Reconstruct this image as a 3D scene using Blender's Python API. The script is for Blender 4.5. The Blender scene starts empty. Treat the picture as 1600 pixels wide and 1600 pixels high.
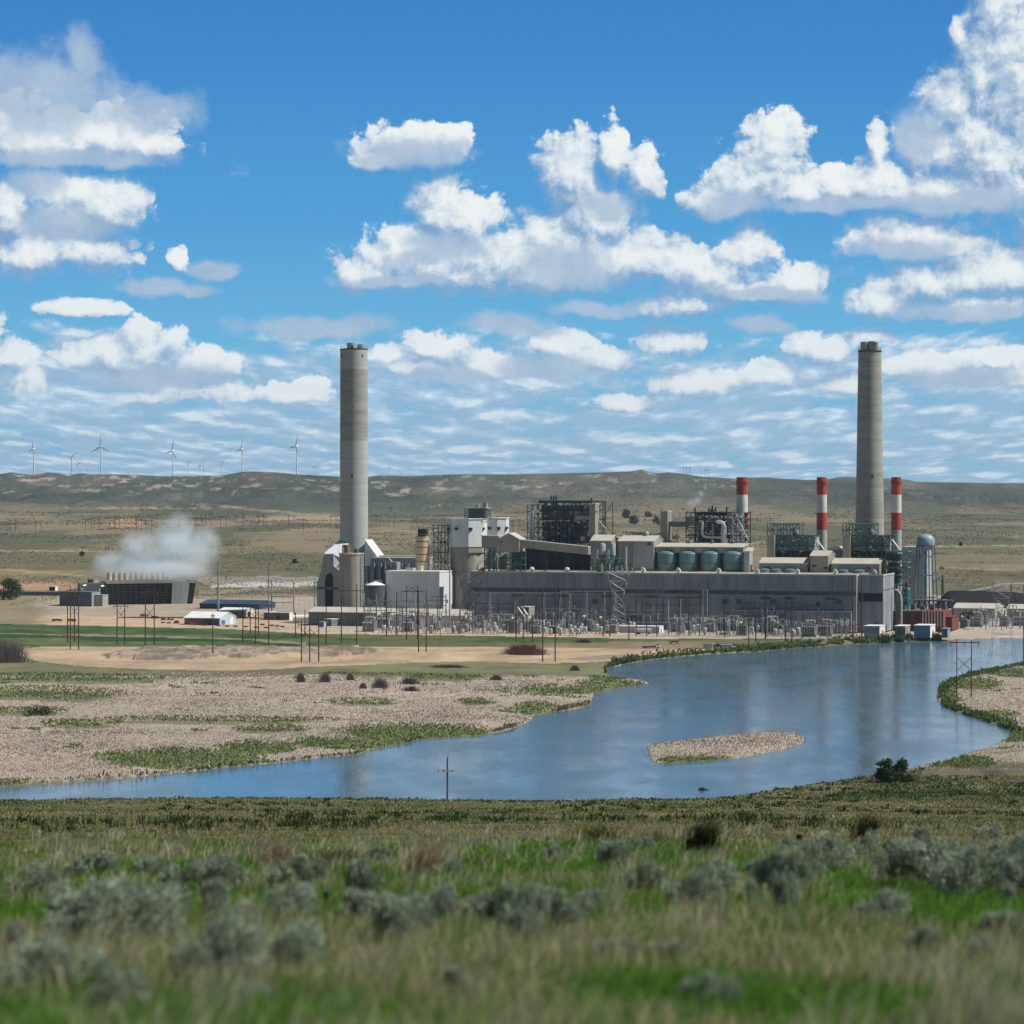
import bpy, math, random
import numpy as np
from mathutils import Vector, Matrix

# ------------------------------------------------------------------ survey
F = 4500.0      # focal length, in pixels of the 1600 px photograph
YH = 762.0      # eye level
H = 76.0        # eye height above the river (m)

# ------------------------------------------------------------------ camera
S = bpy.context.scene
COL = S.collection
cam_d = bpy.data.cameras.new("camera")
cam = bpy.data.objects.new("camera", cam_d)
COL.objects.link(cam)
cam.location = (0, 0, H)
cam.rotation_euler = (math.radians(90), 0, 0)
cam_d.sensor_width = 36.0
cam_d.lens = 36.0 * F / 1600.0
cam_d.shift_y = -(800 - YH) / 1600.0
cam_d.clip_start = 0.5
cam_d.clip_end = 60000
cam_d.dof.use_dof = True
cam_d.dof.focus_distance = 1300
cam_d.dof.aperture_fstop = 1.35
S.camera = cam
S.render.engine = 'CYCLES'
S.cycles.use_denoising = True
S.cycles.max_bounces = 10
S.cycles.transparent_max_bounces = 12
S.cycles.volume_bounces = 8
S.cycles.caustics_reflective = False
S.cycles.caustics_refractive = False
S.view_settings.view_transform = 'Standard'
S.view_settings.look = 'None'
S.view_settings.exposure = 0.12
S.view_settings.gamma = 1.0

# ------------------------------------------------------------------ sun
SUN_EL = math.radians(50)
SUN_DIR = Vector((0.996 * math.cos(SUN_EL), -0.087 * math.cos(SUN_EL), math.sin(SUN_EL)))
sun_d = bpy.data.lights.new("sun", 'SUN')
sun_d.energy = 5.0
sun_d.angle = math.radians(0.5)
sun_d.color = (1.0, 0.95, 0.86)
sun = bpy.data.objects.new("sun", sun_d)
sun.rotation_euler = SUN_DIR.to_track_quat('Z', 'Y').to_euler()
sun.location = (0, 0, 400)
COL.objects.link(sun)

# ------------------------------------------------------------------ sky
SKY_STRENGTH = 0.1
W = bpy.data.worlds.new("World")
S.world = W
W.use_nodes = True
W.cycles.sampling_method = 'MANUAL'
W.cycles.sample_map_resolution = 512
wt = W.node_tree
wt.nodes.clear()


class NB:
    """small node-graph builder"""
    def __init__(s, tree):
        s.t = tree

    def n(s, typ, ins=(), **kw):
        nd = s.t.nodes.new(typ)
        for k, v in kw.items():
            setattr(nd, k, v)
        for k, v in (ins.items() if isinstance(ins, dict) else enumerate(ins)):
            if v is None:
                continue
            if isinstance(v, bpy.types.NodeSocket):
                s.t.links.new(v, nd.inputs[k])
            else:
                nd.inputs[k].default_value = v
        return nd

    def m(s, op, a, b=None, c=None, clamp=False):
        return s.n('ShaderNodeMath', (a, b, c), operation=op, use_clamp=clamp).outputs[0]

    def v(s, op, a, b=None, c=None):
        nd = s.n('ShaderNodeVectorMath', (a, b, c), operation=op)
        return nd.outputs['Value' if op in ('LENGTH', 'DOT_PRODUCT', 'DISTANCE') else 'Vector']

    def ss(s, x, lo, hi, o0=0.0, o1=1.0):
        return s.n('ShaderNodeMapRange', {0: x, 1: lo, 2: hi, 3: o0, 4: o1}, interpolation_type='SMOOTHSTEP').outputs[0]

    def lin(s, x, lo, hi, o0=0.0, o1=1.0):
        return s.n('ShaderNodeMapRange', {0: x, 1: lo, 2: hi, 3: o0, 4: o1}).outputs[0]

    def noise(s, vec, scale, detail=4, rough=0.55, dist=0.0, dim='3D'):
        return s.n('ShaderNodeTexNoise', {'Vector': vec, 'Scale': scale, 'Detail': detail, 'Roughness': rough,
                                          'Distortion': dist}, noise_dimensions=dim)

    def mixc(s, fac, a, b, blend='MIX'):
        nd = s.n('ShaderNodeMix', {0: fac, 6: a, 7: b}, data_type='RGBA', blend_type=blend)
        return nd.outputs[2]


# cumulus heaps of this sky, where they stand in it: (x, y, rx, ry) in photo pixels, turned into azimuth / elevation
BRIGHT = [
    (60, 225, 170, 45), (150, 215, 110, 42), (10, 205, 60, 50), (225, 225, 60, 26),
    (170, 320, 58, 52), (110, 335, 60, 45), (10, 330, 42, 60), (60, 395, 130, 40), (130, 385, 80, 26), (40, 405, 60, 34),
    (650, 228, 80, 32), (590, 250, 50, 22), (705, 212, 32, 20),
    (690, 330, 46, 58), (738, 345, 52, 44), (650, 385, 62, 42), (590, 420, 62, 32), (548, 430, 28, 30), (700, 420, 130, 42),
    (850, 420, 150, 42), (890, 270, 52, 62), (958, 240, 22, 42), (1008, 270, 26, 46), (930, 340, 66, 60), (860, 370, 50, 34),
    (960, 405, 120, 48), (1060, 415, 80, 34), (1110, 430, 110, 40), (1168, 398, 48, 38), (1245, 445, 52, 32), (1160, 455, 125, 26), (1070, 478, 75, 22),
    (1212, 222, 44, 48), (1185, 290, 80, 48), (1110, 312, 48, 26), (1280, 296, 130, 34), (1368, 285, 70, 40), (1370, 240, 16, 40),
    (1300, 275, 22, 26), (1460, 300, 150, 40), (1492, 165, 50, 50), (1478, 235, 72, 60), (1532, 120, 44, 110), (1585, 120, 80, 160),
    (1570, 255, 90, 90), (1496, 45, 16, 26), (1562, 10, 50, 70), (1650, 200, 120, 200),
    (720, 392, 84, 52), (640, 405, 84, 46), (905, 385, 92, 56), (800, 405, 84, 40), (1200, 262, 58, 46), (1520, 215, 80, 80), (1575, 300, 90, 50), (110, 300, 80, 40),
    (1415, 375, 95, 38), (1470, 440, 120, 36), (1565, 430, 110, 40), (1385, 472, 60, 26), (1540, 478, 120, 24), (1490, 385, 60, 20),
    (283, 406, 16, 20), (125, 480, 62, 16), (215, 512, 25, 20),
    (200, 550, 85, 40), (270, 524, 22, 16), (130, 562, 44, 22), (320, 570, 50, 26), (675, 542, 46, 30), (650, 575, 60, 20),
    (880, 540, 52, 26), (930, 560, 60, 22), (770, 575, 44, 22), (605, 555, 30, 16),
    (1210, 588, 62, 22), (1090, 600, 72, 26), (1290, 542, 58, 28), (1045, 535, 62, 30), (1550, 560, 54, 24), (1440, 572, 80, 26),
    (1360, 525, 40, 14), (1580, 590, 60, 20), (40, 602, 44, 22), (310, 612, 95, 18), (460, 612, 54, 20), (20, 560, 40, 26), (980, 630, 50, 18),
    (1330, 600, 60, 22), (-180, 300, 160, 80), (1780, 420, 160, 60), (-120, 520, 120, 40),
]
GREY = [
    (70, 155, 110, 75), (132, 95, 34, 50), (230, 180, 84, 42), (15, 130, 46, 50), (110, 250, 140, 16),
    (95, 352, 74, 30), (60, 290, 50, 26), (700, 382, 58, 22), (655, 400, 40, 14), (950, 318, 44, 28), (890, 418, 80, 36), (620, 436, 90, 12),
    (1150, 318, 70, 24), (1436, 215, 34, 54), (1490, 322, 120, 22), (1310, 322, 100, 14), (1420, 392, 90, 18), (1520, 485, 130, 14),
    (490, 508, 120, 20), (335, 420, 40, 16), (310, 450, 30, 12), (240, 445, 60, 16), (800, 512, 90, 20), (1190, 512, 50, 15), (930, 480, 70, 14),
    (640, 236, 90, 26), (590, 252, 40, 16), (250, 590, 110, 20), (860, 575, 90, 22), (700, 590, 80, 16), (1500, 590, 90, 18), (1190, 460, 90, 14),
]


def sky_uv(px, py):
    x, z = (px - 800) / F, (YH - py) / F
    az = math.atan2(x, 1.0)
    el = math.asin(z / math.sqrt(1 + x * x + z * z))
    return az * 45.0, el * 45.0


def blob_group(name, blobs, kbot, smooth, grow=1.0):
    g = bpy.data.node_groups.new(name, 'ShaderNodeTree')
    g.interface.new_socket('P', in_out='INPUT', socket_type='NodeSocketVector')
    g.interface.new_socket('Field', in_out='OUTPUT', socket_type='NodeSocketFloat')
    b = NB(g)
    gi = g.nodes.new('NodeGroupInput')
    go = g.nodes.new('NodeGroupOutput')
    cur = None
    for (cx, cy, rx, ry) in blobs:
        u, v = sky_uv(cx, cy)
        ix, iy = 100.0 / (rx * grow), 100.0 / (ry * grow)
        q = b.v('MULTIPLY_ADD', gi.outputs[0], (ix, iy, 0), (-u * ix, -v * iy, 0))
        q2 = b.v('MAXIMUM', q, b.v('MULTIPLY', q, (-1, -kbot, 0)))
        ln = b.v('LENGTH', q2)
        # small heaps fade out of the field sooner, so that all have edges alike
        cur = ln if cur is None else b.m('SMOOTH_MIN', cur, ln, smooth)
    f = b.m('SUBTRACT', 1.0, cur)
    g.links.new(f, go.inputs[0])
    return g


def build_sky():
    b = NB(wt)
    out = wt.nodes.new('ShaderNodeOutputWorld')
    tc = wt.nodes.new('ShaderNodeTexCoord')
    d = tc.outputs['Generated']
    sx = b.n('ShaderNodeSeparateXYZ', (d,))
    X, Y, Z = sx.outputs
    sky = wt.nodes.new('ShaderNodeTexSky')
    sky.sky_type = 'NISHITA'
    sky.sun_disc = False
    sky.sun_elevation = SUN_EL
    sky.sun_rotation = math.atan2(SUN_DIR.x, SUN_DIR.y)
    sky.altitude = 1500
    sky.air_density = 1.0
    sky.dust_density = 0.3
    sky.ozone_density = 3.0
    el = b.m('ARCSINE', b.m('MINIMUM', b.m('MAXIMUM', Z, -1.0), 1.0))
    az = b.m('ARCTAN2', X, Y)
    V = b.m('MULTIPLY', el, 45.0)
    U = b.m('MULTIPLY', az, 45.0)
    # the clear blue of this sky: deeper overhead, lighter towards the ground
    K = 1.0 / SKY_STRENGTH
    grn = b.n('ShaderNodeValToRGB', (b.lin(V, 0.0, 9.0),))
    gr = grn.color_ramp
    gr.elements[0].color = (0.17, 0.44, 0.64, 1)
    gr.elements[1].color = (0.022, 0.165, 0.48, 1)
    for pos, c in ((0.22, (0.115, 0.42, 0.68)), (0.45, (0.058, 0.315, 0.64)), (0.75, (0.030, 0.215, 0.55))):
        gr.elements.new(pos).color = c + (1,)
    clear = b.mixc(1.0, grn.outputs[0], (K, K, K, 1), 'MULTIPLY')
    blue = b.mixc(0.94, sky.outputs[0], clear)
    P = b.n('ShaderNodeCombineXYZ', (U, V, 0.0)).outputs[0]

    # --- simple cloud cover for the rest of the sky (lights the land, reflects in water)
    nz = b.n('ShaderNodeCombineXYZ', (b.m('DIVIDE', X, b.m('MAXIMUM', Z, 0.08)), b.m('DIVIDE', Y, b.m('MAXIMUM', Z, 0.08)), 0.0)).outputs[0]
    rest_n = b.noise(nz, 0.55, 3, 0.55).outputs[0]
    rest_a = b.ss(rest_n, 0.56, 0.72, 0.0, 0.5)
    rest = b.mixc(rest_a, sky.outputs[0], (0.62 * K, 0.68 * K, 0.74 * K, 1))
    bg_rest = b.n('ShaderNodeBackground', {0: rest, 1: 0.05})

    # --- the heaps in view
    gB = blob_group('cumulus heaps', BRIGHT, 1.15, 0.35, 1.2)
    gG = blob_group('shaded heaps', GREY, 1.2, 0.3, 1.15)
    n1 = b.noise(P, 0.9, 5, 0.55)
    n2 = b.noise(P, 3.0, 6, 0.65)
    w1 = b.v('SUBTRACT', n1.outputs['Color'], (0.5, 0.5, 0.5))
    w2 = b.v('SUBTRACT', n2.outputs['Color'], (0.5, 0.5, 0.5))
    # towards the ground the heaps are farther: finer and flatter grain
    Pw = b.v('MULTIPLY_ADD', w1, (0.46, 0.38, 0), P)
    Pw = b.v('MULTIPLY_ADD', w2, (0.13, 0.12, 0), Pw)

    def grain(p):
        vo = b.n('ShaderNodeTexVoronoi', {'Vector': p, 'Scale': 2.6, 'Detail': 3.0, 'Roughness': 0.6}, feature='F1', voronoi_dimensions='2D')
        puff = b.m('SUBTRACT', 0.5, vo.outputs['Distance'])
        fb = b.m('SUBTRACT', b.noise(p, 1.7, 7, 0.62, dim='2D').outputs[0], 0.5)
        return b.m('MULTIPLY_ADD', fb, 0.95, b.m('MULTIPLY', puff, 0.42))

    def heaps(p):
        nd = wt.nodes.new('ShaderNodeGroup')
        nd.node_tree = gB
        wt.links.new(p, nd.inputs[0])
        return nd.outputs[0]

    low = b.ss(V, 1.0, 4.0)                       # 0 near the ground
    g0 = grain(Pw)
    g1 = grain(b.v('ADD', Pw, (0.07, 0.13, 0)))
    h0 = heaps(Pw)
    h1 = heaps(b.v('ADD', P, (0.12, 0.34, 0)))
    f0 = b.m('ADD', b.m('ADD', g0, h0), 0.22)
    coarse = b.m('SUBTRACT', h0, h1)
    # crisp heaped tops, bases thinning out
    soft = b.ss(b.m('MULTIPLY_ADD', n1.outputs[0], -1.1, b.m('ADD', coarse, 0.55)), -0.20, 0.34, 0.80, 0.20)
    aB = b.m('MULTIPLY', b.ss(f0, -0.04, soft), b.lin(low, 0, 1, 0.82, 1.0))
    fine = b.m('SUBTRACT', g0, g1)
    lit = b.m('ADD', b.m('MULTIPLY_ADD', fine, 1.0, 0.25), b.m('MULTIPLY', coarse, 0.95))
    lit = b.m('MULTIPLY_ADD', b.m('SUBTRACT', n1.outputs[0], 0.5), 0.4, lit)
    lit = b.m('ADD', lit, b.ss(h0, 0.15, 0.75, 0.0, 0.17))
    lit = b.m('MINIMUM', b.m('MAXIMUM', lit, 0.0), 1.0)
    ramp = b.n('ShaderNodeValToRGB', (lit,))
    cr = ramp.color_ramp
    cr.elements[0].position = 0.0
    cr.elements[0].color = (0.24, 0.36, 0.54, 1)
    cr.elements[1].position = 1.0
    cr.elements[1].color = (0.80, 0.835, 0.84, 1)
    e = cr.elements.new(0.35)
    e.color = (0.40, 0.52, 0.66, 1)
    e = cr.elements.new(0.68)
    e.color = (0.66, 0.73, 0.78, 1)
    cB = b.mixc(1.0, ramp.outputs[0], (K, K, K, 1), 'MULTIPLY')
    # shaded heaps in front of bright ones
    gn = wt.nodes.new('ShaderNodeGroup')
    gn.node_tree = gG
    wt.links.new(b.v('MULTIPLY_ADD', w1, (0.2, 0.2, 0), Pw), gn.inputs[0])
    fG = b.m('MULTIPLY_ADD', b.m('SUBTRACT', b.noise(P, 1.9, 6, 0.6).outputs[0], 0.5), 1.1, gn.outputs[0])
    aG = b.ss(fG, -0.15, 0.55, 0.0, 0.88)
    cG = b.mixc(b.noise(Pw, 1.6, 5, 0.6).outputs[0], (0.25 * K, 0.38 * K, 0.55 * K, 1), (0.50 * K, 0.60 * K, 0.72 * K, 1))
    # --- the far deck: rows of small clouds piling up towards the horizon
    vd = b.m('ADD', b.m('MAXIMUM', V, 0.0), 0.55)
    Q = b.n('ShaderNodeCombineXYZ', (b.m('DIVIDE', U, b.m('POWER', vd, 0.42)), b.m('MULTIPLY', b.m('LOGARITHM', vd, 2.718), 4.6), 0.0)).outputs[0]
    big = b.noise(b.v('MULTIPLY', Q, (0.30, 0.42, 1)), 1.0, 3, 0.5, dim='2D').outputs[0]

    def deck(q):
        a_ = b.noise(q, 1.25, 7, 0.62, dim='2D').outputs[0]
        vo = b.n('ShaderNodeTexVoronoi', {'Vector': b.v('MULTIPLY_ADD', w1, (1.1, 1.0, 0), q), 'Scale': 1.1, 'Detail': 2.0, 'Roughness': 0.5}, feature='F1', voronoi_dimensions='2D')
        a_ = b.m('MULTIPLY_ADD', b.m('SUBTRACT', 0.42, vo.outputs['Distance']), 0.42, a_)
        return b.m('MULTIPLY_ADD', b.m('SUBTRACT', big, 0.5), 0.55, a_)
    d0 = deck(Q)
    d1 = deck(b.v('ADD', Q, (0.10, 0.30, 0)))
    cov = b.ss(V, 1.7, 3.2, 0.0, 0.85)
    aD = b.ss(b.m('SUBTRACT', d0, cov), -0.04, 0.36, 0.0, 0.95)
    dl = b.m('MULTIPLY_ADD', b.m('SUBTRACT', d0, d1), 2.2, 0.34)
    dl = b.m('MULTIPLY_ADD', b.m('SUBTRACT', d0, 0.5), 1.1, dl)
    dl = b.m('MINIMUM', b.m('MAXIMUM', dl, 0.0), 1.0)
    r2 = b.n('ShaderNodeValToRGB', (dl,))
    r2.color_ramp.elements[0].color = (0.29, 0.46, 0.64, 1)
    r2.color_ramp.elements[1].color = (0.66, 0.76, 0.83, 1)
    e = r2.color_ramp.elements.new(0.5)
    e.color = (0.40, 0.57, 0.74, 1)
    cD = b.mixc(1.0, r2.outputs[0], (K, K, K, 1), 'MULTIPLY')

    c = b.mixc(aD, blue, cD)
    c = b.mixc(aB, c, cB)
    c = b.mixc(aG, c, cG)
    bg_view = b.n('ShaderNodeBackground', {0: c, 1: SKY_STRENGTH})
    win = b.m('MULTIPLY', b.ss(b.m('ABSOLUTE', U), 11.0, 15.0, 1.0, 0.0), b.ss(V, 9.5, 13.0, 1.0, 0.0))
    win = b.m('MULTIPLY', win, b.ss(V, -3.0, -2.0))
    mx = b.n('ShaderNodeMixShader', (win, bg_rest.outputs[0], bg_view.outputs[0]))
    wt.links.new(mx.outputs[0], out.inputs[0])


build_sky()

# ------------------------------------------------------------------ helpers
rnd = random.Random(7)
rng = np.random.default_rng(7)


def gd(py, z=0.0):
    """distance at which height z is seen at photo row py"""
    return (H - z) * F / (py - YH)


def at(px, py, d):
    return Vector(((px - 800) * d / F, d, H - (py - YH) * d / F))


def hash2(ix, iy, seed):
    h = (ix.astype(np.int64) * 374761393 + iy.astype(np.int64) * 668265263 + seed * 974711) & 0x7fffffff
    h = ((h ^ (h >> 13)) * 1274126177) & 0x7fffffff
    h = h ^ (h >> 16)
    return (h & 0xffff) / 65535.0


def vnoise(x, y, seed=0):
    ix, iy = np.floor(x), np.floor(y)
    fx, fy = x - ix, y - iy
    ux, uy = fx * fx * fx * (fx * (fx * 6 - 15) + 10), fy * fy * fy * (fy * (fy * 6 - 15) + 10)
    a, b = hash2(ix, iy, seed), hash2(ix + 1, iy, seed)
    c, d = hash2(ix, iy + 1, seed), hash2(ix + 1, iy + 1, seed)
    return (a + (b - a) * ux) * (1 - uy) + (c + (d - c) * ux) * uy


def fbm(x, y, seed=0, octv=4, rough=0.5):
    t, amp, s = 0.0, 1.0, 0.0
    for o in range(octv):
        t = t + amp * vnoise(x * 2 ** o + 17.3 * o, y * 2 ** o - 9.1 * o, seed + o)
        s += amp
        amp *= rough
    return t / s - 0.5


def sstep(x, a, b):
    t = np.clip((x - a) / (b - a), 0, 1)
    return t * t * (3 - 2 * t)


def inpoly(x, y, poly):
    r = np.zeros(x.shape, bool)
    n = len(poly)
    for i in range(n):
        x0, y0 = poly[i]
        x1, y1 = poly[(i + 1) % n]
        if y0 == y1:
            continue
        c = ((y0 > y) != (y1 > y)) & (x < (x1 - x0) * (y - y0) / (y1 - y0) + x0)
        r ^= c
    return r


def polydist(x, y, poly):
    d2 = np.full(x.shape, 1e18)
    n = len(poly)
    for i in range(n):
        x0, y0 = poly[i]
        x1, y1 = poly[(i + 1) % n]
        dx, dy = x1 - x0, y1 - y0
        L = dx * dx + dy * dy + 1e-9
        t = np.clip(((x - x0) * dx + (y - y0) * dy) / L, 0, 1)
        d2 = np.minimum(d2, (x - x0 - t * dx) ** 2 + (y - y0 - t * dy) ** 2)
    return np.sqrt(d2)


MATS = {}


def mat(name, col, rough=0.7, metal=0.0, var=0.18, scale=0.15, streak=1.0, col2=None, spec=0.3, bump=0.0, fine=None):
    """procedural paint / metal / masonry: colour broken by weathering noise laid out in the world, optionally drawn out vertically"""
    if name in MATS:
        return MATS[name]
    m = bpy.data.materials.new(name)
    m.use_nodes = True
    t = m.node_tree
    t.nodes.clear()
    b = NB(t)
    geo = t.nodes.new('ShaderNodeNewGeometry')
    p = b.v('MULTIPLY', geo.outputs['Position'], (1, 1, streak))
    n1 = b.noise(p, scale, 5, 0.6).outputs[0]
    n2 = b.noise(p, scale * 7, 3, 0.6).outputs[0]
    n = b.m('MULTIPLY_ADD', n2, 0.4, b.m('MULTIPLY', n1, 0.6))
    c2 = col2 or tuple(c * (1 - 2.2 * var) for c in col)
    fac = b.ss(n, 0.36, 0.68)
    c = b.mixc(fac, tuple(min(1, x * (1 + var * 0.4)) for x in col) + (1,), tuple(c2) + (1,))
    pr = b.n('ShaderNodeBsdfPrincipled', {'Base Color': c, 'Roughness': rough, 'Metallic': metal, 'Specular IOR Level': spec})
    if bump:
        bm_ = b.n('ShaderNodeBump', {'Height': n2, 'Strength': bump, 'Distance': 0.3})
        t.links.new(bm_.outputs[0], pr.inputs['Normal'])
    o = t.nodes.new('ShaderNodeOutputMaterial')
    t.links.new(pr.outputs[0], o.inputs[0])
    MATS[name] = m
    return m


class MB:
    """gathers simple solids into ONE mesh"""
    def __init__(s):
        s.v, s.f = [], []

    def add(s, vs, fs):
        o = len(s.v)
        s.v += [tuple(v) for v in vs]
        s.f += [tuple(i + o for i in f) for f in fs]
        return s

    def box(s, x0, x1, y0, y1, z0, z1):
        return s.add([(x0, y0, z0), (x1, y0, z0), (x1, y1, z0), (x0, y1, z0), (x0, y0, z1), (x1, y0, z1), (x1, y1, z1), (x0, y1, z1)],
                     [(0, 3, 2, 1), (4, 5, 6, 7), (0, 1, 5, 4), (1, 2, 6, 5), (2, 3, 7, 6), (3, 0, 4, 7)])

    def hexa(s, pts):
        """eight corners: bottom ring, then top ring"""
        return s.add(pts, [(0, 3, 2, 1), (4, 5, 6, 7), (0, 1, 5, 4), (1, 2, 6, 5), (2, 3, 7, 6), (3, 0, 4, 7)])

    def prism(s, prof, y0, y1):
        """profile of (x, z) points pushed along y"""
        n = len(prof)
        vs = [(x, y0, z) for x, z in prof] + [(x, y1, z) for x, z in prof]
        fs = [tuple(range(n)), tuple(range(2 * n - 1, n - 1, -1))] + [(i, i + n, (i + 1) % n + n, (i + 1) % n) for i in range(n)]
        return s.add(vs, fs)

    def prismx(s, prof, x0, x1):
        n = len(prof)
        vs = [(x0, y, z) for y, z in prof] + [(x1, y, z) for y, z in prof]
        fs = [tuple(range(n)), tuple(range(2 * n - 1, n - 1, -1))] + [(i, i + n, (i + 1) % n + n, (i + 1) % n) for i in range(n)]
        return s.add(vs, fs)

    def lathe(s, cx, cy, prof, n=24, cap0=True, cap1=True, a0=0.0, sx=1.0, sy=1.0):
        vs, fs = [], []
        for r, z in prof:
            for i in range(n):
                a = a0 + 2 * math.pi * i / n
                vs.append((cx + r * sx * math.cos(a), cy + r * sy * math.sin(a), z))
        for k in range(len(prof) - 1):
            for i in range(n):
                j = (i + 1) % n
                fs.append((k * n + i, k * n + j, (k + 1) * n + j, (k + 1) * n + i))
        if cap0:
            fs.append(tuple(range(n - 1, -1, -1)))
        if cap1:
            k = len(prof) - 1
            fs.append(tuple(k * n + i for i in range(n)))
        return s.add(vs, fs)

    def tube(s, pts, r, n=6, r1=None):
        """round bar along a polyline"""
        pts = [Vector(p) for p in pts]
        rings = []
        for i, p in enumerate(pts):
            d = (pts[min(i + 1, len(pts) - 1)] - pts[max(i - 1, 0)]).normalized()
            up = Vector((0, 0, 1)) if abs(d.z) < 0.95 else Vector((1, 0, 0))
            u = d.cross(up).normalized()
            w = u.cross(d)
            rr = r if r1 is None else r + (r1 - r) * i / (len(pts) - 1)
            rings.append([p + (u * math.cos(2 * math.pi * k / n) + w * math.sin(2 * math.pi * k / n)) * rr for k in range(n)])
        vs = [v for ring in rings for v in ring]
        fs = []
        for i in range(len(pts) - 1):
            for k in range(n):
                j = (k + 1) % n
                fs.append((i * n + k, (i + 1) * n + k, (i + 1) * n + j, i * n + j))
        fs.append(tuple(range(n)))
        fs.append(tuple((len(pts) - 1) * n + k for k in range(n - 1, -1, -1)))
        return s.add(vs, fs)

    def bar(s, p, q, r):
        return s.tube([p, q], r, 4)


class Frame:
    """a place with its own axes: along (a), back (b), up (z)"""
    def __init__(s, ox, oy, ang=0.0):
        s.ox, s.oy, s.ang = ox, oy, ang
        s.c, s.s = math.cos(ang), math.sin(ang)

    def world(s, a, b, z):
        return Vector((s.ox + a * s.c - b * s.s, s.oy + a * s.s + b * s.c, z))

    def depth(s, a, b):
        return s.oy + a * s.s + b * s.c

    def A(s, px, b):
        t = (px - 800) / F
        return (t * (s.oy + b * s.c) - s.ox + b * s.s) / (s.c - t * s.s)

    def Z(s, py, a, b):
        return H - (py - YH) * s.depth(a, b) / F

    def pz(s, px, py, b):
        a = s.A(px, b)
        return a, s.Z(py, a, b)


WORLD = Frame(0, 0, 0)


def tag(o, label=None, cat=None, group=None, kind=None):
    if label:
        o['label'] = label
    if cat:
        o['category'] = cat
    if group:
        o['group'] = group
    if kind:
        o['kind'] = kind
    return o


def to_mesh(name, mb, material, off=(0, 0, 0), smooth=False):
    me = bpy.data.meshes.new(name)
    ox, oy, oz = off
    me.from_pydata([(x - ox, y - oy, z - oz) for x, y, z in mb.v], [], mb.f)
    if isinstance(material, (list, tuple)):
        for m_ in material:
            me.materials.append(m_)
    else:
        me.materials.append(material)
    if smooth:
        me.shade_smooth()
        try:
            me.set_sharp_from_angle(angle=math.radians(40))
        except Exception:
            pass
    me.update()
    return me


class Thing:
    """an Empty at the base of a thing; parts are its children, coordinates given in the frame"""
    def __init__(s, name, label, cat, base, frame=WORLD, group=None, kind=None):
        s.base, s.frame = base, frame
        s.o = bpy.data.objects.new(name, None)
        s.o.empty_display_size = 1.0
        COL.objects.link(s.o)
        s.o.location = frame.world(*base)
        s.o.rotation_euler = (0, 0, frame.ang)
        tag(s.o, label, cat, group, kind)

    def part(s, name, mb, material, parent=None, smooth=False, label=None):
        if not mb.v:
            return None
        o = bpy.data.objects.new(name, to_mesh(name, mb, material, s.base, smooth))
        COL.objects.link(o)
        o.parent = parent if parent is not None else s.o
        if label:
            o['label'] = label
        return o


def solo(name, label, cat, mb, material, base, frame=WORLD, group=None, smooth=False, kind=None):
    """a thing that is one mesh"""
    o = bpy.data.objects.new(name, to_mesh(name, mb, material, base, smooth))
    COL.objects.link(o)
    o.location = frame.world(*base)
    o.rotation_euler = (0, 0, frame.ang)
    return tag(o, label, cat, group, kind)


def kids(o):
    return [c for c in COL.objects if c.parent == o]


def dup(root, loc, rotz=None, label=None, group=None, scale=None, children=None):
    r = root.copy()
    COL.objects.link(r)
    r.location = loc
    if rotz is not None:
        r.rotation_euler = (0, 0, rotz)
    if scale is not None:
        r.scale = (scale,) * 3 if isinstance(scale, (int, float)) else scale
    if label:
        r['label'] = label
    if group:
        r['group'] = group
    for ch in (children if children is not None else list(root.children)):
        c = ch.copy()
        COL.objects.link(c)
        c.parent = r
        for g in ch.children:
            e = g.copy()
            COL.objects.link(e)
            e.parent = c
    return r


def np_mesh(name, verts, tris, col=None, material=None, quads=False, smooth=False):
    """big mesh straight from arrays"""
    me = bpy.data.meshes.new(name)
    k = 4 if quads else 3
    nf = len(tris)
    me.vertices.add(len(verts))
    me.vertices.foreach_set('co', np.ascontiguousarray(verts, np.float32).ravel())
    me.loops.add(nf * k)
    me.loops.foreach_set('vertex_index', np.ascontiguousarray(tris, np.int32).ravel())
    me.polygons.add(nf)
    me.polygons.foreach_set('loop_start', np.arange(0, nf * k, k, dtype=np.int32))
    if smooth:
        me.polygons.foreach_set('use_smooth', np.ones(nf, bool))
    if col is not None:
        at_ = me.attributes.new('tone', 'FLOAT_COLOR', 'POINT')
        c4 = np.ones((len(verts), 4), np.float32)
        c4[:, :3] = col
        at_.data.foreach_set('color', c4.ravel())
    me.update(calc_edges=True)
    if material:
        me.materials.append(material)
    return me


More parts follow.
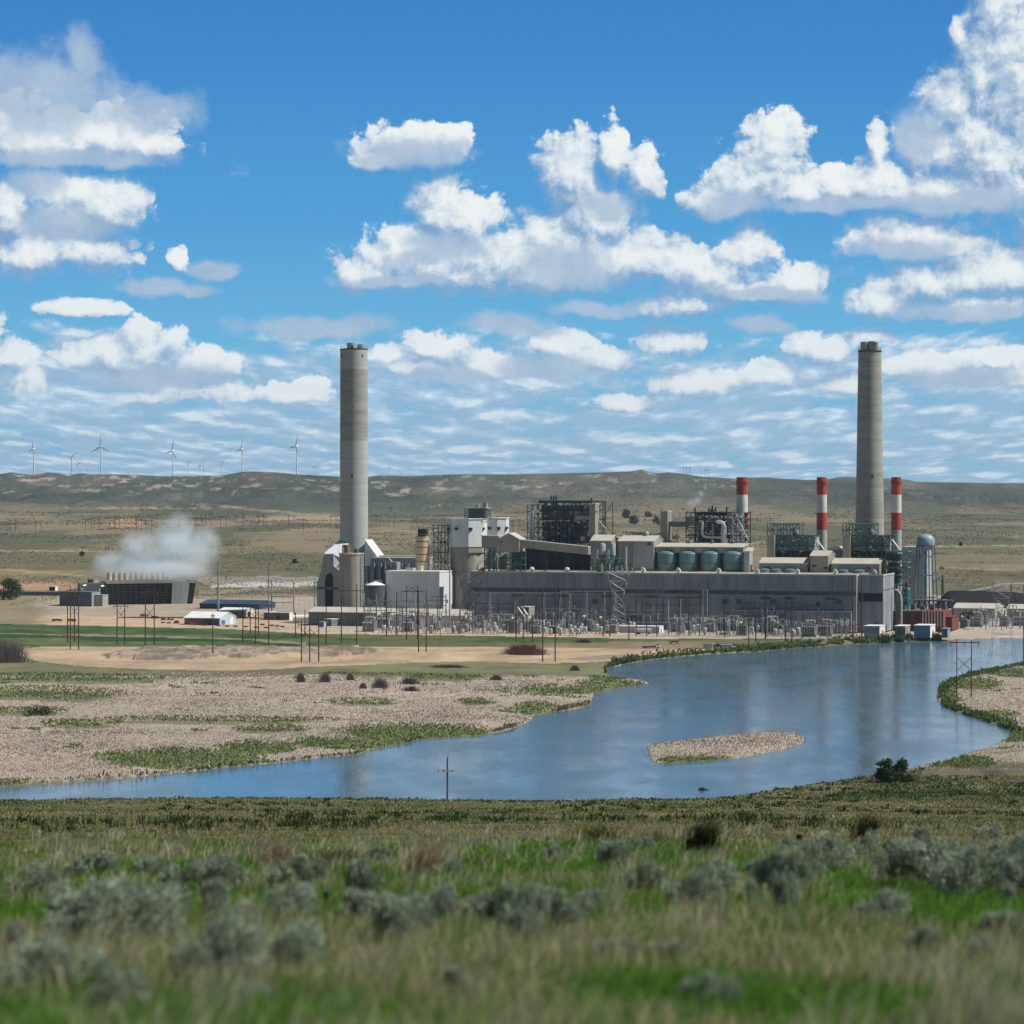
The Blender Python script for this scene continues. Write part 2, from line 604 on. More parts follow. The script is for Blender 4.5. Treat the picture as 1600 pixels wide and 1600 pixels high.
def tone_mat(name, rough=0.9, var=0.25, scale=0.5, stretch=(1, 1, 1), trans=0.0, spec=0.1, bump=0.0, fine=3.0):
    m = bpy.data.materials.new(name)
    m.use_nodes = True
    t = m.node_tree
    t.nodes.clear()
    b = NB(t)
    at_ = b.n('ShaderNodeAttribute', attribute_name='tone')
    geo = t.nodes.new('ShaderNodeNewGeometry')
    p = b.v('MULTIPLY', geo.outputs['Position'], stretch)
    n1 = b.noise(p, scale, 5, 0.62).outputs[0]
    n2 = b.noise(p, scale * fine, 4, 0.65).outputs[0]
    k = b.m('ADD', b.lin(n1, 0.25, 0.75, 1 - var, 1 + var), b.lin(n2, 0.25, 0.75, -var * 0.8, var * 0.8))
    c = b.v('SCALE', at_.outputs['Color'])
    t.links.new(k, c.node.inputs['Scale'])
    pr = b.n('ShaderNodeBsdfPrincipled', {'Base Color': c, 'Roughness': rough, 'Specular IOR Level': spec})
    if bump:
        bm_ = b.n('ShaderNodeBump', {'Height': n2, 'Strength': 1.0, 'Distance': bump})
        t.links.new(bm_.outputs[0], pr.inputs['Normal'])
    o = t.nodes.new('ShaderNodeOutputMaterial')
    if trans:
        tr = b.n('ShaderNodeBsdfTranslucent', {'Color': c})
        mx = b.n('ShaderNodeMixShader', (trans, pr.outputs[0], tr.outputs[0]))
        t.links.new(mx.outputs[0], o.inputs[0])
    else:
        t.links.new(pr.outputs[0], o.inputs[0])
    return m

# ------------------------------------------------------------------ land and water
RIVER_PX = [(-500, 1258), (-200, 1240), (0, 1230), (100, 1222), (200, 1215), (300, 1205), (345, 1200), (420, 1193), (500, 1184), (560, 1178), (577, 1172),
            (640, 1160), (662, 1155), (745, 1150), (790, 1142), (818, 1131), (831, 1124), (834, 1118), (868, 1112), (900, 1108), (921, 1101), (924, 1092),
            (930, 1082), (960, 1077), (1000, 1071), (1015, 1067), (992, 1062), (957, 1058), (945, 1051), (944, 1046), (958, 1042), (984, 1036), (1016, 1031),
            (1060, 1026), (1120, 1021), (1184, 1018), (1240, 1013), (1300, 1009), (1344, 1006), (1412, 1003), (1476, 1001), (1520, 999), (1600, 997),
            (1800, 988), (2100, 980), (2500, 976), (2500, 1006), (2000, 1016), (1700, 1030), (1600, 1037), (1576, 1042), (1540, 1050), (1504, 1058), (1484, 1066),
            (1466, 1076), (1464, 1092), (1476, 1104), (1500, 1114), (1532, 1124), (1560, 1134), (1582, 1142), (1580, 1152), (1560, 1164), (1520, 1176),
            (1480, 1190), (1440, 1198), (1400, 1208), (1360, 1216), (1336, 1220), (1280, 1228), (1200, 1240), (1100, 1256), (1000, 1275), (900, 1285),
            (600, 1290), (200, 1300), (0, 1310), (-500, 1330)]
ISLAND_PX = [(1014, 1166), (1040, 1160), (1120, 1152), (1180, 1145), (1216, 1144), (1248, 1147), (1258, 1154), (1254, 1162), (1220, 1172),
             (1160, 1184), (1100, 1190), (1040, 1193), (1020, 1191), (1014, 1180)]
INLET_PX = [(1476, 1203), (1530, 1201), (1600, 1200), (1800, 1196), (1800, 1208), (1600, 1208), (1530, 1208), (1490, 1207)]


def flat(poly):
    return [((x - 800) * gd(y) / F, gd(y)) for x, y in poly]


RIVER_W, ISLAND_W, INLET_W = flat(RIVER_PX), flat(ISLAND_PX), flat(INLET_PX)
RIDGE = [(-400, 744), (-200, 738), (0, 741), (18, 738), (30, 740), (50, 742), (62, 740), (75, 738), (95, 740), (110, 742), (125, 739.5), (160, 741), (205, 741.5),
         (250, 744), (320, 743.5), (345, 743), (365, 740), (380, 737), (400, 737), (430, 738), (465, 741), (500, 743), (530, 745), (575, 745), (593, 742),
         (610, 743), (640, 744), (700, 741.5), (740, 741), (800, 741), (880, 739.5), (950, 738), (985, 736.5), (1003, 734), (1020, 739), (1030, 739.5),
         (1045, 738), (1065, 740), (1085, 743), (1100, 745), (1150, 748), (1160, 746.5), (1200, 746), (1225, 748), (1265, 750), (1300, 748), (1310, 745.5),
         (1325, 745), (1340, 746), (1400, 748), (1420, 750), (1433, 753), (1500, 754), (1600, 755), (1900, 752), (2300, 748)]
RX = [r[0] for r in RIDGE]
RY = [r[1] for r in RIDGE]
D_RIDGE = 8000.0


def land(x, y):
    """height of the land"""
    x, y = np.asarray(x, float), np.asarray(y, float)
    yy = np.maximum(y, 1.0)
    px = 800 + F * x / yy
    # ---- river flat and plain
    z = np.full(x.shape, 2.0)
    rise = np.interp(y, [1700, 2600, 4200, 6400], [0, 3.0, 11.0, 24.0])
    roll = fbm(x / 420, y / 700, 3, 4) * np.interp(y, [1600, 2300, 4000, 6500], [0, 4.0, 10.0, 14.0])
    z = z + rise + roll
    zr = H - (np.interp(px, RX, RY) - YH) * D_RIDGE / F
    t = np.clip((y - 6000) / (D_RIDGE - 6000), 0, 1)
    slope = t ** 1.25
    gully = (np.abs(fbm(x / 260, y / 420, 21, 5, 0.55)) * 2) ** 0.8
    hill = (zr - 26) * slope * 1.0 - gully * 34 * np.sin(np.pi * np.clip(t, 0, 1)) + 8 * np.sin(np.pi * t)
    z = z + np.where(y > 6000, hill, 0)
    z = np.where(y > D_RIDGE, zr - roll * 0 - (y - D_RIDGE) * 0.02, z)
    # blend the last stretch so the skyline follows the ridge
    w = sstep(y, 7600, 8000)
    z = np.where((y > 7600) & (y <= D_RIDGE), z * (1 - w) + zr * w, z)
    # ---- near slope running down from the road
    near = H - 1.8 - 0.1048 * y + 0.9 * fbm(x / 30, y / 60, 5, 3) * sstep(y, 60, 220) + 0.25 * fbm(x / 4, y / 7, 6, 3) * sstep(y, 22, 90)
    near = near - 2.2 * sstep(y, 170, 300) * (1 - sstep(y, 330, 480)) * (0.4 + fbm(x / 60, y / 80, 8, 2))
    zc = near
    k = sstep(px, 930, 1330)
    left = H - 1.8 - 0.1048 * 500 - np.maximum(y - 500, 0) * 0.5
    right = np.interp(y, [500, 700, 740], [H - 1.8 - 52.4, 1.6, 0.9])
    far_side = left * (1 - k) + right * k + 0.5 * fbm(x / 14, y / 20, 7, 3)
    zn = np.where(y < 500, zc, far_side)
    valley = np.where(y < 640, np.maximum(zn, -2.5), np.maximum(zn, np.minimum(z, 0.9)))
    z = np.where(y < 500, zn, np.where(y < 780, valley, z))
    return z


def shore(x, y, z):
    """cut the river bed"""
    m = (y > 505) & (y < 1800) & (np.abs(x) < 1200)
    xs, ys = x[m], y[m]
    ins = inpoly(xs, ys, RIVER_W)
    dr = polydist(xs, ys, RIVER_W)
    isl = inpoly(xs, ys, ISLAND_W)
    di = polydist(xs, ys, ISLAND_W)
    inl = inpoly(xs, ys, INLET_W)
    zz = z[m]
    bank = 0.25 + 0.75 * sstep(dr, 0, 14) + 0.9 * sstep(dr, 30, 110)
    out = np.where(ys < 760, np.minimum(zz, 0.2 + dr * 0.6), np.minimum(zz, bank))
    bed = -np.minimum(dr * 0.25, 1.8) - 0.05
    bed = np.where(isl, 0.25 + np.minimum(di * 0.06, 0.35), np.where(ins & (di < 6), np.maximum(bed, -0.1 - di * 0.25), bed))
    r = np.where(ins, bed, out)
    r = np.where(inl, -0.25, r)
    z = z.copy()
    z[m] = r
    return z


def ellmask(px, py, e):
    cx, cy, rx, ry = e
    return ((px - cx) / rx) ** 2 + ((py - cy) / ry) ** 2


GREENS = [(90, 1064, 190, 7), (60, 1088, 130, 9), (40, 1115, 70, 5), (340, 1128, 190, 4), (420, 1141, 60, 5), (285, 1187, 130, 15), (400, 1170, 60, 10), (60, 1226, 90, 8),
          (170, 1220, 70, 5), (655, 1146, 125, 13), (560, 1162, 110, 8), (840, 1104, 30, 6), (880, 1078, 70, 7), (960, 1070, 60, 6), (570, 1101, 50, 5), (745, 1098, 28, 5),
          (700, 1060, 60, 4), (830, 1113, 50, 4), (490, 1160, 25, 7), (130, 1135, 60, 5), (640, 1055, 130, 3.5), (950, 1060, 30, 6),
          (1520, 1068, 45, 10), (1480, 1085, 16, 14), (1540, 1118, 60, 6), (1500, 1190, 50, 10), (1590, 1150, 40, 10), (1600, 1052, 60, 7), (1060, 1188, 34, 6), (1110, 1186, 60, 5)]
SAND_PX = [(35, 1012), (110, 1007), (200, 1010), (330, 1009), (480, 1012), (520, 1008), (700, 1004), (800, 1006), (870, 1005), (960, 1006), (1060, 1003), (1180, 1004), (1290, 1000),
           (1340, 997), (1345, 1000), (1290, 1004), (1180, 1013), (1100, 1019), (1020, 1024), (960, 1033), (930, 1034), (850, 1036), (750, 1034), (640, 1036), (560, 1040), (470, 1042), (380, 1047), (250, 1046),
           (120, 1040), (60, 1033), (28, 1024)]
MOUND_PX = [(165, 1023), (220, 1014), (330, 1012), (480, 1013), (560, 1012), (592, 1017), (540, 1024), (400, 1026), (250, 1030), (170, 1029)]


def strip_top(px):
    return np.interp(px, [-400, 0, 120, 360, 480, 660, 860, 1000, 1300], [973, 975, 977, 983, 990, 992, 995, 998, 998])


def strip_bot(px):
    return np.interp(px, [-400, 0, 240, 400, 480, 560, 700, 860, 1000, 1100, 1300], [1011, 1010, 1010, 1011, 1009, 1007, 1004, 1005, 1003, 1001, 1000])


def paint(x, y, z):
    """what grows or lies where: base tones of the land"""
    yy = np.maximum(y, 1.0)
    px = 800 + F * x / yy
    py = YH + (H - z) * F / yy
    n = x.size
    wob = fbm(x / 25, y / 40, 31, 4)
    wob2 = fbm(x / 6, y / 12, 33, 3)
    qx, qy = px + wob * 26, py + wob * 7 + wob2 * 2.5
    c = np.zeros((n, 3))
    # plain: sage, cured grass and bare earth in drifts
    g1 = fbm(x / 220, y / 900, 41, 5, 0.6)
    g2 = fbm(x / 60, y / 260, 43, 5, 0.6)
    g3 = fbm(x / 500, y / 420, 45, 3)
    sage, dry, earth = np.array((0.098, 0.100, 0.062)), np.array((0.200, 0.165, 0.104)), np.array((0.250, 0.185, 0.128))
    w1 = sstep(g1 + 0.5 * g2, -0.12, 0.16)[:, None]
    c[:] = sage * (1 - w1) + dry * w1
    we = sstep(g2 + 0.8 * g3, 0.20, 0.34)[:, None]
    c = c * (1 - we * 0.6) + earth * we * 0.6
    # hills
    th = sstep(y, 5600, 6900)[:, None]
    hillc = np.array((0.054, 0.066, 0.050)) * (1 + 0.9 * fbm(x / 130, y / 300, 51, 4)[:, None]) + np.array((0.05, 0.03, 0.022)) * sstep(g1, 0.0, 0.2)[:, None]
    c = c * (1 - th) + hillc * th
    pale = (sstep(fbm(x / 38, y / 90, 61, 5, 0.65), 0.09, 0.17) * sstep(y, 6600, 7500) * sstep(fbm(x / 420, y / 800, 63, 3), -0.08, 0.12))[:, None]
    c = c * (1 - pale * 0.75) + np.array((0.40, 0.34, 0.29)) * pale * 0.75
    red = (np.exp(-((px - 400) / 46) ** 2) * sstep(y, 7000, 7700))[:, None] * 0.6
    c = c * (1 - red) + np.array((0.105, 0.070, 0.055)) * red

    def put(mask, col, k=1.0, jit=0.0):
        nonlocal c
        mk = (mask.astype(float) if mask.dtype == bool else mask)[:, None] * k
        cc = np.array(col)[None, :] * (1 + jit * (wob[:, None] * 2 + wob2[:, None]))
        c = c * (1 - mk) + cc * mk
    plain = (py < 960)
    # tracks, cuts and pale ground on the plain
    for (x0, y0, x1, y1, h) in ((0, 891, 141, 899, 1.6), (-300, 878, 0, 891, 1.6), (-300, 862, 160, 861, 1.4), (580, 846, 650, 846, 1.2), (100, 793, 330, 795, 1.0), (1420, 855, 1700, 850, 1.3),
                                (1460, 887, 1700, 890, 1.2), (300, 787, 560, 811, 1.2), (660, 795, 690, 788, 0.8), (310, 926, 500, 915, 2.0), (900, 880, 1200, 846, 0.8)):
        yl = y0 + (px - x0) / (x1 - x0) * (y1 - y0)
        put(np.clip(1.3 - np.abs(qy - yl) / h, 0, 1) * ((px > x0) & (px < x1) & plain), (0.33, 0.27, 0.18), 0.8)
    put(inpoly(qx, qy, [(155, 815), (185, 810), (215, 812), (232, 825), (180, 824)]) & plain, (0.40, 0.24, 0.15), 0.7)
    put(inpoly(qx, qy, [(395, 812), (440, 806), (545, 808), (545, 815), (440, 815)]) & plain, (0.36, 0.28, 0.18), 0.6)
    put(inpoly(px, py + wob * 3, [(330, 914), (395, 909), (520, 907), (520, 915), (400, 917), (330, 918)]), (0.52, 0.52, 0.50), 0.8)
    put(inpoly(qx, qy, [(305, 905), (330, 900), (500, 902), (500, 910), (320, 912)]), (0.30, 0.27, 0.24), 0.7)
    put(inpoly(qx, qy, [(-200, 864), (140, 862), (520, 866), (520, 893), (350, 896), (150, 892), (-200, 884)]) & plain, (0.085, 0.092, 0.045), 0.55)
    put(inpoly(qx, qy, [(1280, 858), (1700, 850), (1700, 880), (1440, 884)]) & plain, (0.125, 0.118, 0.066), 0.5)
    put(inpoly(qx, qy, [(1460, 894), (1700, 890), (1700, 912), (1470, 912)]) & plain, (0.10, 0.088, 0.050), 0.6)
    put(inpoly(qx, qy, [(-300, 912), (110, 908), (120, 922), (-300, 924)]), (0.40, 0.24, 0.15), 0.75, 0.3)
    # works ground
    st, sb = strip_top(px), strip_bot(px)
    works = (py > 928) & (py < 1012) & (y > 1000)
    put(works & (px < 150) & (qy < st), (0.235, 0.200, 0.125), 0.9, 0.25)
    lw = sstep(qx + wob2 * 30, 40, 95)
    put(works * lw * (qy > 955 + np.clip((90 - px) * 0.35, 0, 30)) * (py < st + 1) * (px < 500), (0.42, 0.315, 0.22), 1, 0.2)
    put(works * lw * (qy < 962) * (px < 500) * sstep(qy, 926, 938), (0.34, 0.29, 0.235), 0.9, 0.2)
    put(works * sstep(qx, 440, 520) * (py < st + 1) * sstep(qy, 926, 936), (0.37, 0.325, 0.275), 1, 0.2)
    put(works & (px >= 470) & (px < 1000) & (qy > 985) & (py < st + 1), (0.47, 0.37, 0.275), 0.8, 0.2)
    ing = (py >= st) & (py <= sb + wob2 * 4) & (px < 1320) & (y > 1000)
    put(ing, (0.052, 0.092, 0.032), 1, 0.6)
    put(ing & (fbm(x / 30, y / 60, 73, 4) > 0.07), (0.12, 0.125, 0.06), 0.55, 0.3)
    put(ing & (np.abs(qy - (st + 15)) < 1.6) & (px < 480), (0.25, 0.235, 0.15), 0.75)
    put(ing & (qy > st + 16) & (qy < st + 22) & (px < 480), (0.018, 0.042, 0.016), 0.7)
    put(ing & (px > 480) & (wob2 > 0.05), (0.095, 0.11, 0.04), 0.5)
    # river flat: cured reed beds, pinkish straw
    st_m = np.where(px < 1340, np.maximum(sb, 1036), 1002)
    flat_ = (y > 690) & (y < 1340) & (py > sb)
    put(flat_, (0.34, 0.295, 0.245), 1, 0.15)
    put(flat_ & (fbm(x / 40, y / 90, 71, 4) > 0.06), (0.35, 0.30, 0.25), 0.6)
    put(flat_ & (py < 1056 + wob * 8) & (px < 960), (0.115, 0.125, 0.055), 0.85, 0.4)
    for e in GREENS:
        put((1 - sstep(ellmask(qx, qy, e), 0.55, 1.15)) * flat_, (0.105, 0.135, 0.048), 0.85, 0.4)
    put(inpoly(qx * 0.35 + px * 0.65, py + wob * 3, SAND_PX) & flat_, (0.41, 0.315, 0.215), 1, 0.22)
    put(inpoly(px, py, SAND_PX) & flat_ & (fbm(x / 12, y / 40, 76, 4) > 0.12), (0.33, 0.27, 0.18), 0.6, 0.3)
    for (x0, y0, x1, y1, bow) in ((60, 1031, 640, 1031, 4), (60, 1033.4, 640, 1033, 4), (600, 1013, 1180, 1009, 5), (600, 1015, 1180, 1010.5, 5), (420, 1036, 930, 1028, 2), (700, 1022, 1000, 1012, 3), (1000, 1009, 1290, 1002, 0.5)):
        u = (px - x0) / (x1 - x0)
        yl = y0 + u * (y1 - y0) + bow * np.sin(np.pi * np.clip(u, 0, 1)) + wob * 5
        put(np.clip(1.4 - np.abs(py - yl) / .7, 0, 1) * (u > 0) * (u < 1) * flat_, (0.27, 0.205, 0.14), 0.7)
    put(inpoly(qx, qy, MOUND_PX) & flat_, (0.275, 0.225, 0.175), 0.95, 0.6)
    put(inpoly(qx, qy, MOUND_PX) & flat_ & (fbm(x / 2.5, y / 5, 75, 3) > 0.03), (0.17, 0.135, 0.105), 0.8, 0.3)
    put(inpoly(qx, py + wob * 2, [(880, 1029), (930, 1024), (985, 1022), (1000, 1025), (960, 1030), (900, 1032)]) & flat_, (0.20, 0.18, 0.15), 0.7)
    # near slope
    nr = ((y < 505) | ((y < 780) & (z > 1.2)))
    f1, f2 = fbm(x / 18, y / 40, 81, 4), fbm(x / 3, y / 6, 83, 4)
    nc = np.array((0.118, 0.110, 0.052)) * (1 + 1.1 * f2[:, None]) * (1 - sstep(f1, 0, 0.25)[:, None]) + np.array((0.072, 0.098, 0.034)) * (1 + 1.0 * f2[:, None]) * sstep(f1, 0, 0.25)[:, None]
    c = np.where(nr[:, None], nc, c)
    put(nr & (y > 150) & (y < 500) & (f1 + 0.5 * f2 > 0.10), (0.055, 0.085, 0.028), 0.7)
    put((y > 490) & (y < 800) & (px > 1000) & (z > 0.3) & (py > 1190), (0.105, 0.102, 0.046), 0.85, 0.9)
    put((y > 500) & (z < 0.02), (0.10, 0.085, 0.06), 1.0)
    return np.clip(c, 0.004, 0.9)


def ground_grid():
    s_in = np.linspace(-0.235, 0.235, 820)
    s_out = np.geomspace(0.24, 1.3, 46)
    s = np.concatenate([-s_out[::-1], s_in, s_out])
    rows = [np.arange(-60, 18, 3.0)]
    y = 18.0
    r = []
    while y < 16000:
        r.append(y)
        y *= 1.014 if y < 500 else 1.0042 if y < 1750 else 1.011 if y < 5600 else 1.005 if y < 8100 else 1.03
    rows = np.concatenate([rows[0], np.array(r)])
    S_, Y_ = np.meshgrid(s, rows)
    X_ = S_ * (np.maximum(Y_, 0) + 25)
    return X_, Y_


def build_ground():
    X_, Y_ = ground_grid()
    sh = X_.shape
    x, y = X_.ravel(), Y_.ravel()
    z = shore(x, y, land(x, y))
    # the dirt bank on the sand flat has real height
    yy = np.maximum(y, 1)
    c = paint(x, y, z)
    px, py = 800 + F * x / yy, YH + (H - z) * F / yy
    mound = inpoly(px, py, MOUND_PX) & (y > 900)
    z = z + np.where(mound, 1.1 + 2.2 * fbm(x / 5, y / 9, 91, 3), 0)
    nr, ncol = sh
    i = np.arange((nr - 1) * ncol).reshape(nr - 1, ncol)[:, :-1].ravel()
    quads = np.stack([i, i + 1, i + ncol + 1, i + ncol], 1)
    m = tone_mat('land', 0.95, 0.16, 0.06, (1, 0.6, 1), bump=0.25, fine=6)
    o = bpy.data.objects.new('ground', np_mesh('ground', np.stack([x, y, z], 1), quads, c, m, True, True))
    COL.objects.link(o)
    tag(o, 'river flats and sagebrush plain rising to low bare hills', None, None, 'structure')


build_ground()


def build_water():
    m = bpy.data.materials.new('river water')
    m.use_nodes = True
    t = m.node_tree
    t.nodes.clear()
    b = NB(t)
    geo = t.nodes.new('ShaderNodeNewGeometry')
    p = geo.outputs['Position']
    n1 = b.noise(b.v('MULTIPLY', p, (0.35, 0.9, 1)), 1.0, 4, 0.6).outputs[0]
    n3 = b.noise(b.v('MULTIPLY', p, (0.16, 0.085, 1)), 1.0, 3, 0.6).outputs[0]
    n1 = b.m('MULTIPLY_ADD', n3, 1.5, n1)
    n2 = b.noise(b.v('MULTIPLY', p, (0.05, 0.022, 1)), 1.0, 4, 0.6).outputs[0]
    amp = b.ss(n2, 0.35, 0.65, 0.035, 0.085)
    bp = b.n('ShaderNodeBump', {'Height': n1, 'Strength': 1.0, 'Distance': amp})
    rgh = b.ss(n2, 0.35, 0.65, 0.09, 0.15)
    pr = b.n('ShaderNodeBsdfPrincipled', {'Base Color': (0.075, 0.140, 0.185, 1), 'Roughness': rgh, 'IOR': 1.33, 'Specular IOR Level': 0.5, 'Normal': bp.outputs[0]})
    o = t.nodes.new('ShaderNodeOutputMaterial')
    t.links.new(pr.outputs[0], o.inputs[0])
    me = bpy.data.meshes.new('river')
    me.from_pydata([(-900, 540, 0), (900, 540, 0), (1300, 1900, 0), (-1300, 1900, 0)], [], [(0, 1, 2, 3)])
    me.materials.append(m)
    w = bpy.data.objects.new('river', me)
    COL.objects.link(w)
    tag(w, 'calm blue river bending past the power station', None, None, 'structure')


build_water()

# ------------------------------------------------------------------ power station
PF = Frame(-22.2, 1540.0, math.radians(-17.8))
GZ = 2.0
M_HALL = mat('grey ribbed siding', (0.275, 0.30, 0.325), 0.6, 0, 0.20, 0.06, 0.12)
M_HALLB = mat('slate siding band', (0.085, 0.10, 0.105), 0.6, 0, 0.15, 0.05, 0.2)
M_TAN = mat('tan siding', (0.30, 0.285, 0.25), 0.6, 0, 0.12, 0.08, 0.2)
M_ROOF = mat('pale metal roof', (0.52, 0.50, 0.435), 0.5, 0, 0.08, 0.1)
M_WHITE = mat('white siding', (0.66, 0.70, 0.72), 0.5, 0, 0.07, 0.1, 0.2)
M_WHITEP = mat('white paint', (0.80, 0.80, 0.78), 0.45, 0, 0.06, 0.2)
M_GREYW = mat('light grey siding', (0.31, 0.335, 0.35), 0.55, 0, 0.12, 0.1, 0.15)
M_CONC = mat('formed concrete', (0.375, 0.395, 0.385), 0.85, 0, 0.08, 0.035, 14.0)
M_CONCD = mat('stained concrete', (0.30, 0.312, 0.285), 0.85, 0, 0.13, 0.05, 7.0)
M_CONCV = mat('streaked concrete', (0.36, 0.34, 0.30), 0.85, 0, 0.2, 0.25, 0.05)
M_DARK = mat('dark steel', (0.035, 0.045, 0.048), 0.6, 0.2, 0.3, 0.3)
M_BLACK = mat('shade black recess', (0.012, 0.014, 0.017), 0.8, 0, 0.3, 0.2)  # near black that puts the deep shade of recesses into the colour
M_GREEN = mat('green painted steel', (0.060, 0.150, 0.135), 0.55, 0, 0.25, 0.3)
M_TEAL = mat('teal tank paint', (0.115, 0.215, 0.235), 0.45, 0, 0.14, 0.2, 0.3)
M_SILV = mat('galvanised pipe', (0.52, 0.55, 0.57), 0.4, 0.3, 0.15, 0.3)
M_STEEL = mat('galvanised steel', (0.30, 0.33, 0.35), 0.5, 0.2, 0.2, 0.3)
M_CASE = mat('boiler casing', (0.17, 0.18, 0.18), 0.65, 0, 0.25, 0.12, 0.3)
M_RED = mat('signal red paint', (0.43, 0.060, 0.038), 0.6, 0, 0.18, 0.15, 0.4)
M_STWHITE = mat('chimney white paint', (0.70, 0.69, 0.64), 0.6, 0, 0.14, 0.2, 0.4)
M_BEIGE = mat('beige tank paint', (0.60, 0.45, 0.29), 0.6, 0, 0.1, 0.1, 1.0)
M_GLASS = mat('dark glazing', (0.03, 0.035, 0.04), 0.15, 0, 0.1, 0.5, spec=0.5)
M_LOUV = mat('louvre grey', (0.09, 0.10, 0.105), 0.6, 0, 0.2, 0.4)
M_BRICK = mat('red brick', (0.19, 0.056, 0.043), 0.85, 0, 0.25, 0.8)
M_BRICKP = mat('pale pilaster', (0.60, 0.52, 0.46), 0.8, 0, 0.1, 0.5)
M_RUST = mat('rusty steel', (0.28, 0.12, 0.07), 0.8, 0, 0.3, 0.5)
M_ORANGE = mat('orange paint', (0.62, 0.20, 0.08), 0.6, 0, 0.15, 0.5)
M_COAL = mat('coal', (0.010, 0.010, 0.012), 0.9, 0, 0.3, 0.15, bump=1.0)


def zbox(mb, px0, px1, b, dep, yt, yb=None, fr=PF):
    a0, a1 = fr.A(px0, b), fr.A(px1, b)
    am = (a0 + a1) / 2
    z1 = fr.Z(yt, am, b)
    z0 = GZ if yb is None else fr.Z(yb, am, b)
    mb.box(a0, a1, b, b + dep, z0, z1)
    return a0, a1, z0, z1


def pbase(px0, px1, b, fr=PF, z=GZ):
    return ((fr.A(px0, b) + fr.A(px1, b)) / 2, b, z)


def windows(T, px, yt, w, h, b, mat_=M_LOUV, name='window', frame_=True):
    """openings set 2 cm proud in a wall, each with its frame"""
    for p in px:
        a, z = PF.pz(p, yt, b)
        m = MB().box(a, a + w, b - 0.06, b + 0.1, z - h, z)
        o = T.part(name, m, mat_)
        if frame_:
            f = MB()
            for (x0, x1, z0, z1) in ((a - .25, a, z - h - .25, z + .25), (a + w, a + w + .25, z - h - .25, z + .25), (a, a + w, z, z + .25), (a, a + w, z - h - .25, z - h)):
                f.box(x0, x1, b - 0.14, b + 0.1, z0, z1)
            T.part('frame', f, M_STEEL, o)


def ribs(mb, a0, a1, b, z0, z1, step=3.0, out=0.10):
    n = max(1, int((a1 - a0) / step))
    for i in range(1, n):
        a = a0 + (a1 - a0) * i / n
        mb.box(a - 0.12, a + 0.12, b - out, b, z0, z1)


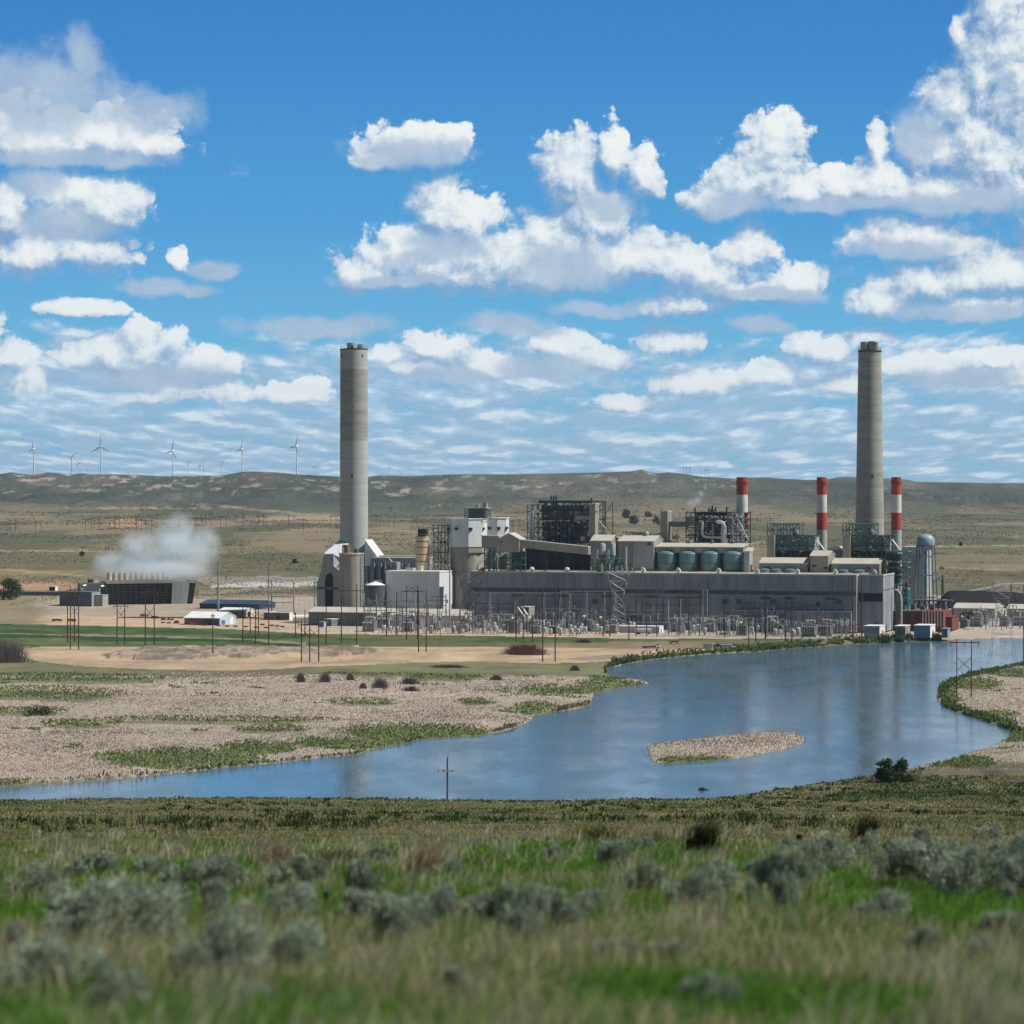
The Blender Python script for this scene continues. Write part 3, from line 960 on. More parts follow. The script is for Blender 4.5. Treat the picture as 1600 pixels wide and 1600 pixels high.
# ---- turbine hall
def turbine_hall():
    T = Thing('turbine_hall', 'long low grey turbine hall stretching behind the switchyard', 'building', pbase(735, 1338, 0), PF)
    a0, a1 = PF.A(735, 0), PF.A(1338, 0)
    zt = 31.5
    w = MB()
    w.box(a0, a1, 0, 36, GZ, zt - 0.8)
    ribs(w, a0, a1, 0, GZ, 20.0, 2.4, 0.07)
    ribs(w, a0, a1, 0, 23.0, zt - 1, 2.4, 0.07)
    T.part('wall', w, M_HALL)
    T.part('wall_band', MB().box(a0 + .3, a1 + .0, -0.22, 0, 20.6, 22.6), M_HALLB)
    p = MB().box(a0 - .3, a1 + .3, -0.35, 0.6, zt - 0.8, zt).box(a0 - .3, a1 + .3, 35.6, 36.3, zt - .8, zt).box(a0 - .3, a0 + .3, 0.6, 35.6, zt - .8, zt)
    T.part('parapet', p, M_ROOF)
    T.part('roof', MB().box(a0 + .3, a1 - .3, 0.6, 35.6, zt - .8, zt - .5), M_ROOF)
    windows(T, [925, 1128, 1150, 1203, 1305], 936, 3.6, 2.6, 0)
    windows(T, [895, 1060, 1275], 941, 2.2, 1.6, 0)
    for i, p_ in enumerate((790, 985, 1118, 1255)):
        a, z = PF.pz(p_, 958, 0)
        d = MB().box(a, a + 6, -0.1, 0.1, GZ, GZ + 7)
        o = T.part('door', d, M_LOUV)
        T.part('frame', MB().box(a - .4, a, -0.18, 0.1, GZ, GZ + 7.4).box(a + 6, a + 6.4, -0.18, .1, GZ, GZ + 7.4).box(a, a + 6, -0.18, .1, GZ + 7, GZ + 7.4), M_STEEL, o)
    for p_ in (760, 838, 905, 968, 1036, 1105, 1172, 1240, 1300):
        a = PF.A(p_, 0)
        T.part('downpipe', MB().box(a - .14, a + .14, -.5, -.24, GZ, zt - 1), M_STEEL)
    for p_ in (800, 872, 940, 1010, 1090, 1188, 1226, 1290):
        a = PF.A(p_, 0)
        T.part('louvre', MB().box(a, a + 5.5, -.16, -.0, 18.2, 19.6), M_LOUV)
    # lean-to gallery on the front wall, with its ledge
    g = MB().box(PF.A(1150, -5), PF.A(1330, -5), -5, -0.3, GZ, 12.2)
    lean = T.part('annexe', g, M_HALL)
    T.part('roof', MB().box(PF.A(1149, -5), PF.A(1331, -5), -5.4, -0.3, 12.2, 12.5), M_HALL, lean)
    # recessed east bay
    e0, e1 = a1 + 0.004, PF.A(1380, 5)
    T.part('east_bay', MB().box(e0 - 0, e1, 5, 36, GZ, zt - 0.8), M_HALL)
    T.part('parapet', MB().box(e0 + .3, e1 + .3, 4.7, 5.5, zt - .8, zt).box(e1 - .4, e1 + .3, 5.5, 36, zt - .8, zt), M_ROOF)
    bay = MB().box(PF.A(1342, 5), PF.A(1379, 5), 4.9, 5.2, 17.5, 21.8)
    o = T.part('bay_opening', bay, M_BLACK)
    sl = MB()
    for i in range(5):
        sl.box(PF.A(1342, 5), PF.A(1379, 5), 4.72, 4.9, 17.8 + i * .85, 18.15 + i * .85)
    T.part('louvre_slat', sl, M_DARK, o)
    T.part('end_wall_band', MB().box(e1, e1 + .12, 5.6, 36, 23.2, 23.6), M_HALLB)
    T.part('door', MB().box(e1, e1 + .14, 12, 15, GZ, GZ + 4), M_LOUV)
    T.part('door', MB().box(PF.A(1366, 5), PF.A(1366, 5) + 2.2, 4.88, 5.2, GZ, GZ + 5), M_LOUV)


turbine_hall()


def ventilator(px, y, kind, label):
    b = 6.0
    a, _ = PF.pz(px, y, b)
    z = 31.0
    T = Thing('roof_ventilator', label, 'ventilator', (a, b, z), PF, 'ventilators along the turbine hall roof')
    if kind == 'mush':
        T.part('neck', MB().lathe(a, b, [(0.7, z), (0.7, z + 1.6)], 14), M_STEEL)
        T.part('hood', MB().lathe(a, b, [(0.9, z + 1.2), (1.5, z + 1.4), (1.45, z + 1.75), (1.0, z + 2.5), (0.3, z + 2.8)], 16), M_ROOF, smooth=True)
    else:
        T.part('neck', MB().lathe(a, b, [(0.6, z), (0.6, z + 1.0)], 12), M_STEEL)
        T.part('hood', MB().prism([(a - 2.4, z + .9), (a + 1.6, z + .9), (a + 1.5, z + 1.7), (a + .7, z + 2.8), (a - .2, z + 3.0), (a - .8, z + 1.6), (a - 2.4, z + 1.4)], b - 1.1, b + 1.1), M_ROOF)
    return T


VLAB = ['round mushroom ventilator on hall roof under the sloping gallery, nearer the white silos', 'round mushroom ventilator on hall roof at the foot of the sloping gallery',
        'hooded ventilator on hall roof in front of the louvred grey house', 'hooded ventilator on hall roof between first and second teal tanks', 'hooded ventilator on hall roof in front of the third teal tank',
        'hooded ventilator on hall roof just right of the teal tanks', 'hooded ventilator on hall roof before the low tan gallery', 'hooded ventilator on hall roof below the raised gable',
        'hooded ventilator on hall roof near its east end']
for (px, k), lb in zip(((831, 'mush'), (886, 'mush'), (1004, 'h'), (1059, 'h'), (1122, 'h'), (1182, 'h'), (1245, 'h'), (1304, 'h'), (1365, 'h')), VLAB):
    ventilator(px, 889, k, lb)


# ---- chimneys
def chimney(px, b, w_bot, w_top, y_top, bands, label, flues=None, rim=True, holes=(), y_split=None, name='chimney', hmat=None):
    a = PF.A(px, b)
    d = PF.depth(a, b)
    rb, rt = w_bot / 2 * d / F, w_top / 2 * d / F
    zt = PF.Z(y_top, a, b)
    T = Thing(name, label, 'chimney', (a, b, GZ), PF)

    def rad(z):
        return rb + (rt - rb) * (z - GZ) / (zt - GZ)
    for i, (nm, y0, y1, m_) in enumerate(bands):
        z1 = PF.Z(y0, a, b) if y0 is not None else zt
        z0 = PF.Z(y1, a, b) if y1 is not None else GZ
        n = max(1, int((z1 - z0) / 20))
        prof = [(rad(z0 + (z1 - z0) * k / n), z0 + (z1 - z0) * k / n) for k in range(n + 1)]
        T.part(nm, MB().lathe(a, b, prof, 56), m_, smooth=True)
    if flues:
        for (fx, fr_, fy) in flues:
            af = PF.A(fx, b)
            zf = PF.Z(fy, af, b)
            r = fr_ * d / F
            T.part('flue', MB().lathe(af, b + (0.0 if fx % 2 else 2.0), [(r, zt - 3), (r, zf)], 24, True, False).lathe(af, b + (0.0 if fx % 2 else 2.0), [(r * .9, zf - 4), (r * .9, zf), (r, zf)], 24, True, False), M_CONCD, smooth=True)
        rl = MB()
        for k in range(26):
            an = 2 * math.pi * k / 26
            rl.bar((a + rt * math.cos(an), b + rt * math.sin(an), zt), (a + rt * math.cos(an), b + rt * math.sin(an), zt + 1.3), 0.06)
        rl.tube([(a + rt * math.cos(2 * math.pi * k / 26), b + rt * math.sin(2 * math.pi * k / 26), zt + 1.3) for k in range(27)], 0.06, 4)
        T.part('railing', rl, M_STEEL)
    for (hx, hy, s) in holes:
        ah = PF.A(hx, b)
        z = PF.Z(hy, ah, b)
        off = ah - a
        rr = rad(z)
        bh = b - math.sqrt(max(rr * rr - off * off, 0.01))
        T.part('hatch', MB().box(ah - s * .22, ah + s * .22, bh - 0.15, bh + 1.0, z - s * .32, z + s * .32), M_LOUV)
    if rim:
        for yy, ex in rim:
            z = PF.Z(yy, a, b)
            T.part('gallery_ring', MB().lathe(a, b, [(rad(z) + ex, z - .35), (rad(z) + ex, z + .35)], 40), hmat or M_DARK)
    return T


chimney(553, 70, 44, 43, 545, [('shaft', 689, None, M_CONC), ('shaft', 577, 689, M_CONCD), ('shaft', None, 577, M_CONC)],
        'tall pale concrete chimney of even width above the beige silo', [(549, 7, 536), (562, 6, 538)], [(546, 0.08)],
        [(540.5, 556.5, 2.4), (570, 556, 2.0), (558.5, 636, 1.6), (557.5, 543, 2.5), (557.5, 744, 2.6)])
chimney(1359, 118, 49, 35.5, 547, [('shaft', None, None, M_CONCD)], 'tall tapering stained concrete chimney beside the water tower',
        [(1350, 6.5, 534), (1362, 6, 533), (1368.5, 4, 535)], [(549, 0.3)], [(1366.5, 744, 2.6)])
for (px, b, lab) in ((1159.5, 84, 'red and white banded chimney behind the smoking boiler'), (1284, 92, 'red and white banded chimney between the two green topped boilers'),
                     (1400.5, 70, 'red and white banded chimney nearest the water tower')):
    chimney(px, b, 19 if px < 1200 else 17.5, 17.5 if px < 1200 else 15.5, 745.5,
            [('shaft', 828, None, M_CONC), ('band', 801, 828, M_RED), ('band', 773, 801, M_STWHITE), ('band', None, 773, M_RED)], lab, None,
            [(752.5, 0.5), (755.5, 0.3)], [(px - 2, 846, 1.0)], hmat=M_RED)


# ---- west end: ducts, silos, tanks
def west_duct():
    T = Thing('flue_duct_house', 'pale grey flue duct house with sloping roof at the tall even chimney', 'building', pbase(496, 530, 46), PF)
    b0, b1 = 46, 56

    def q(px, py, b):
        a, z = PF.pz(px, py, b)
        return a, z
    prof = [(q(495, 960, b0)[0], GZ)] + [q(x, y, b0) for x, y in ((495, 912), (502, 890), (506.5, 866), (521, 866), (521, 884), (531, 892))] + [(q(531, 960, b0)[0], GZ)]
    T.part('wall', MB().prism(prof, b0, b1), M_GREYW)
    op = [(q(508, 960, b0)[0], GZ)] + [q(x, y, b0) for x, y in ((508, 903), (511, 897), (517, 895), (520.5, 902))] + [(q(520.5, 960, b0)[0], GZ)]
    T.part('arch_opening', MB().prism(op, b0 - 0.12, b0 + 0.3), M_BLACK)
    T.part('steel_collar', MB().box(q(496, 915, b0)[0], q(531, 915, b0)[0], b0 - .3, b0 - .13, q(510, 921, b0)[1], q(510, 917, b0)[1]), M_GREEN)
    # sloping duct up to the chimney
    f0, f1 = q(506.5, 866, b0), q(521, 866, b0)
    g0, g1 = q(529.5, 844.5, 66), q(551, 844.5, 66)
    dn = 13.0
    T.part('sloping_duct', MB().hexa([(f0[0], b0 + .05, f0[1] - .1), (f1[0], b0 + .05, f1[1] - .1), (g1[0], 66, g1[1] - dn), (g0[0], 66, g0[1] - dn),
                                      (f0[0] - .2, b0 - .2, f0[1] + .3), (f1[0], b0 - .2, f1[1] + .3), (g1[0], 66, g1[1]), (g0[0], 66, g0[1])]), M_WHITE)
    h0, h1 = q(522, 890, b0 + 2), q(531, 878, b0 + 2)
    T.part('sloping_duct', MB().hexa([(h0[0], b0 + 2, h0[1] - 6), (h1[0], b0 + 2, h1[1] - 8), (q(548, 870, 66)[0], 66, q(548, 884, 66)[1]), (q(538, 870, 66)[0], 66, q(538, 884, 66)[1]),
                                      (h0[0], b0 + 2, h0[1]), (h1[0], b0 + 2, h1[1]), (q(551, 870, 66)[0], 66, q(551, 862, 66)[1]), (q(538, 870, 66)[0], 66, q(538, 862, 66)[1])]), M_WHITE)
    T2 = Thing('flue_duct', 'white sloping flue duct leaning on the right side of the even chimney', 'duct', pbase(575, 592, 66), PF)
    pr = [q(574, 843, 66), q(593, 869, 66), q(593, 880, 66), q(574, 884, 66)]
    T2.part('casing', MB().prism(pr, 62, 74), M_WHITE)
    T2.part('support', MB().box(q(576, 900, 66)[0], q(580, 900, 66)[0], 64, 66, GZ, q(578, 884, 66)[1]).box(q(588, 900, 66)[0], q(591, 900, 66)[0], 64, 66, GZ, q(590, 881, 66)[1]), M_GREEN)


west_duct()


def round_tank(px0, px1, b, yt, name, label, cat, m_, cap=None, yb=None, bands=(), capm=None, group=None, n=36):
    a = (PF.A(px0, b) + PF.A(px1, b)) / 2
    d = PF.depth(a, b)
    r = (px1 - px0) / 2 * d / F
    zt = PF.Z(yt, a, b)
    z0 = GZ if yb is None else PF.Z(yb, a, b)
    T = Thing(name, label, cat, (a, b, z0), PF, group)
    T.part('shell', MB().lathe(a, b, [(r, z0), (r, zt)], n), m_, smooth=True)
    if cap == 'cone':
        T.part('roof', MB().lathe(a, b, [(r + .15, zt), (r * .5, zt + r * .22), (0.3, zt + r * .34)], n), capm or M_ROOF, smooth=True)
    elif cap == 'dome':
        T.part('roof', MB().lathe(a, b, [(r, zt), (r * .92, zt + r * .12), (r * .6, zt + r * .27), (.2, zt + r * .34)], n), capm or m_, smooth=True)
    elif cap == 'flat':
        T.part('roof', MB().lathe(a, b, [(r + .35, zt), (r + .35, zt + .7)], n), capm or M_ROOF)
    for y in bands:
        z = PF.Z(y, a, b)
        T.part('band', MB().lathe(a, b, [(r + .1, z - .18), (r + .1, z + .18)], n), M_LOUV)
    return T, a, r, zt


T, a, r, zt = round_tank(530, 568, 22, 866, 'concrete_silo', 'dark weathered concrete silo before the even chimney', 'silo', M_CONCV, 'flat')
hb = MB().tube([(a - r * .35, 22 - r * .96, GZ), (a - r * .35, 22 - r * .96, zt + 4)], 0.5, 8)
T.part('vent_pipe', hb, M_TAN)
T.part('bin_vent', MB().box(a - r * .7, a - r * .2, 20, 23, zt + .7, zt + 4.5).lathe(a - r * .45, 21.5, [(1.9, zt + 4.5), (1.9, zt + 5.2)], 10), M_RUST)
T.part('bin_vent', MB().box(a + r * .25, a + r * .55, 21, 24, zt + .7, zt + 3.0), M_LOUV)
lad = MB()
for s in (0, 1.3):
    lad.bar((a + r + .4 + s, 20, GZ), (a + r + .4 + s, 20, zt + 1), .13)
for k in range(18):
    lad.bar((a + r + .4, 20, GZ + 2 + k * 2), (a + r + 1.7, 20, GZ + 3 + k * 2), .1)
T.part('ladder_tower', lad, M_GREEN)

T, a, r, zt = round_tank(571, 603, 12, 914, 'storage_tank', 'dark grey storage tank with white conical roof beside the concrete silo', 'tank', M_LOUV, 'cone', capm=M_WHITEP)
T.part('railing', MB().tube([(a - r * .3, 12, zt + 2.2), (a + r * .6, 12, zt + 2.6)], .12, 4).bar((a - r * .3, 12, zt + 1), (a - r * .3, 12, zt + 2.2), .1).bar((a + r * .6, 12, zt), (a + r * .6, 12, zt + 2.6), .1), M_SILV)

# baghouse
T = Thing('baghouse', 'long flat roofed baghouse behind the white hall and beige silo', 'building', pbase(580, 651, 50), PF)
m = MB()
a0, a1, _, z1 = zbox(m, 579, 655, 50, 22, 873)
T.part('wall', m, M_GREYW)
T.part('roof', MB().box(a0 - .3, a1 + .3, 49.6, 72.3, z1, z1 + .7), M_ROOF)
m = MB()
c0, c1, zz0, zz1 = zbox(m, 592, 655, 62, 8, 868, 872)
T.part('roof_monitor', MB().box(c0, c1, 62, 70, z1 + .7, zz1), M_ROOF)
hop = MB()
for i in range(7):
    x = a0 + 2 + i * (a1 - a0 - 4) / 6
    hop.lathe(x, 48.6, [(0.5, 22), (1.6, 27), (1.6, 34)], 4, a0=math.pi / 4)
T.part('hopper', hop, M_STEEL)

T = Thing('fan_house', 'small grey fan house with looped pipe behind the white hall roof', 'building', pbase(604, 620, 40), PF)
m = MB()
a0, a1, _, z1 = zbox(m, 604, 620, 40, 6, 878)
T.part('wall', m, M_GREYW)
T.part('pipe', MB().tube([(a0 - .6, 39.5, z1 - 6), (a0 - .6, 39.5, z1), (a0 + 1.5, 39.5, z1 + 2.2), (a0 + 3.4, 39.5, z1)], .35, 8), M_SILV)
T.part('fan_casing', MB().lathe(a0 + 2.2, 39.4, [(1.1, z1 - 3.4), (1.2, z1 - 2.4), (.9, z1 - 1.4)], 12), M_RUST)

# white hall
T = Thing('scrubber_hall', 'white block hall with sunlit end wall below the beige silo', 'building', pbase(603, 685, 14), PF)
m = MB()
a0, a1, _, z1 = zbox(m, 603, 686, 14, 40, 894)
ribs(m, a0, a1, 14, GZ, z1, 2.6, .06)
T.part('wall', m, M_WHITE)
T.part('end_wall', MB().box(a1, a1 + .25, 14, 54, GZ, z1), M_WHITE)
T.part('roof', MB().box(a0 - .3, a1 + .5, 13.6, 54.3, z1, z1 + .6), M_WHITEP)
for bb, zz in ((24, 14), (47, 14)):
    T.part('wall_lamp', MB().box(a1 + .25, a1 + 1.2, bb, bb + 1.2, zz - .8, zz + .8), M_DARK)
rl = MB()
for i in range(14):
    x = a0 + (a1 - a0) * .25 + i * (a1 - a0) * .05
    rl.bar((x, 20, z1 + .6), (x, 20, z1 + 2.2), .08)
rl.bar((a0 + (a1 - a0) * .25, 20, z1 + 2.2), (a0 + (a1 - a0) * .9, 20, z1 + 2.2), .08)
T.part('railing', rl, M_STEEL)
T.part('roof_unit', MB().box(a0 + 9, a0 + 13, 22, 26, z1 + .6, z1 + 2.0).box(a0 + 15, a0 + 17, 24, 27, z1 + .6, z1 + 3.2), M_ROOF)

# beige silo on the hall
T, a, r, zt = round_tank(649.5, 671, 34, 839, 'beige_silo', 'sunlit beige steel silo rising from the white hall roof', 'silo', M_BEIGE, None, 892.5, (846, 855, 866, 877))
T.part('roof', MB().lathe(a, 34, [(r, zt), (r * .9, zt + .6)], 30), M_BEIGE)
T.part('filter_box', MB().box(a - r * .55, a + r * .7, 32, 36, zt + .6, zt + 4.4), M_DARK)
T.part('railing', MB().lathe(a, 34, [(r + .2, zt + .2), (r + .2, zt + .35)], 24).lathe(a, 34, [(r + .2, zt + 1.4), (r + .2, zt + 1.55)], 24), M_STEEL)
T.part('stair', MB().tube([(a + r + .3, 33, zt - 1), (a + r + 2.6, 33, zt - 8), (a + r + .3, 33, zt - 14), (a + r + 2.8, 33, zt - 18)], .28, 4), M_SILV)


def lattice(mb, a0, a1, b0, b1, z0, z1, nz, r=.22, na=1, diag=True):
    """open steel: posts, beams and cross braces"""
    xs = [a0 + (a1 - a0) * i / na for i in range(na + 1)]
    for b in (b0, b1):
        for x in xs:
            mb.bar((x, b, z0), (x, b, z1), r)
        for k in range(nz + 1):
            z = z0 + (z1 - z0) * k / nz
            mb.bar((a0, b, z), (a1, b, z), r * .8)
            if diag and k < nz:
                zn = z0 + (z1 - z0) * (k + 1) / nz
                for i in range(na):
                    if (i + k) % 2:
                        mb.bar((xs[i], b, z), (xs[i + 1], b, zn), r * .6)
                    else:
                        mb.bar((xs[i + 1], b, z), (xs[i], b, zn), r * .6)
    for x in xs:
        for k in range(nz + 1):
            z = z0 + (z1 - z0) * k / nz
            mb.bar((x, b0, z), (x, b1, z), r * .7)
    return mb


# green stair tower
T = Thing('stair_tower', 'dark green open steel stair tower between beige silo and white silos', 'tower', pbase(678, 700, 36), PF)
a0, a1 = PF.A(678, 36), PF.A(700, 36)
zt = PF.Z(832, (a0 + a1) / 2, 36)
T.part('frame', lattice(MB(), a0, a1, 36, 43, GZ, zt, 9, .3, 2), M_GREEN)
tp = MB()
for x in (a0 - .5, a0 + 2.5, a1 - 3.5, a1 - 1.8, a1 - .3):
    tp.bar((x, 36, zt), (x, 36, PF.Z(820, a0, 36)), .3)
tp.box(a0 - .6, a0 + 4.2, 35.5, 39, PF.Z(821, a0, 36), PF.Z(820, a0, 36)).box(a1 - 4, a1, 35.5, 39, PF.Z(821.5, a0, 36), PF.Z(820, a0, 36))
T.part('top_frame', tp, M_GREEN)
for k in range(9):
    z = GZ + (zt - GZ) * (k + 1) / 9
    T.part('landing', MB().box(a0 + .3, a1 - .3, 36.3, 42.7, z - .25, z), M_DARK)
st = MB()
for k in range(9):
    z = GZ + (zt - GZ) * k / 9
    st.bar((a0 - 1.5 if k % 2 else a0 + 3.5, 35.4, z), (a0 + 3.5 if k % 2 else a0 - 1.5, 35.4, z + (zt - GZ) / 9), .28)
T.part('stair', st, M_SILV)


# ---- eight-sided ash silos
def octo(px0, px1, b, yt, ys, yb, label, shaft):
    a = (PF.A(px0, b) + PF.A(px1, b)) / 2
    d = PF.depth(a, b)
    r = (px1 - px0) / 2 * d / F / math.cos(math.pi / 8)
    zt, zs = PF.Z(yt, a, b), PF.Z(ys, a, b)
    T = Thing('ash_silo', label, 'silo', (a, b, GZ), PF)
    T.part('bin', MB().lathe(a, b, [(r, zs), (r, zt)], 8, a0=math.pi / 8), M_WHITE)
    T.part('roof', MB().lathe(a, b, [(r + .4, zt), (r + .4, zt + .5)], 8, a0=math.pi / 8), M_WHITEP)
    T.part('skirt', MB().lathe(a, b, [(r * .97, PF.Z(yb, a, b)), (r * .97, zs)], 8, a0=math.pi / 8), M_TAN)
    if shaft:
        T.part('shaft', MB().lathe(a, b, [(r * .84, GZ), (r * .84, PF.Z(yb, a, b))], 32), M_CONCV, smooth=True)
    for k in (5, 6, 7, 4):
        an = math.pi / 4 * k + math.pi / 8 + .12
        x, y = a + (r * .95) * math.cos(an), b + (r * .95) * math.sin(an)
        T.part('flood_lamp', MB().box(x - .7, x + .9, y - 1.3, y + .5, zt - 6.0, zt - 4.6), M_DARK)
    return T, a, r, zt


T, a, r, zt = octo(701, 759, 46, 811, 854, 863, 'white eight sided silo on concrete shaft, nearer the beige silo', True)
octo(757, 794, 62, 810, 850, 860, 'white eight sided silo with no visible shaft above the gabled transfer house', True)
T = Thing('silo_penthouse', 'green steel penthouse with pipes on top of the white silos', 'penthouse', (a + 4, 46, zt + .5), PF)
x0, x1 = PF.A(730, 46), PF.A(762, 46)
z1 = PF.Z(794, a, 46)
T.part('frame', lattice(MB(), x0, x1, 42, 50, zt + .5, z1, 2, .25, 6), M_GREEN)
T.part('deck', MB().box(x0 - .5, x1 + .5, 41.6, 50.4, z1, z1 + .4), M_ROOF)
T.part('machinery', MB().box(x0 + 2, x0 + 5, 43, 48, zt + .5, z1 - .5).box(x0 + 6, x0 + 8.5, 43, 47, zt + .5, z1).lathe(x1 - 2, 45, [(1.0, zt), (1.0, z1 + 1)], 10), M_CASE)
T.part('roof_box', MB().box(x1 - 2.2, x1 - .2, 44, 47, z1 + .4, z1 + 3.0).box(x0 + 5.5, x0 + 7.5, 44, 46, z1 + .4, z1 + 1.8), M_STEEL)
T.part('mast', MB().bar((PF.A(771.5, 46), 44, zt), (PF.A(771.5, 46), 44, zt + 4.6), .3).bar((PF.A(768, 46), 44, zt), (PF.A(768, 46), 44, zt + 3.8), .3), M_SILV)


# ---- coal transfer house and sloping gallery
def gable_box(T, px0, px1, b, dep, y_eave, y_ridge, yb=None, wall=M_TAN, roof=M_ROOF, end='a', ov=.35, gable_m=None):
    """house with ridge along a (end='a') or along b (end='b')"""
    a0, a1 = PF.A(px0, b), PF.A(px1, b)
    am = (a0 + a1) / 2
    ze = PF.Z(y_eave, am, b)
    z0 = GZ if yb is None else PF.Z(yb, am, b)
    if end == 'a':
        zr = PF.Z(y_ridge, am, b + dep / 2)
        T.part('wall', MB().prismx([(b, z0), (b + dep, z0), (b + dep, ze), (b + dep / 2, zr), (b, ze)], a0, a1), wall)
        th = .35
        T.part('roof', MB().prismx([(b - ov, ze - .1), (b + dep / 2, zr + .02), (b + dep + ov, ze - .1), (b + dep + ov, ze - .1 + th), (b + dep / 2, zr + th), (b - ov, ze - .1 + th)], a0 - ov, a1 + ov), roof)
    else:
        zr = PF.Z(y_ridge, am, b)
        T.part('wall', MB().prism([(a0, z0), (a1, z0), (a1, ze), (am, zr), (a0, ze)], b, b + dep), wall)
        T.part('roof', MB().prism([(a0 - ov, ze - .1), (am, zr + .02), (a1 + ov, ze - .1), (a1 + ov, ze + .25), (am, zr + .37), (a0 - ov, ze + .25)], b - ov, b + dep + ov), roof)
    return a0, a1, z0, ze, zr


T = Thing('transfer_house', 'tan gabled coal transfer house on green steel legs', 'building', pbase(779, 811, 16, z=30.9), PF)
a0, a1, z0, ze, zr = gable_box(T, 779, 811, 16, 11, 843, 833.5, 862.5, end='b')
T.part('side_room', MB().box(PF.A(752.5, 17), a0 - .02, 17, 26, PF.Z(856, a0, 17), PF.Z(838, a0, 17)), M_TAN)
T.part('side_roof', MB().box(PF.A(752, 17), a0 - .4, 16.6, 26.4, PF.Z(838, a0, 17), PF.Z(836.8, a0, 17)), M_ROOF)
T.part('vent', MB().box(PF.A(783, 16), PF.A(784.6, 16), 15.8, 16.1, PF.Z(848, a0, 16), PF.Z(845.5, a0, 16)), M_BLACK)
for px0, px1, bt in ((757, 766, 856), (776, 797, 862), (799, 815, 862)):
    x0, x1 = PF.A(px0, 18), PF.A(px1, 18)
    T.part('leg', lattice(MB(), x0, x1, 18, 25, 30.9, PF.Z(bt, x0, 18), 3, .3, 1), M_GREEN)
T.part('brace', MB().bar((PF.A(757, 17), 17, PF.Z(876, a0, 17)), (PF.A(763, 17), 17, PF.Z(857, a0, 17)), .35).bar((PF.A(773, 17), 17, PF.Z(876, a0, 17)), (PF.A(778, 17), 17, PF.Z(858, a0, 17)), .35), M_SILV)

T = Thing('conveyor_gallery', 'long tan enclosed gallery sloping down from the gabled transfer house', 'conveyor', pbase(812, 920, 18), PF)
g = MB()
l, r_ = PF.pz(812.5, 844, 18), PF.pz(919, 855, 18)
hh = 4.0
g.hexa([(l[0], 18, l[1] - hh), (r_[0], 18, r_[1] - hh), (r_[0], 23, r_[1] - hh), (l[0], 23, l[1] - hh), (l[0], 18, l[1]), (r_[0], 18, r_[1]), (r_[0], 23, r_[1]), (l[0], 23, l[1])])
T.part('wall', g, M_TAN)
g = MB()
g.hexa([(l[0], 17.7, l[1]), (r_[0], 17.7, r_[1]), (r_[0], 23.3, r_[1]), (l[0], 23.3, l[1]), (l[0], 17.7, l[1] + .4), (r_[0], 17.7, r_[1] + .4), (r_[0], 23.3, r_[1] + .4), (l[0], 23.3, l[1] + .4)])
T.part('roof', g, M_ROOF)
for px in (850, 885):
    x = PF.A(px, 20)
    zt_ = l[1] + (r_[1] - l[1]) * (x - l[0]) / (r_[0] - l[0]) - hh
    T.part('leg', lattice(MB(), x - .8, x + .8, 18.5, 22.5, 30.9, zt_, 2, .16), M_DARK)

# dark coal bunker bay under the gallery
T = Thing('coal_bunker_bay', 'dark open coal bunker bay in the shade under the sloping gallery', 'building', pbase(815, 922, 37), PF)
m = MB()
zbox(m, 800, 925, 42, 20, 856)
T.part('back_wall', m, M_BLACK)  # deep shade under the gallery is painted in as near black
fr = MB()
x0, x1 = PF.A(816, 37), PF.A(922, 37)
zt_ = PF.Z(857, x0, 37)
for k in range(9):
    x = x0 + (x1 - x0) * k / 8
    fr.bar((x, 37, GZ), (x, 37, zt_), .22)
for z in (36, 40, zt_):
    fr.bar((x0, 37, z), (x1, 37, z), .2)
T.part('frame', fr, M_DARK)
T.part('roof', MB().box(x0 - 2, x1 + 1, 36.6, 42, zt_, zt_ + .4), M_DARK)


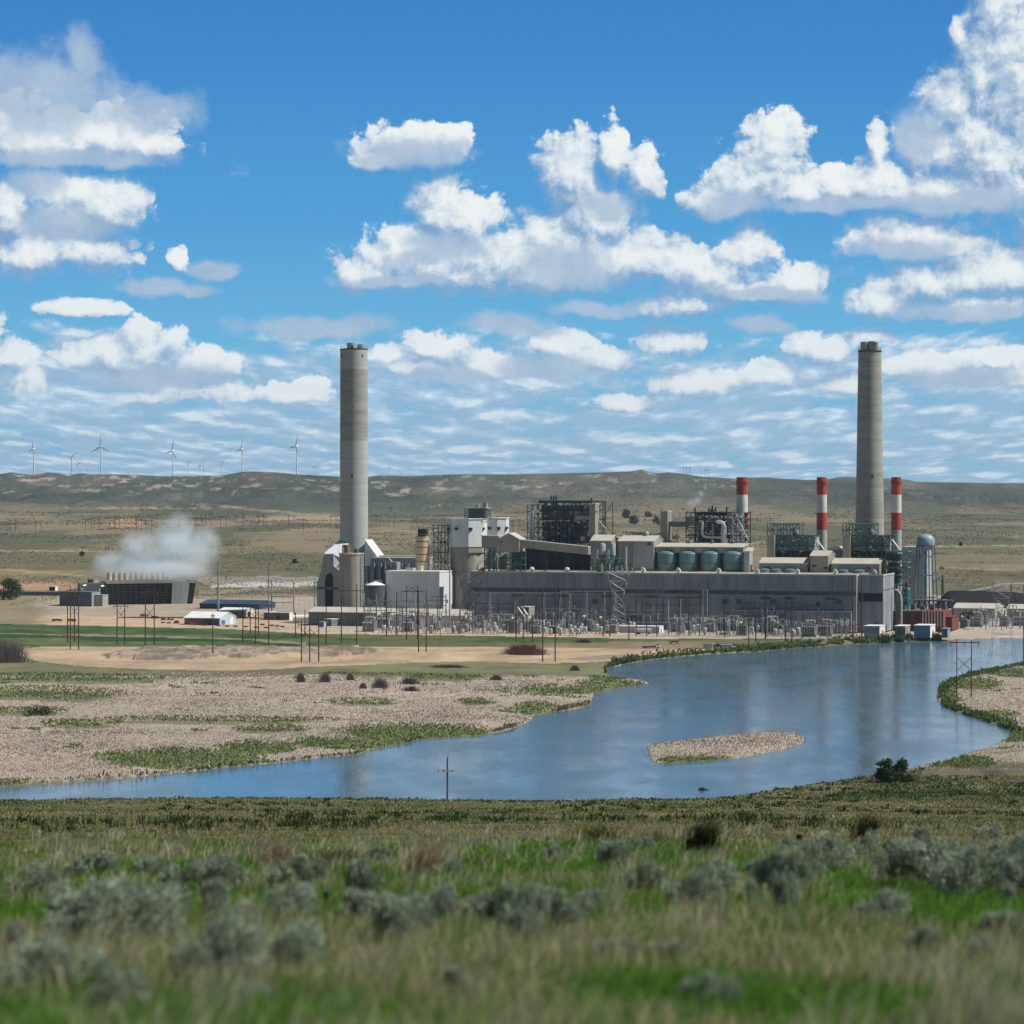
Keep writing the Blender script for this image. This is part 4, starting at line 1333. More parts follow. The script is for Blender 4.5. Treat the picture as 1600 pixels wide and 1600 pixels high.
# ---- boilers: dark open steel round a casing, with pipes, decks and drums
def boiler(label, px0, px1, b, dep, yt, yb, nz, na, seed, parts):
    r = random.Random(seed)
    a0, a1 = PF.A(px0, b), PF.A(px1, b)
    am = (a0 + a1) / 2
    z0, zt = PF.Z(yb, am, b), PF.Z(yt, am, b)
    T = Thing('boiler', label, 'boiler', (am, b, GZ), PF)
    T.part('steel_frame', lattice(MB(), a0, a1, b, b + dep, z0 - 12, zt, nz + 2, .26, na, True), parts.get('fm', M_DARK))
    dk = MB()
    for k in range(nz + 1):
        z = z0 + (zt - z0) * k / nz
        dk.box(a0 + .2, a1 - .2, b + .3, b + dep - .3, z - .22, z)
    T.part('deck', dk, M_DARK)
    for (cx0, cx1, cb, cd, cy0, cy1, cm, nm) in parts['boxes']:
        m = MB()
        zbox(m, cx0, cx1, b + cb, cd, cy0, cy1)
        T.part(nm, m, cm)
    for (pts, rr, cm, pb) in parts.get('pipes', ()):
        m = MB()
        m.tube([(PF.A(x, b + pb), b + pb, PF.Z(y, am, b + pb)) for x, y in pts], rr, 8)
        T.part('pipe', m, cm, smooth=True)
    cl = MB()
    for i in range(parts.get('clutter', 40)):
        x = r.uniform(a0 + 1, a1 - 1)
        z = r.uniform(z0, zt - 1)
        h = r.uniform(1.0, 3.5)
        y = b + r.uniform(0.3, 2.5)
        if r.random() < .5:
            cl.box(x, x + r.uniform(.4, 2.0), y, y + 1.2, z, z + h * .6)
        else:
            cl.tube([(x, y, z), (x, y, z + h)], r.uniform(.15, .4), 6)
    T.part('fittings', cl, M_CASE)
    cl = MB()
    for i in range(parts.get('clutter', 40) // 3):
        x, z, y = r.uniform(a0 + 1, a1 - 1), r.uniform(z0, zt - 1), b + r.uniform(-.2, .4)
        cl.box(x, x + r.uniform(.4, 1.6), y, y + .5, z, z + r.uniform(.3, 1.2))
    T.part('lagging', cl, M_SILV)
    rl = MB()
    for k in range(1, nz + 1):
        z = z0 + (zt - z0) * k / nz
        for h in (.6, 1.2):
            rl.bar((a0, b - .1, z + h), (a1, b - .1, z + h), .06)
    T.part('handrail', rl, M_GREEN)
    for (sx, y0, y1) in parts.get('stacks', ()):
        x = PF.A(sx, b + dep / 2)
        T.part('vent_stack', MB().tube([(x, b + dep / 2, PF.Z(y1, am, b + dep / 2)), (x, b + dep / 2, PF.Z(y0, am, b + dep / 2))], .45, 8), M_DARK)
    return T


boiler('largest dark boiler of open steel above the sloping gallery', 842, 921, 46, 30, 783, 853, 5, 6, 11, dict(
    fm=M_DARK, clutter=90,
    boxes=[(846, 914, 3, 24, 790, 813, M_CASE, 'drum_casing'), (848, 900, 5, 22, 815, 850, M_LOUV, 'furnace_casing'), (843, 896, .5, 28, 782, 786, M_GREEN, 'roof_edge'),
           (897, 916, 1, 20, 798, 806, M_TAN, 'penthouse')],
    pipes=[([(x, 817), (x, 852)], .45, M_STEEL, 3.5) for x in (852, 856, 861, 866, 871, 877, 883, 889)] + [([(828.5, 800), (828.5, 890)], .8, M_SILV, -2), ([(833, 799), (833, 890)], .9, M_SILV, -1.5),
           ([(829, 801), (836, 798), (843, 800)], .7, M_SILV, -1), ([(911, 845), (911, 838)], 1.6, M_SILV, 0)],
    stacks=[(861, 774, 783), (865, 774, 783), (869, 774, 783), (924, 778, 786)]))
T = Thing('side_scaffold', 'thin open steel bay on the left flank of the largest boiler', 'scaffold', pbase(824, 842, 47), PF)
x0, x1 = PF.A(824, 47), PF.A(842, 47)
T.part('frame', lattice(MB(), x0, x1, 47, 55, 31, PF.Z(789, x0, 47), 7, .2, 2), M_DARK)
T.part('deck', MB().box(x0, x1, 47.3, 54.7, PF.Z(800, x0, 47), PF.Z(799, x0, 47)).box(x0, x1, 47.3, 54.7, PF.Z(825, x0, 47), PF.Z(824, x0, 47)), M_DARK)
T = Thing('elevator_tower', 'tan elevator tower on the right flank of the largest boiler', 'tower', pbase(921, 934, 44), PF)
m = MB()
a0, a1, _, z1 = zbox(m, 920.5, 930, 44, 7, 788, 840)
T.part('shaft', m, M_TAN)
T.part('cap', MB().box(a0 - .2, a1 + .2, 43.8, 51.2, z1, z1 + .5), M_ROOF)
T.part('link_corridor', MB().box(PF.A(898, 44), a0 - .02, 44.5, 49, PF.Z(812, a0, 44), PF.Z(806, a0, 44)), M_TAN)
T.part('hatch', MB().box(a1, a1 + .15, 45, 47, PF.Z(801, a0, 44), PF.Z(798, a0, 44)), M_BLACK)
T = Thing('steel_bay', 'open steel bay with roof and outside stair beside the tan elevator tower', 'scaffold', pbase(934, 947, 50), PF)
x0, x1 = PF.A(931, 52), PF.A(946.5, 52)
T.part('frame', lattice(MB(), x0, x1, 52, 66, 31, PF.Z(784, x0, 52), 4, .22, 1), M_DARK)
T.part('roof', MB().box(PF.A(897, 52), x1 + .5, 51.5, 66, PF.Z(784.5, x0, 52), PF.Z(783, x0, 52)), M_GREEN)
T.part('stair', MB().bar((PF.A(933, 50), 50.5, PF.Z(811, x0, 50)), (PF.A(946, 50), 50.5, PF.Z(826, x0, 50)), .4).bar((PF.A(946, 50), 50.5, PF.Z(826, x0, 50)), (PF.A(943, 50), 50.5, PF.Z(838, x0, 50)), .4), M_TAN)
br = MB()
for i in range(4):
    br.bar((PF.A(898 + i * 8, 51.4), 51.4, PF.Z(784, x0, 51)), (PF.A(902 + i * 8, 51.4), 51.4, PF.Z(792, x0, 51)), .16)
    br.bar((PF.A(906 + i * 8, 51.4), 51.4, PF.Z(784, x0, 51)), (PF.A(902 + i * 8, 51.4), 51.4, PF.Z(792, x0, 51)), .16)
T.part('truss', br, M_SILV)

# ---- houses on the hall's back roof
T = Thing('gabled_house', 'tan gabled house with bright roof right of the dark bunker bay', 'building', pbase(923, 954, 37), PF)
gable_box(T, 923, 955, 37, 14, 845.5, 836.5, wall=M_TAN)
T = Thing('gabled_house', 'wide tan gabled house with flat joint and rooftop vent behind the dust collectors', 'building', pbase(966, 1022, 38), PF)
a0, a1, z0, ze, zr = gable_box(T, 966, 1021, 39, 22, 846, 837.5, wall=M_TAN)
T.part('front_bay', MB().box(PF.A(989, 37), PF.A(1021, 37), 37.6, 38.95, 30, ze), M_GREYW)
T.part('louvre', MB().box(PF.A(1011, 37.6), PF.A(1017, 37.6), 37.45, 37.7, PF.Z(852, a0, 37), PF.Z(847.5, a0, 37)), M_LOUV)
T.part('vent', MB().lathe(PF.A(1011, 50), 50, [(.8, zr), (.8, zr + 1.5), (1.2, zr + 1.6), (.5, zr + 2.4)], 10), M_SILV)
T = Thing('link_house', 'low roofed link between the two tan gabled houses', 'building', pbase(955, 966, 46), PF)
m = MB()
a0, a1, _, z1 = zbox(m, 955.5, 965.6, 46, 12, 840)
T.part('wall', m, M_TAN)
T.part('roof', MB().box(a0 + .1, a1 - .1, 45.6, 58, z1, z1 + .4), M_ROOF)


def dust_collector(px0, px1, label):
    b = 26
    a = (PF.A(px0, b) + PF.A(px1, b)) / 2
    r = (px1 - px0) / 2 * PF.depth(a, b) / F
    zt, zc = PF.Z(851, a, b), PF.Z(868, a, b)
    T = Thing('dust_collector', label, 'dust collector', (a, b, 31), PF, 'dust collectors on the hall roof')
    T.part('drum', MB().lathe(a, b, [(r, zc), (r, zt), (r * .7, zt + .7), (.2, zt + .9)], 20), M_GREYW, smooth=True)
    T.part('cone', MB().lathe(a, b, [(.4, zc - 4), (r, zc)], 20), M_STEEL, smooth=True)
    T.part('duct', MB().tube([(a - r - .3, b - .5, 32), (a - r - .3, b - .5, zt - 2.6), (a - r + .6, b - .4, zt - 2.0)], .75, 10), M_WHITEP, smooth=True)
    T.part('leg', lattice(MB(), a - r, a + r, b - r, b + r, 31, zc, 1, .2), M_GREEN)
    T.part('brace', MB().bar((a - r, b - r - .2, zc - .5), (a + r * .4, b - r - .2, 32.5), .3), M_WHITEP)


dust_collector(935.5, 946.5, 'grey drum dust collector with white duct, nearer the dark bunker bay')
dust_collector(953, 962, 'grey drum dust collector with white duct, nearer the wide gabled house')
T = Thing('roof_platform', 'green pipe platform crowded with valves on the hall roof', 'platform', pbase(925, 990, 22, z=31), PF)
x0, x1 = PF.A(924, 22), PF.A(990, 22)
T.part('deck', MB().box(x0, x1, 21, 24, PF.Z(873.5, x0, 22), PF.Z(872.5, x0, 22)), M_GREEN)
T.part('frame', lattice(MB(), x0, x1, 21, 24, 31, PF.Z(873, x0, 22), 1, .14, 7), M_GREEN)
m = MB()
rr = random.Random(5)
for i in range(46):
    x = rr.uniform(x0, x1)
    z = 31 + rr.uniform(0, 4.5)
    m.box(x, x + rr.uniform(.3, 1.1), 20.3 + rr.random(), 22 + rr.random(), z, z + rr.uniform(.3, 1.3))
T.part('valve', m, M_GREEN)
m = MB()
for i in range(16):
    x = rr.uniform(x0, x1)
    m.tube([(x, 20, 31), (x, 20, 31 + rr.uniform(1, 5))], .2, 6)
m.tube([(PF.A(978.5, 20), 20, 31.5), (PF.A(978.5, 20), 20, PF.Z(854, x0, 20))], .45, 8)
T.part('pipe', m, M_SILV)

# ---- concrete tower, second boiler, teal tanks
T = Thing('hoist_tower', 'plain grey square tower standing alone left of the smoking boiler', 'tower', pbase(1032, 1044, 70), PF)
m = MB()
a0, a1, _, z1 = zbox(m, 1032, 1043, 70, 9, 799.5)
T.part('shaft', m, M_TAN)
T.part('cap', MB().box(a0 - .2, a1 + .2, 69.8, 79.2, z1, z1 + .5), M_ROOF)
m = MB()
zbox(m, 1044.5, 1074, 72, 5, 815, 823)
T.part('bridge', m, M_CASE)

boiler('dark smoking boiler with silver pipe loop above the teal tanks', 1072, 1158, 62, 22, 801, 850, 5, 6, 12, dict(
    clutter=90, fm=M_DARK,
    boxes=[(1072, 1086, -.5, 8, 808, 822, M_CASE, 'mill_house'), (1087, 1106, 1, 12, 815, 829, M_STEEL, 'furnace_casing'), (1111, 1129, 2, 12, 816, 838, M_STEEL, 'furnace_casing'), (1085, 1140, 3, 14, 800, 806, M_DARK, 'drum_casing'),
           (1136, 1147, -.5, 10, 812, 828, M_CASE, 'switch_room'), (1136, 1150, -1, 6, 801, 807.5, M_TEAL, 'cab'), (1090, 1130, 4, 16, 838, 850, M_CASE, 'plenum'), (1150, 1158, .5, 6, 802, 807, M_TEAL, 'cab')],
    pipes=[([(1097.5, 815), (1097.5, 834), (1100, 838), (1104, 839), (1122, 839.5), (1132, 840), (1136, 843), (1136, 850)], .75, M_SILV, -1.5), ([(1121, 816), (1126, 815.5), (1130, 818), (1132.5, 824), (1132.5, 850)], 1.1, M_SILV, -2),
           ([(1128.5, 822), (1128.5, 850)], .7, M_SILV, -1.6), ([(1114, 818), (1114, 838)], .6, M_STEEL, -1)],
    stacks=[(1086, 793, 803), (1107.5, 793, 803), (1111, 795, 803), (1113, 790, 803), (1114.5, 796, 803), (1118, 793, 801), (1135.5, 792, 802)]))
T = Thing('stair_scaffold', 'pale steel stair scaffold at the right end of the smoking boiler', 'scaffold', pbase(1144, 1160, 60), PF)
x0, x1 = PF.A(1144, 58), PF.A(1160, 58)
T.part('frame', lattice(MB(), x0, x1, 58, 61.5, 40, PF.Z(802, x0, 58), 6, .16, 2), M_SILV)
T.part('stair', MB().bar((PF.A(1150, 57), 57.6, PF.Z(804, x0, 57)), (PF.A(1168, 57), 57.6, PF.Z(842, x0, 57)), .25), M_SILV)

T = Thing('tank_gallery', 'long tan gallery with bright roof over four teal tanks', 'building', pbase(1024, 1162, 42), PF)
b0 = 40
a0, a1 = PF.A(1024, b0), PF.A(1161, b0)
ze, zr = PF.Z(855.5, (a0 + a1) / 2, b0), PF.Z(849.5, (a0 + a1) / 2, b0 + 14)
T.part('wall', MB().prismx([(b0 + 9, 30), (b0 + 20, 30), (b0 + 20, ze), (b0 + 14, zr), (b0 + 9, ze + (zr - ze) * .64)], a0, a1), M_TAN)
T.part('fascia', MB().box(a0, a1, b0, b0 + 8.95, PF.Z(864, (a0 + a1) / 2, b0), ze - .05), M_TAN)
T.part('roof', MB().prismx([(b0 - .5, ze), (b0 + 14, zr), (b0 + 20.5, ze), (b0 + 20.5, ze + .4), (b0 + 14, zr + .4), (b0 - .5, ze + .4)], a0 - .4, a1 + .4), M_ROOF)
for i, px in enumerate((1040, 1072, 1109, 1140)):
    a, z = PF.pz(px, 857.5, b0)
    mk = MB()
    for k, w in enumerate((1.0, .8, 1.0)):
        mk.box(a + k * 1.5, a + k * 1.5 + w, b0 - .12, b0, z - 1.3, z)
    T.part('wall_sign', mk, M_LOUV)
m = MB()
for px in (1077, 1113, 1145):
    x = PF.A(px, b0 + 13)
    m.lathe(x, b0 + 13, [(.6, zr - .4), (.6, zr + 1), (1.0, zr + 1.1), (.7, zr + 1.8), (.2, zr + 2)], 10)
T.part('roof_vent', m, M_CASE)
TLAB = ['teal tank under the tan gallery, nearest the louvred grey house', 'teal tank under the tan gallery, second from the louvred grey house', 'teal tank under the tan gallery, third from the louvred grey house',
        'sunlit teal tank at the open right end of the tan gallery']
for (p0, p1), lb in zip(((1027, 1057), (1061, 1091), (1095, 1126), (1130, 1161)), TLAB):
    round_tank(p0, p1, 41.5, 865, 'teal_tank', lb, 'tank', M_TEAL, 'dome', 895, (879.5, 891), group='teal tanks under the gallery')
T = Thing('stair_house', 'narrow grey stair house beside the last teal tank', 'building', pbase(1163, 1171, 34), PF)
m = MB()
a0, a1, _, z1 = zbox(m, 1163, 1171, 34, 8, 862)
T.part('wall', m, M_GREYW)
T.part('roof', MB().hexa([(a0 - .3, 33.7, z1), (a1 + .3, 33.7, z1), (a1 + .3, 42.3, z1), (a0 - .3, 42.3, z1), (a0 - .3, 33.7, z1 + .3), (a1 + .3, 33.7, z1 + .3), (a1 + .3, 42.3, z1 + 2.2), (a0 - .3, 42.3, z1 + 2.2)]), M_ROOF)
T.part('porch', MB().box(PF.A(1172, 34), PF.A(1184, 34), 36, 40, PF.Z(883, a0, 36), PF.Z(881.5, a0, 36)), M_ROOF)


# ---- two small boilers with green tops
def small_boiler(dx, label, seed):
    T = boiler(label, 1212 + dx, 1272 + dx, 52 + dx * .08, 18, 838, 866, 2, 5, seed, dict(
        clutter=50, fm=M_GREEN,
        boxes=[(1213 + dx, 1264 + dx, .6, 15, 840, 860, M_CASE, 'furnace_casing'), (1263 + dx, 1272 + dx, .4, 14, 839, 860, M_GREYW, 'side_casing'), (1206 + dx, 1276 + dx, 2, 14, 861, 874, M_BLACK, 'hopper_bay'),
               (1214 + dx, 1270 + dx, -.4, 16, 836.5, 838.5, M_GREEN, 'top_deck')],
        pipes=[([(1236 + dx, 830), (1242 + dx, 828), (1246 + dx, 831), (1247 + dx, 836)], 1.0, M_SILV, 1), ([(1222 + dx, 829), (1233 + dx, 829)], .7, M_SILV, 1)]))
    b = 52 + dx * .08
    x0, x1 = PF.A(1199 + dx, b), PF.A(1249 + dx, b)
    zt, zb = PF.Z(818, x0, b), PF.Z(838, x0, b)
    T.part('top_frame', lattice(MB(), x0, x1, b, b + 9, zb, zt, 2, .24, 5), M_GREEN)
    tp = MB()
    for k in range(3):
        x = x0 + (x1 - x0) * (.32 + .24 * k)
        tp.box(x, x + 3.6, b - .4, b + 5, zt - .6, zt)
    T.part('awning', tp, M_TEAL)
    T.part('landing', MB().box(PF.A(1262 + dx, b), PF.A(1281 + dx, b), b - .6, b + 4, PF.Z(837.5, x0, b), PF.Z(836, x0, b)), M_GREEN)
    T.part('stair', MB().bar((PF.A(1273 + dx, b), b - .5, PF.Z(838, x0, b)), (PF.A(1288 + dx, b), b - .5, PF.Z(858, x0, b)), .3).bar((PF.A(1275 + dx, b), b - .5, PF.Z(848, x0, b)), (PF.A(1281 + dx, b), b - .5, PF.Z(858, x0, b)), .3), M_SILV)
    T.part('steam_drum', MB().lathe(PF.A(1244 + dx, b + 3), b + 3, [(.2, zb), (1.6, zb + .6), (2.0, zb + 2), (1.4, zb + 3.2), (.2, zb + 3.7)], 16), M_STEEL, smooth=True)
    bt = b - 4
    m = MB()
    a0, a1, _, z1 = zbox(m, 1198.5 + dx, 1210 + dx, bt, 6, 836)
    T.part('elevator_shaft', m, M_TAN)
    return T


small_boiler(0, 'small boiler with green top frame beside the middle banded chimney', 13)
small_boiler(118, 'small boiler with green top frame in front of the tapering chimney', 14)

T = Thing('coal_gallery', 'long low tan gallery with bright roof and raised gable at the hall east end', 'building', pbase(1184, 1385, 40), PF)
b0 = 38
for (p0, p1) in ((1186, 1262), (1299, 1374)):
    a0, a1 = PF.A(p0, b0), PF.A(p1, b0)
    am = (a0 + a1) / 2
    yq = 880.5 if p0 < 1200 else 881.5
    ze, zr = PF.Z(yq, am, b0), PF.Z(yq - 8.3, am, b0 + 9)
    T.part('wall', MB().prismx([(b0, 30), (b0 + 18, 30), (b0 + 18, ze), (b0 + 9, zr), (b0, ze)], a0, a1), M_TAN)
    T.part('roof', MB().prismx([(b0 - .5, ze - .1), (b0 + 9, zr + .02), (b0 + 18.5, ze - .1), (b0 + 18.5, ze + .3), (b0 + 9, zr + .42), (b0 - .5, ze + .3)], a0 - .2, a1 + .5), M_ROOF)
a0, a1, z0, ze, zr = gable_box(T, 1266, 1294, b0 - .6, 18, 869, 861, 900, M_TAN)
for px, y, w in ((1260.5, 882.5, 2.3), (1269.5, 882.5, 2.3), (1287, 885.5, 2.2), (1354, 886, 2.0), (1196, 885, 2.4)):
    a, z = PF.pz(px, y, b0)
    bb = b0 - .75 if 1266 < px < 1294 else b0 - .12
    T.part('window', MB().box(a, a + w, bb, bb + .4, z - 1.2, z), M_GLASS)
for px in (1194, 1212, 1234, 1317, 1342):
    a = PF.A(px, 34)
    T.part('bin_top', MB().lathe(a, 35, [(2.8, 31), (2.8, 32.6), (1.4, 33.2)], 20), M_TEAL)

# ---- behind and right of the hall
T = Thing('precipitator', 'tall grey precipitator block behind the water tower legs', 'building', pbase(1420, 1450, 138), PF)
m = MB()
a0, a1, _, z1 = zbox(m, 1409, 1446, 140, 20, 856)
T.part('wall', m, mat('pale precipitator siding', (0.33, 0.365, 0.40), .6, 0, .06, .05))
T.part('roof', MB().box(a0 - .4, a1 + .4, 139.6, 160.4, z1, z1 + .6), M_ROOF)
T.part('roof_vent', MB().lathe(a0 + 4, 142, [(.4, z1), (.4, z1 + 2)], 8).lathe(a0 + 9, 142, [(.5, z1), (.5, z1 + 2.4)], 8), M_SILV)
T.part('side_column', MB().box(PF.A(1420, 138), PF.A(1431, 138), 138, 139.9, GZ, PF.Z(872, a0, 138)), M_TAN)
T = Thing('low_store', 'low pale roofed store between banded chimney and tapering chimney', 'building', pbase(1296, 1314, 100), PF)
m = MB()
a0, a1, _, z1 = zbox(m, 1294, 1317, 100, 12, 859)
T.part('wall', m, M_CASE)
T.part('roof', MB().prism([(a0, z1), (a1, z1), (a1, z1 + .5), ((a0 + a1) / 2 + 2, z1 + 2), (a0, z1 + .5)], 99.6, 112), M_ROOF)
T = Thing('duct_stack', 'dark green stack of ducts and platforms at the hall east end', 'ductwork', pbase(1385, 1418, 44), PF)
x0, x1 = PF.A(1384, 46), PF.A(1418, 46)
T.part('frame', lattice(MB(), x0, x1, 46, 56, GZ, PF.Z(861, x0, 46), 9, .28, 2), M_GREEN)
m = MB()
for (p0, p1, y0, y1) in ((1386, 1404, 866, 876), (1388, 1402, 880, 888), (1386, 1405, 890, 897), (1384, 1404, 900, 912)):
    zbox(m, p0, p1, 45.4, 9, y0, y1)
T.part('duct', m, M_DARK)
m = MB()
for (p0, p1, y) in ((1385, 1419, 861), (1408, 1418, 878), (1388, 1418, 885.5)):
    zbox(m, p0, p1, 44.8, 10, y, y + 1.6)
T.part('platform', m, M_TEAL)
T = Thing('curved_chute', 'pale curved chute beside the hall east wall', 'chute', pbase(1400, 1410, 34), PF)
T.part('pipe', MB().tube([(PF.A(1399, 30), 30, PF.Z(921, x0, 30)), (PF.A(1403, 30), 30, PF.Z(922.5, x0, 30)), (PF.A(1407, 30), 30, PF.Z(928, x0, 30)), (PF.A(1408.5, 30), 30, PF.Z(938, x0, 30)), (PF.A(1408.5, 30), 30, GZ)], .5, 8), M_ROOF)
T.part('panel', MB().prism([(PF.A(1400, 30), GZ), (PF.A(1408, 30), GZ), (PF.A(1408, 30), PF.Z(930, x0, 30)), (PF.A(1404, 30), PF.Z(923, x0, 30)), (PF.A(1400, 30), PF.Z(922, x0, 30))], 30.5, 31.0), M_CASE)
T, a, r, zt = round_tank(1411, 1423.5, 62, 920, 'teal_vessel', 'upright teal vessel with rusty pipe on top beside the banded chimney', 'tank', mat('bright teal paint', (0.05, 0.27, 0.29), .4), 'dome')
T.part('pipe', MB().tube([(a, 62, zt), (a, 62, zt + 4.4)], .8, 8), M_RUST)
T.part('railing', MB().lathe(a, 62, [(r + .2, zt - 1), (r + .2, zt - .85)], 16), M_SILV)


# ---- water tower
M_WTL = mat('water tower leg paint', (0.13, 0.17, 0.20), .5, 0, .15, .3)


def water_tower():
    b = 95
    a = PF.A(1446.5, b)
    d = PF.depth(a, b)
    k = d / F
    R = 14.2 * k
    T = Thing('water_tower', 'grey blue domed water tower on slim legs right of the works', 'water tower', (a, b, GZ), PF)
    Zw = lambda y: PF.Z(y, a, b)
    T.part('tank', MB().lathe(a, b, [(R * .25, Zw(861)), (R * .62, Zw(859)), (R * .88, Zw(855.5)), (R, Zw(851.5)), (R, Zw(846)), (R * .95, Zw(841.5)), (R * .78, Zw(837.8)), (R * .5, Zw(835.4)), (R * .15, Zw(834.4))], 40),
           mat('water tower paint', (0.25, 0.355, 0.44), .45, 0, .1, .2), smooth=True)
    T.part('balcony', MB().lathe(a, b, [(R * 1.07, Zw(853)), (R * 1.07, Zw(851.6))], 32), M_CASE)
    T.part('finial', MB().lathe(a, b, [(.4, Zw(835)), (.4, Zw(833.5))], 8), M_STEEL)
    T.part('riser', MB().tube([(a, b, GZ), (a, b, Zw(860))], .7, 12), M_WTL)
    n = 6
    foot = 20.0 * k
    pts = []
    for i in range(n):
        an = 2 * math.pi * (i + .35) / n
        t_ = Vector((a + R * .99 * math.cos(an), b + R * .99 * math.sin(an), Zw(852.5)))
        f_ = Vector((a + foot * math.cos(an), b + foot * math.sin(an), GZ))
        pts.append((t_, f_))
        T.part('leg', MB().tube([f_, t_], .36, 6), M_WTL)
    for s in (.34, .62, .86):
        ring = MB()
        for i in range(n):
            p = pts[i][1].lerp(pts[i][0], s)
            q = pts[(i + 1) % n][1].lerp(pts[(i + 1) % n][0], s)
            ring.tube([p, q], .2, 5)
            p2 = pts[i][1].lerp(pts[i][0], max(0, s - .28))
        T.part('ring_brace', ring, M_WTL)
    tie = MB()
    for i in range(n):
        for s0, s1 in ((0, .34), (.34, .62), (.62, .86)):
            tie.bar(pts[i][1].lerp(pts[i][0], s0), pts[(i + 1) % n][1].lerp(pts[(i + 1) % n][0], s1), .05)
    T.part('tie_rod', tie, M_STEEL)


water_tower()


# ---- brick pump house and sheds by the water
def yard_house(name, label, cat, px0, px1, b, dep, yt, wall, endm=None, roof=None, gable=0.0, windows_=0, base_y=None):
    """small building whose foot stands on the ground at its own row of the yard"""
    T = Thing(name, label, cat, pbase(px0, px1, b), PF)
    a0, a1 = PF.A(px0, b), PF.A(px1, b)
    am = (a0 + a1) / 2
    zt = PF.Z(yt, am, b)
    T.part('wall', MB().box(a0, a1, b, b + dep, GZ - .3, zt), wall)
    if endm:
        T.part('end_wall', MB().box(a1, a1 + .15, b, b + dep, GZ - .3, zt), endm)
    if gable:
        T.part('roof', MB().prismx([(b - .4, zt), (b + dep + .4, zt), (b + dep + .4, zt + .25), (b + dep / 2, zt + gable), (b - .4, zt + .25)], a0 - .3, a1 + .4), roof or M_ROOF)
    else:
        T.part('roof', MB().box(a0 - .3, a1 + .4, b - .3, b + dep + .3, zt, zt + .35), roof or M_ROOF)
    for k in range(windows_):
        x = a0 + (a1 - a0) * (k + .5) / windows_
        w = MB().box(x - .7, x + .7, b - .08, b + .1, GZ + 1.2, GZ + 2.6)
        o = T.part('window', w, M_GLASS)
    return T, a0, a1, zt


T, a0, a1, zt = yard_house('brick_pump_house', 'long dark red brick pump house by the river with pale pilasters', 'building', 1397, 1441, 34, 26, 955, M_BRICK, None, M_CASE)
T.part('pilaster_wall', MB().box(a1 + .02, a1 + 12, 31, 56, GZ - .3, zt + .3), M_BRICK)
pl = MB()
for k in range(8):
    x = a1 + .6 + k * 1.55
    pl.box(x, x + .55, 30.8, 31, zt - 7.5, zt + .3)
T.part('pilaster', pl, M_BRICKP)
for k in range(3):
    x = a0 + 2 + k * 4.4
    T.part('window', MB().box(x, x + 2.4, 33.88, 34.1, zt - 5.5, zt - 1.8), M_GLASS)
for k in range(4):
    x = a0 + 2 + k * 5
    T.part('roof_unit', MB().box(x, x + 2.2, 44, 47, zt + .35, zt + 2.4 + (k % 2)), M_CASE)
T, a0, a1, zt = yard_house('brick_annexe', 'low plain brick annexe at the right end of the pump house', 'building', 1477, 1487, 36, 22, 965, M_BRICK, M_BRICK, M_BRICK)
RIVERSIDE = [(1350, 1374, -44, 14, 979, mat('shaded blue grey sheet', (0.26, 0.34, 0.42), .5), M_WHITEP, 'shed with shaded blue grey front and sunlit white end on the river bank'),  # the front's shade and the end wall's sunlight are put into their colours
             (1398, 1414, -42, 14, 979, M_CASE, M_TAN, 'brown grey shed with flat roof between two blue sheds on the river bank'),
             (1428, 1453, -40, 15, 978, mat('shaded slate blue sheet', (0.20, 0.29, 0.38), .5), M_WHITEP, 'shed with shaded slate blue front and sunlit white end before the pilasters')]  # slate front and white end carry shade and sunlight as colour
for (p0, p1, b, dep, yt, w_, e_, lb) in RIVERSIDE:
    T, a0, a1, zt = yard_house('river_shed', lb, 'shed', p0, p1, b, dep, yt, w_, e_, M_WHITEP)
    T.part('door', MB().box(a1 + .15, a1 + .25, b + dep * .4, b + dep * .7, GZ, GZ + 3), M_ORANGE if p0 == 1350 else M_GREYW)
yard_house('pump_box', 'small grey pump box right of the sheds on the bank', 'box', 1471, 1480, -36, 8, 983, M_CASE, M_GREYW, M_GREYW)
T, a0, a1, zt = yard_house('warehouse', 'long pale roofed warehouse before the coal pile', 'building', 1488, 1554, 175, 34, 951, M_TAN, M_ROOF, M_ROOF, 2.6)
T.part('door', MB().box(a1 + .15, a1 + .25, 186, 192, GZ, GZ + 3.6), M_LOUV)
yard_house('warehouse', 'second pale roofed warehouse at the right edge of the works', 'building', 1573, 1640, 178, 26, 952, M_TAN, M_ROOF, M_ROOF, 2.4)
T, a, r, zt = round_tank(1471, 1481, 80, 938, 'domed_vessel', 'small domed grey vessel between brick annexe and coal pile', 'tank', M_STEEL, 'dome')
T = Thing('pipe_rack', 'dark pipe rack behind the brick pump house', 'pipe rack', pbase(1430, 1490, 72), PF)
x0, x1 = PF.A(1428, 72), PF.A(1488, 72)
T.part('frame', lattice(MB(), x0, x1, 72, 75, GZ, PF.Z(939, x0, 72), 2, .2, 8), M_DARK)
m = MB()
for k in range(3):
    m.tube([(x0, 72.6 + k * .9, PF.Z(939, x0, 72) + .4), (x1, 72.6 + k * .9, PF.Z(939, x0, 72) + .4)], .4, 8)
T.part('pipe', m, M_CASE)


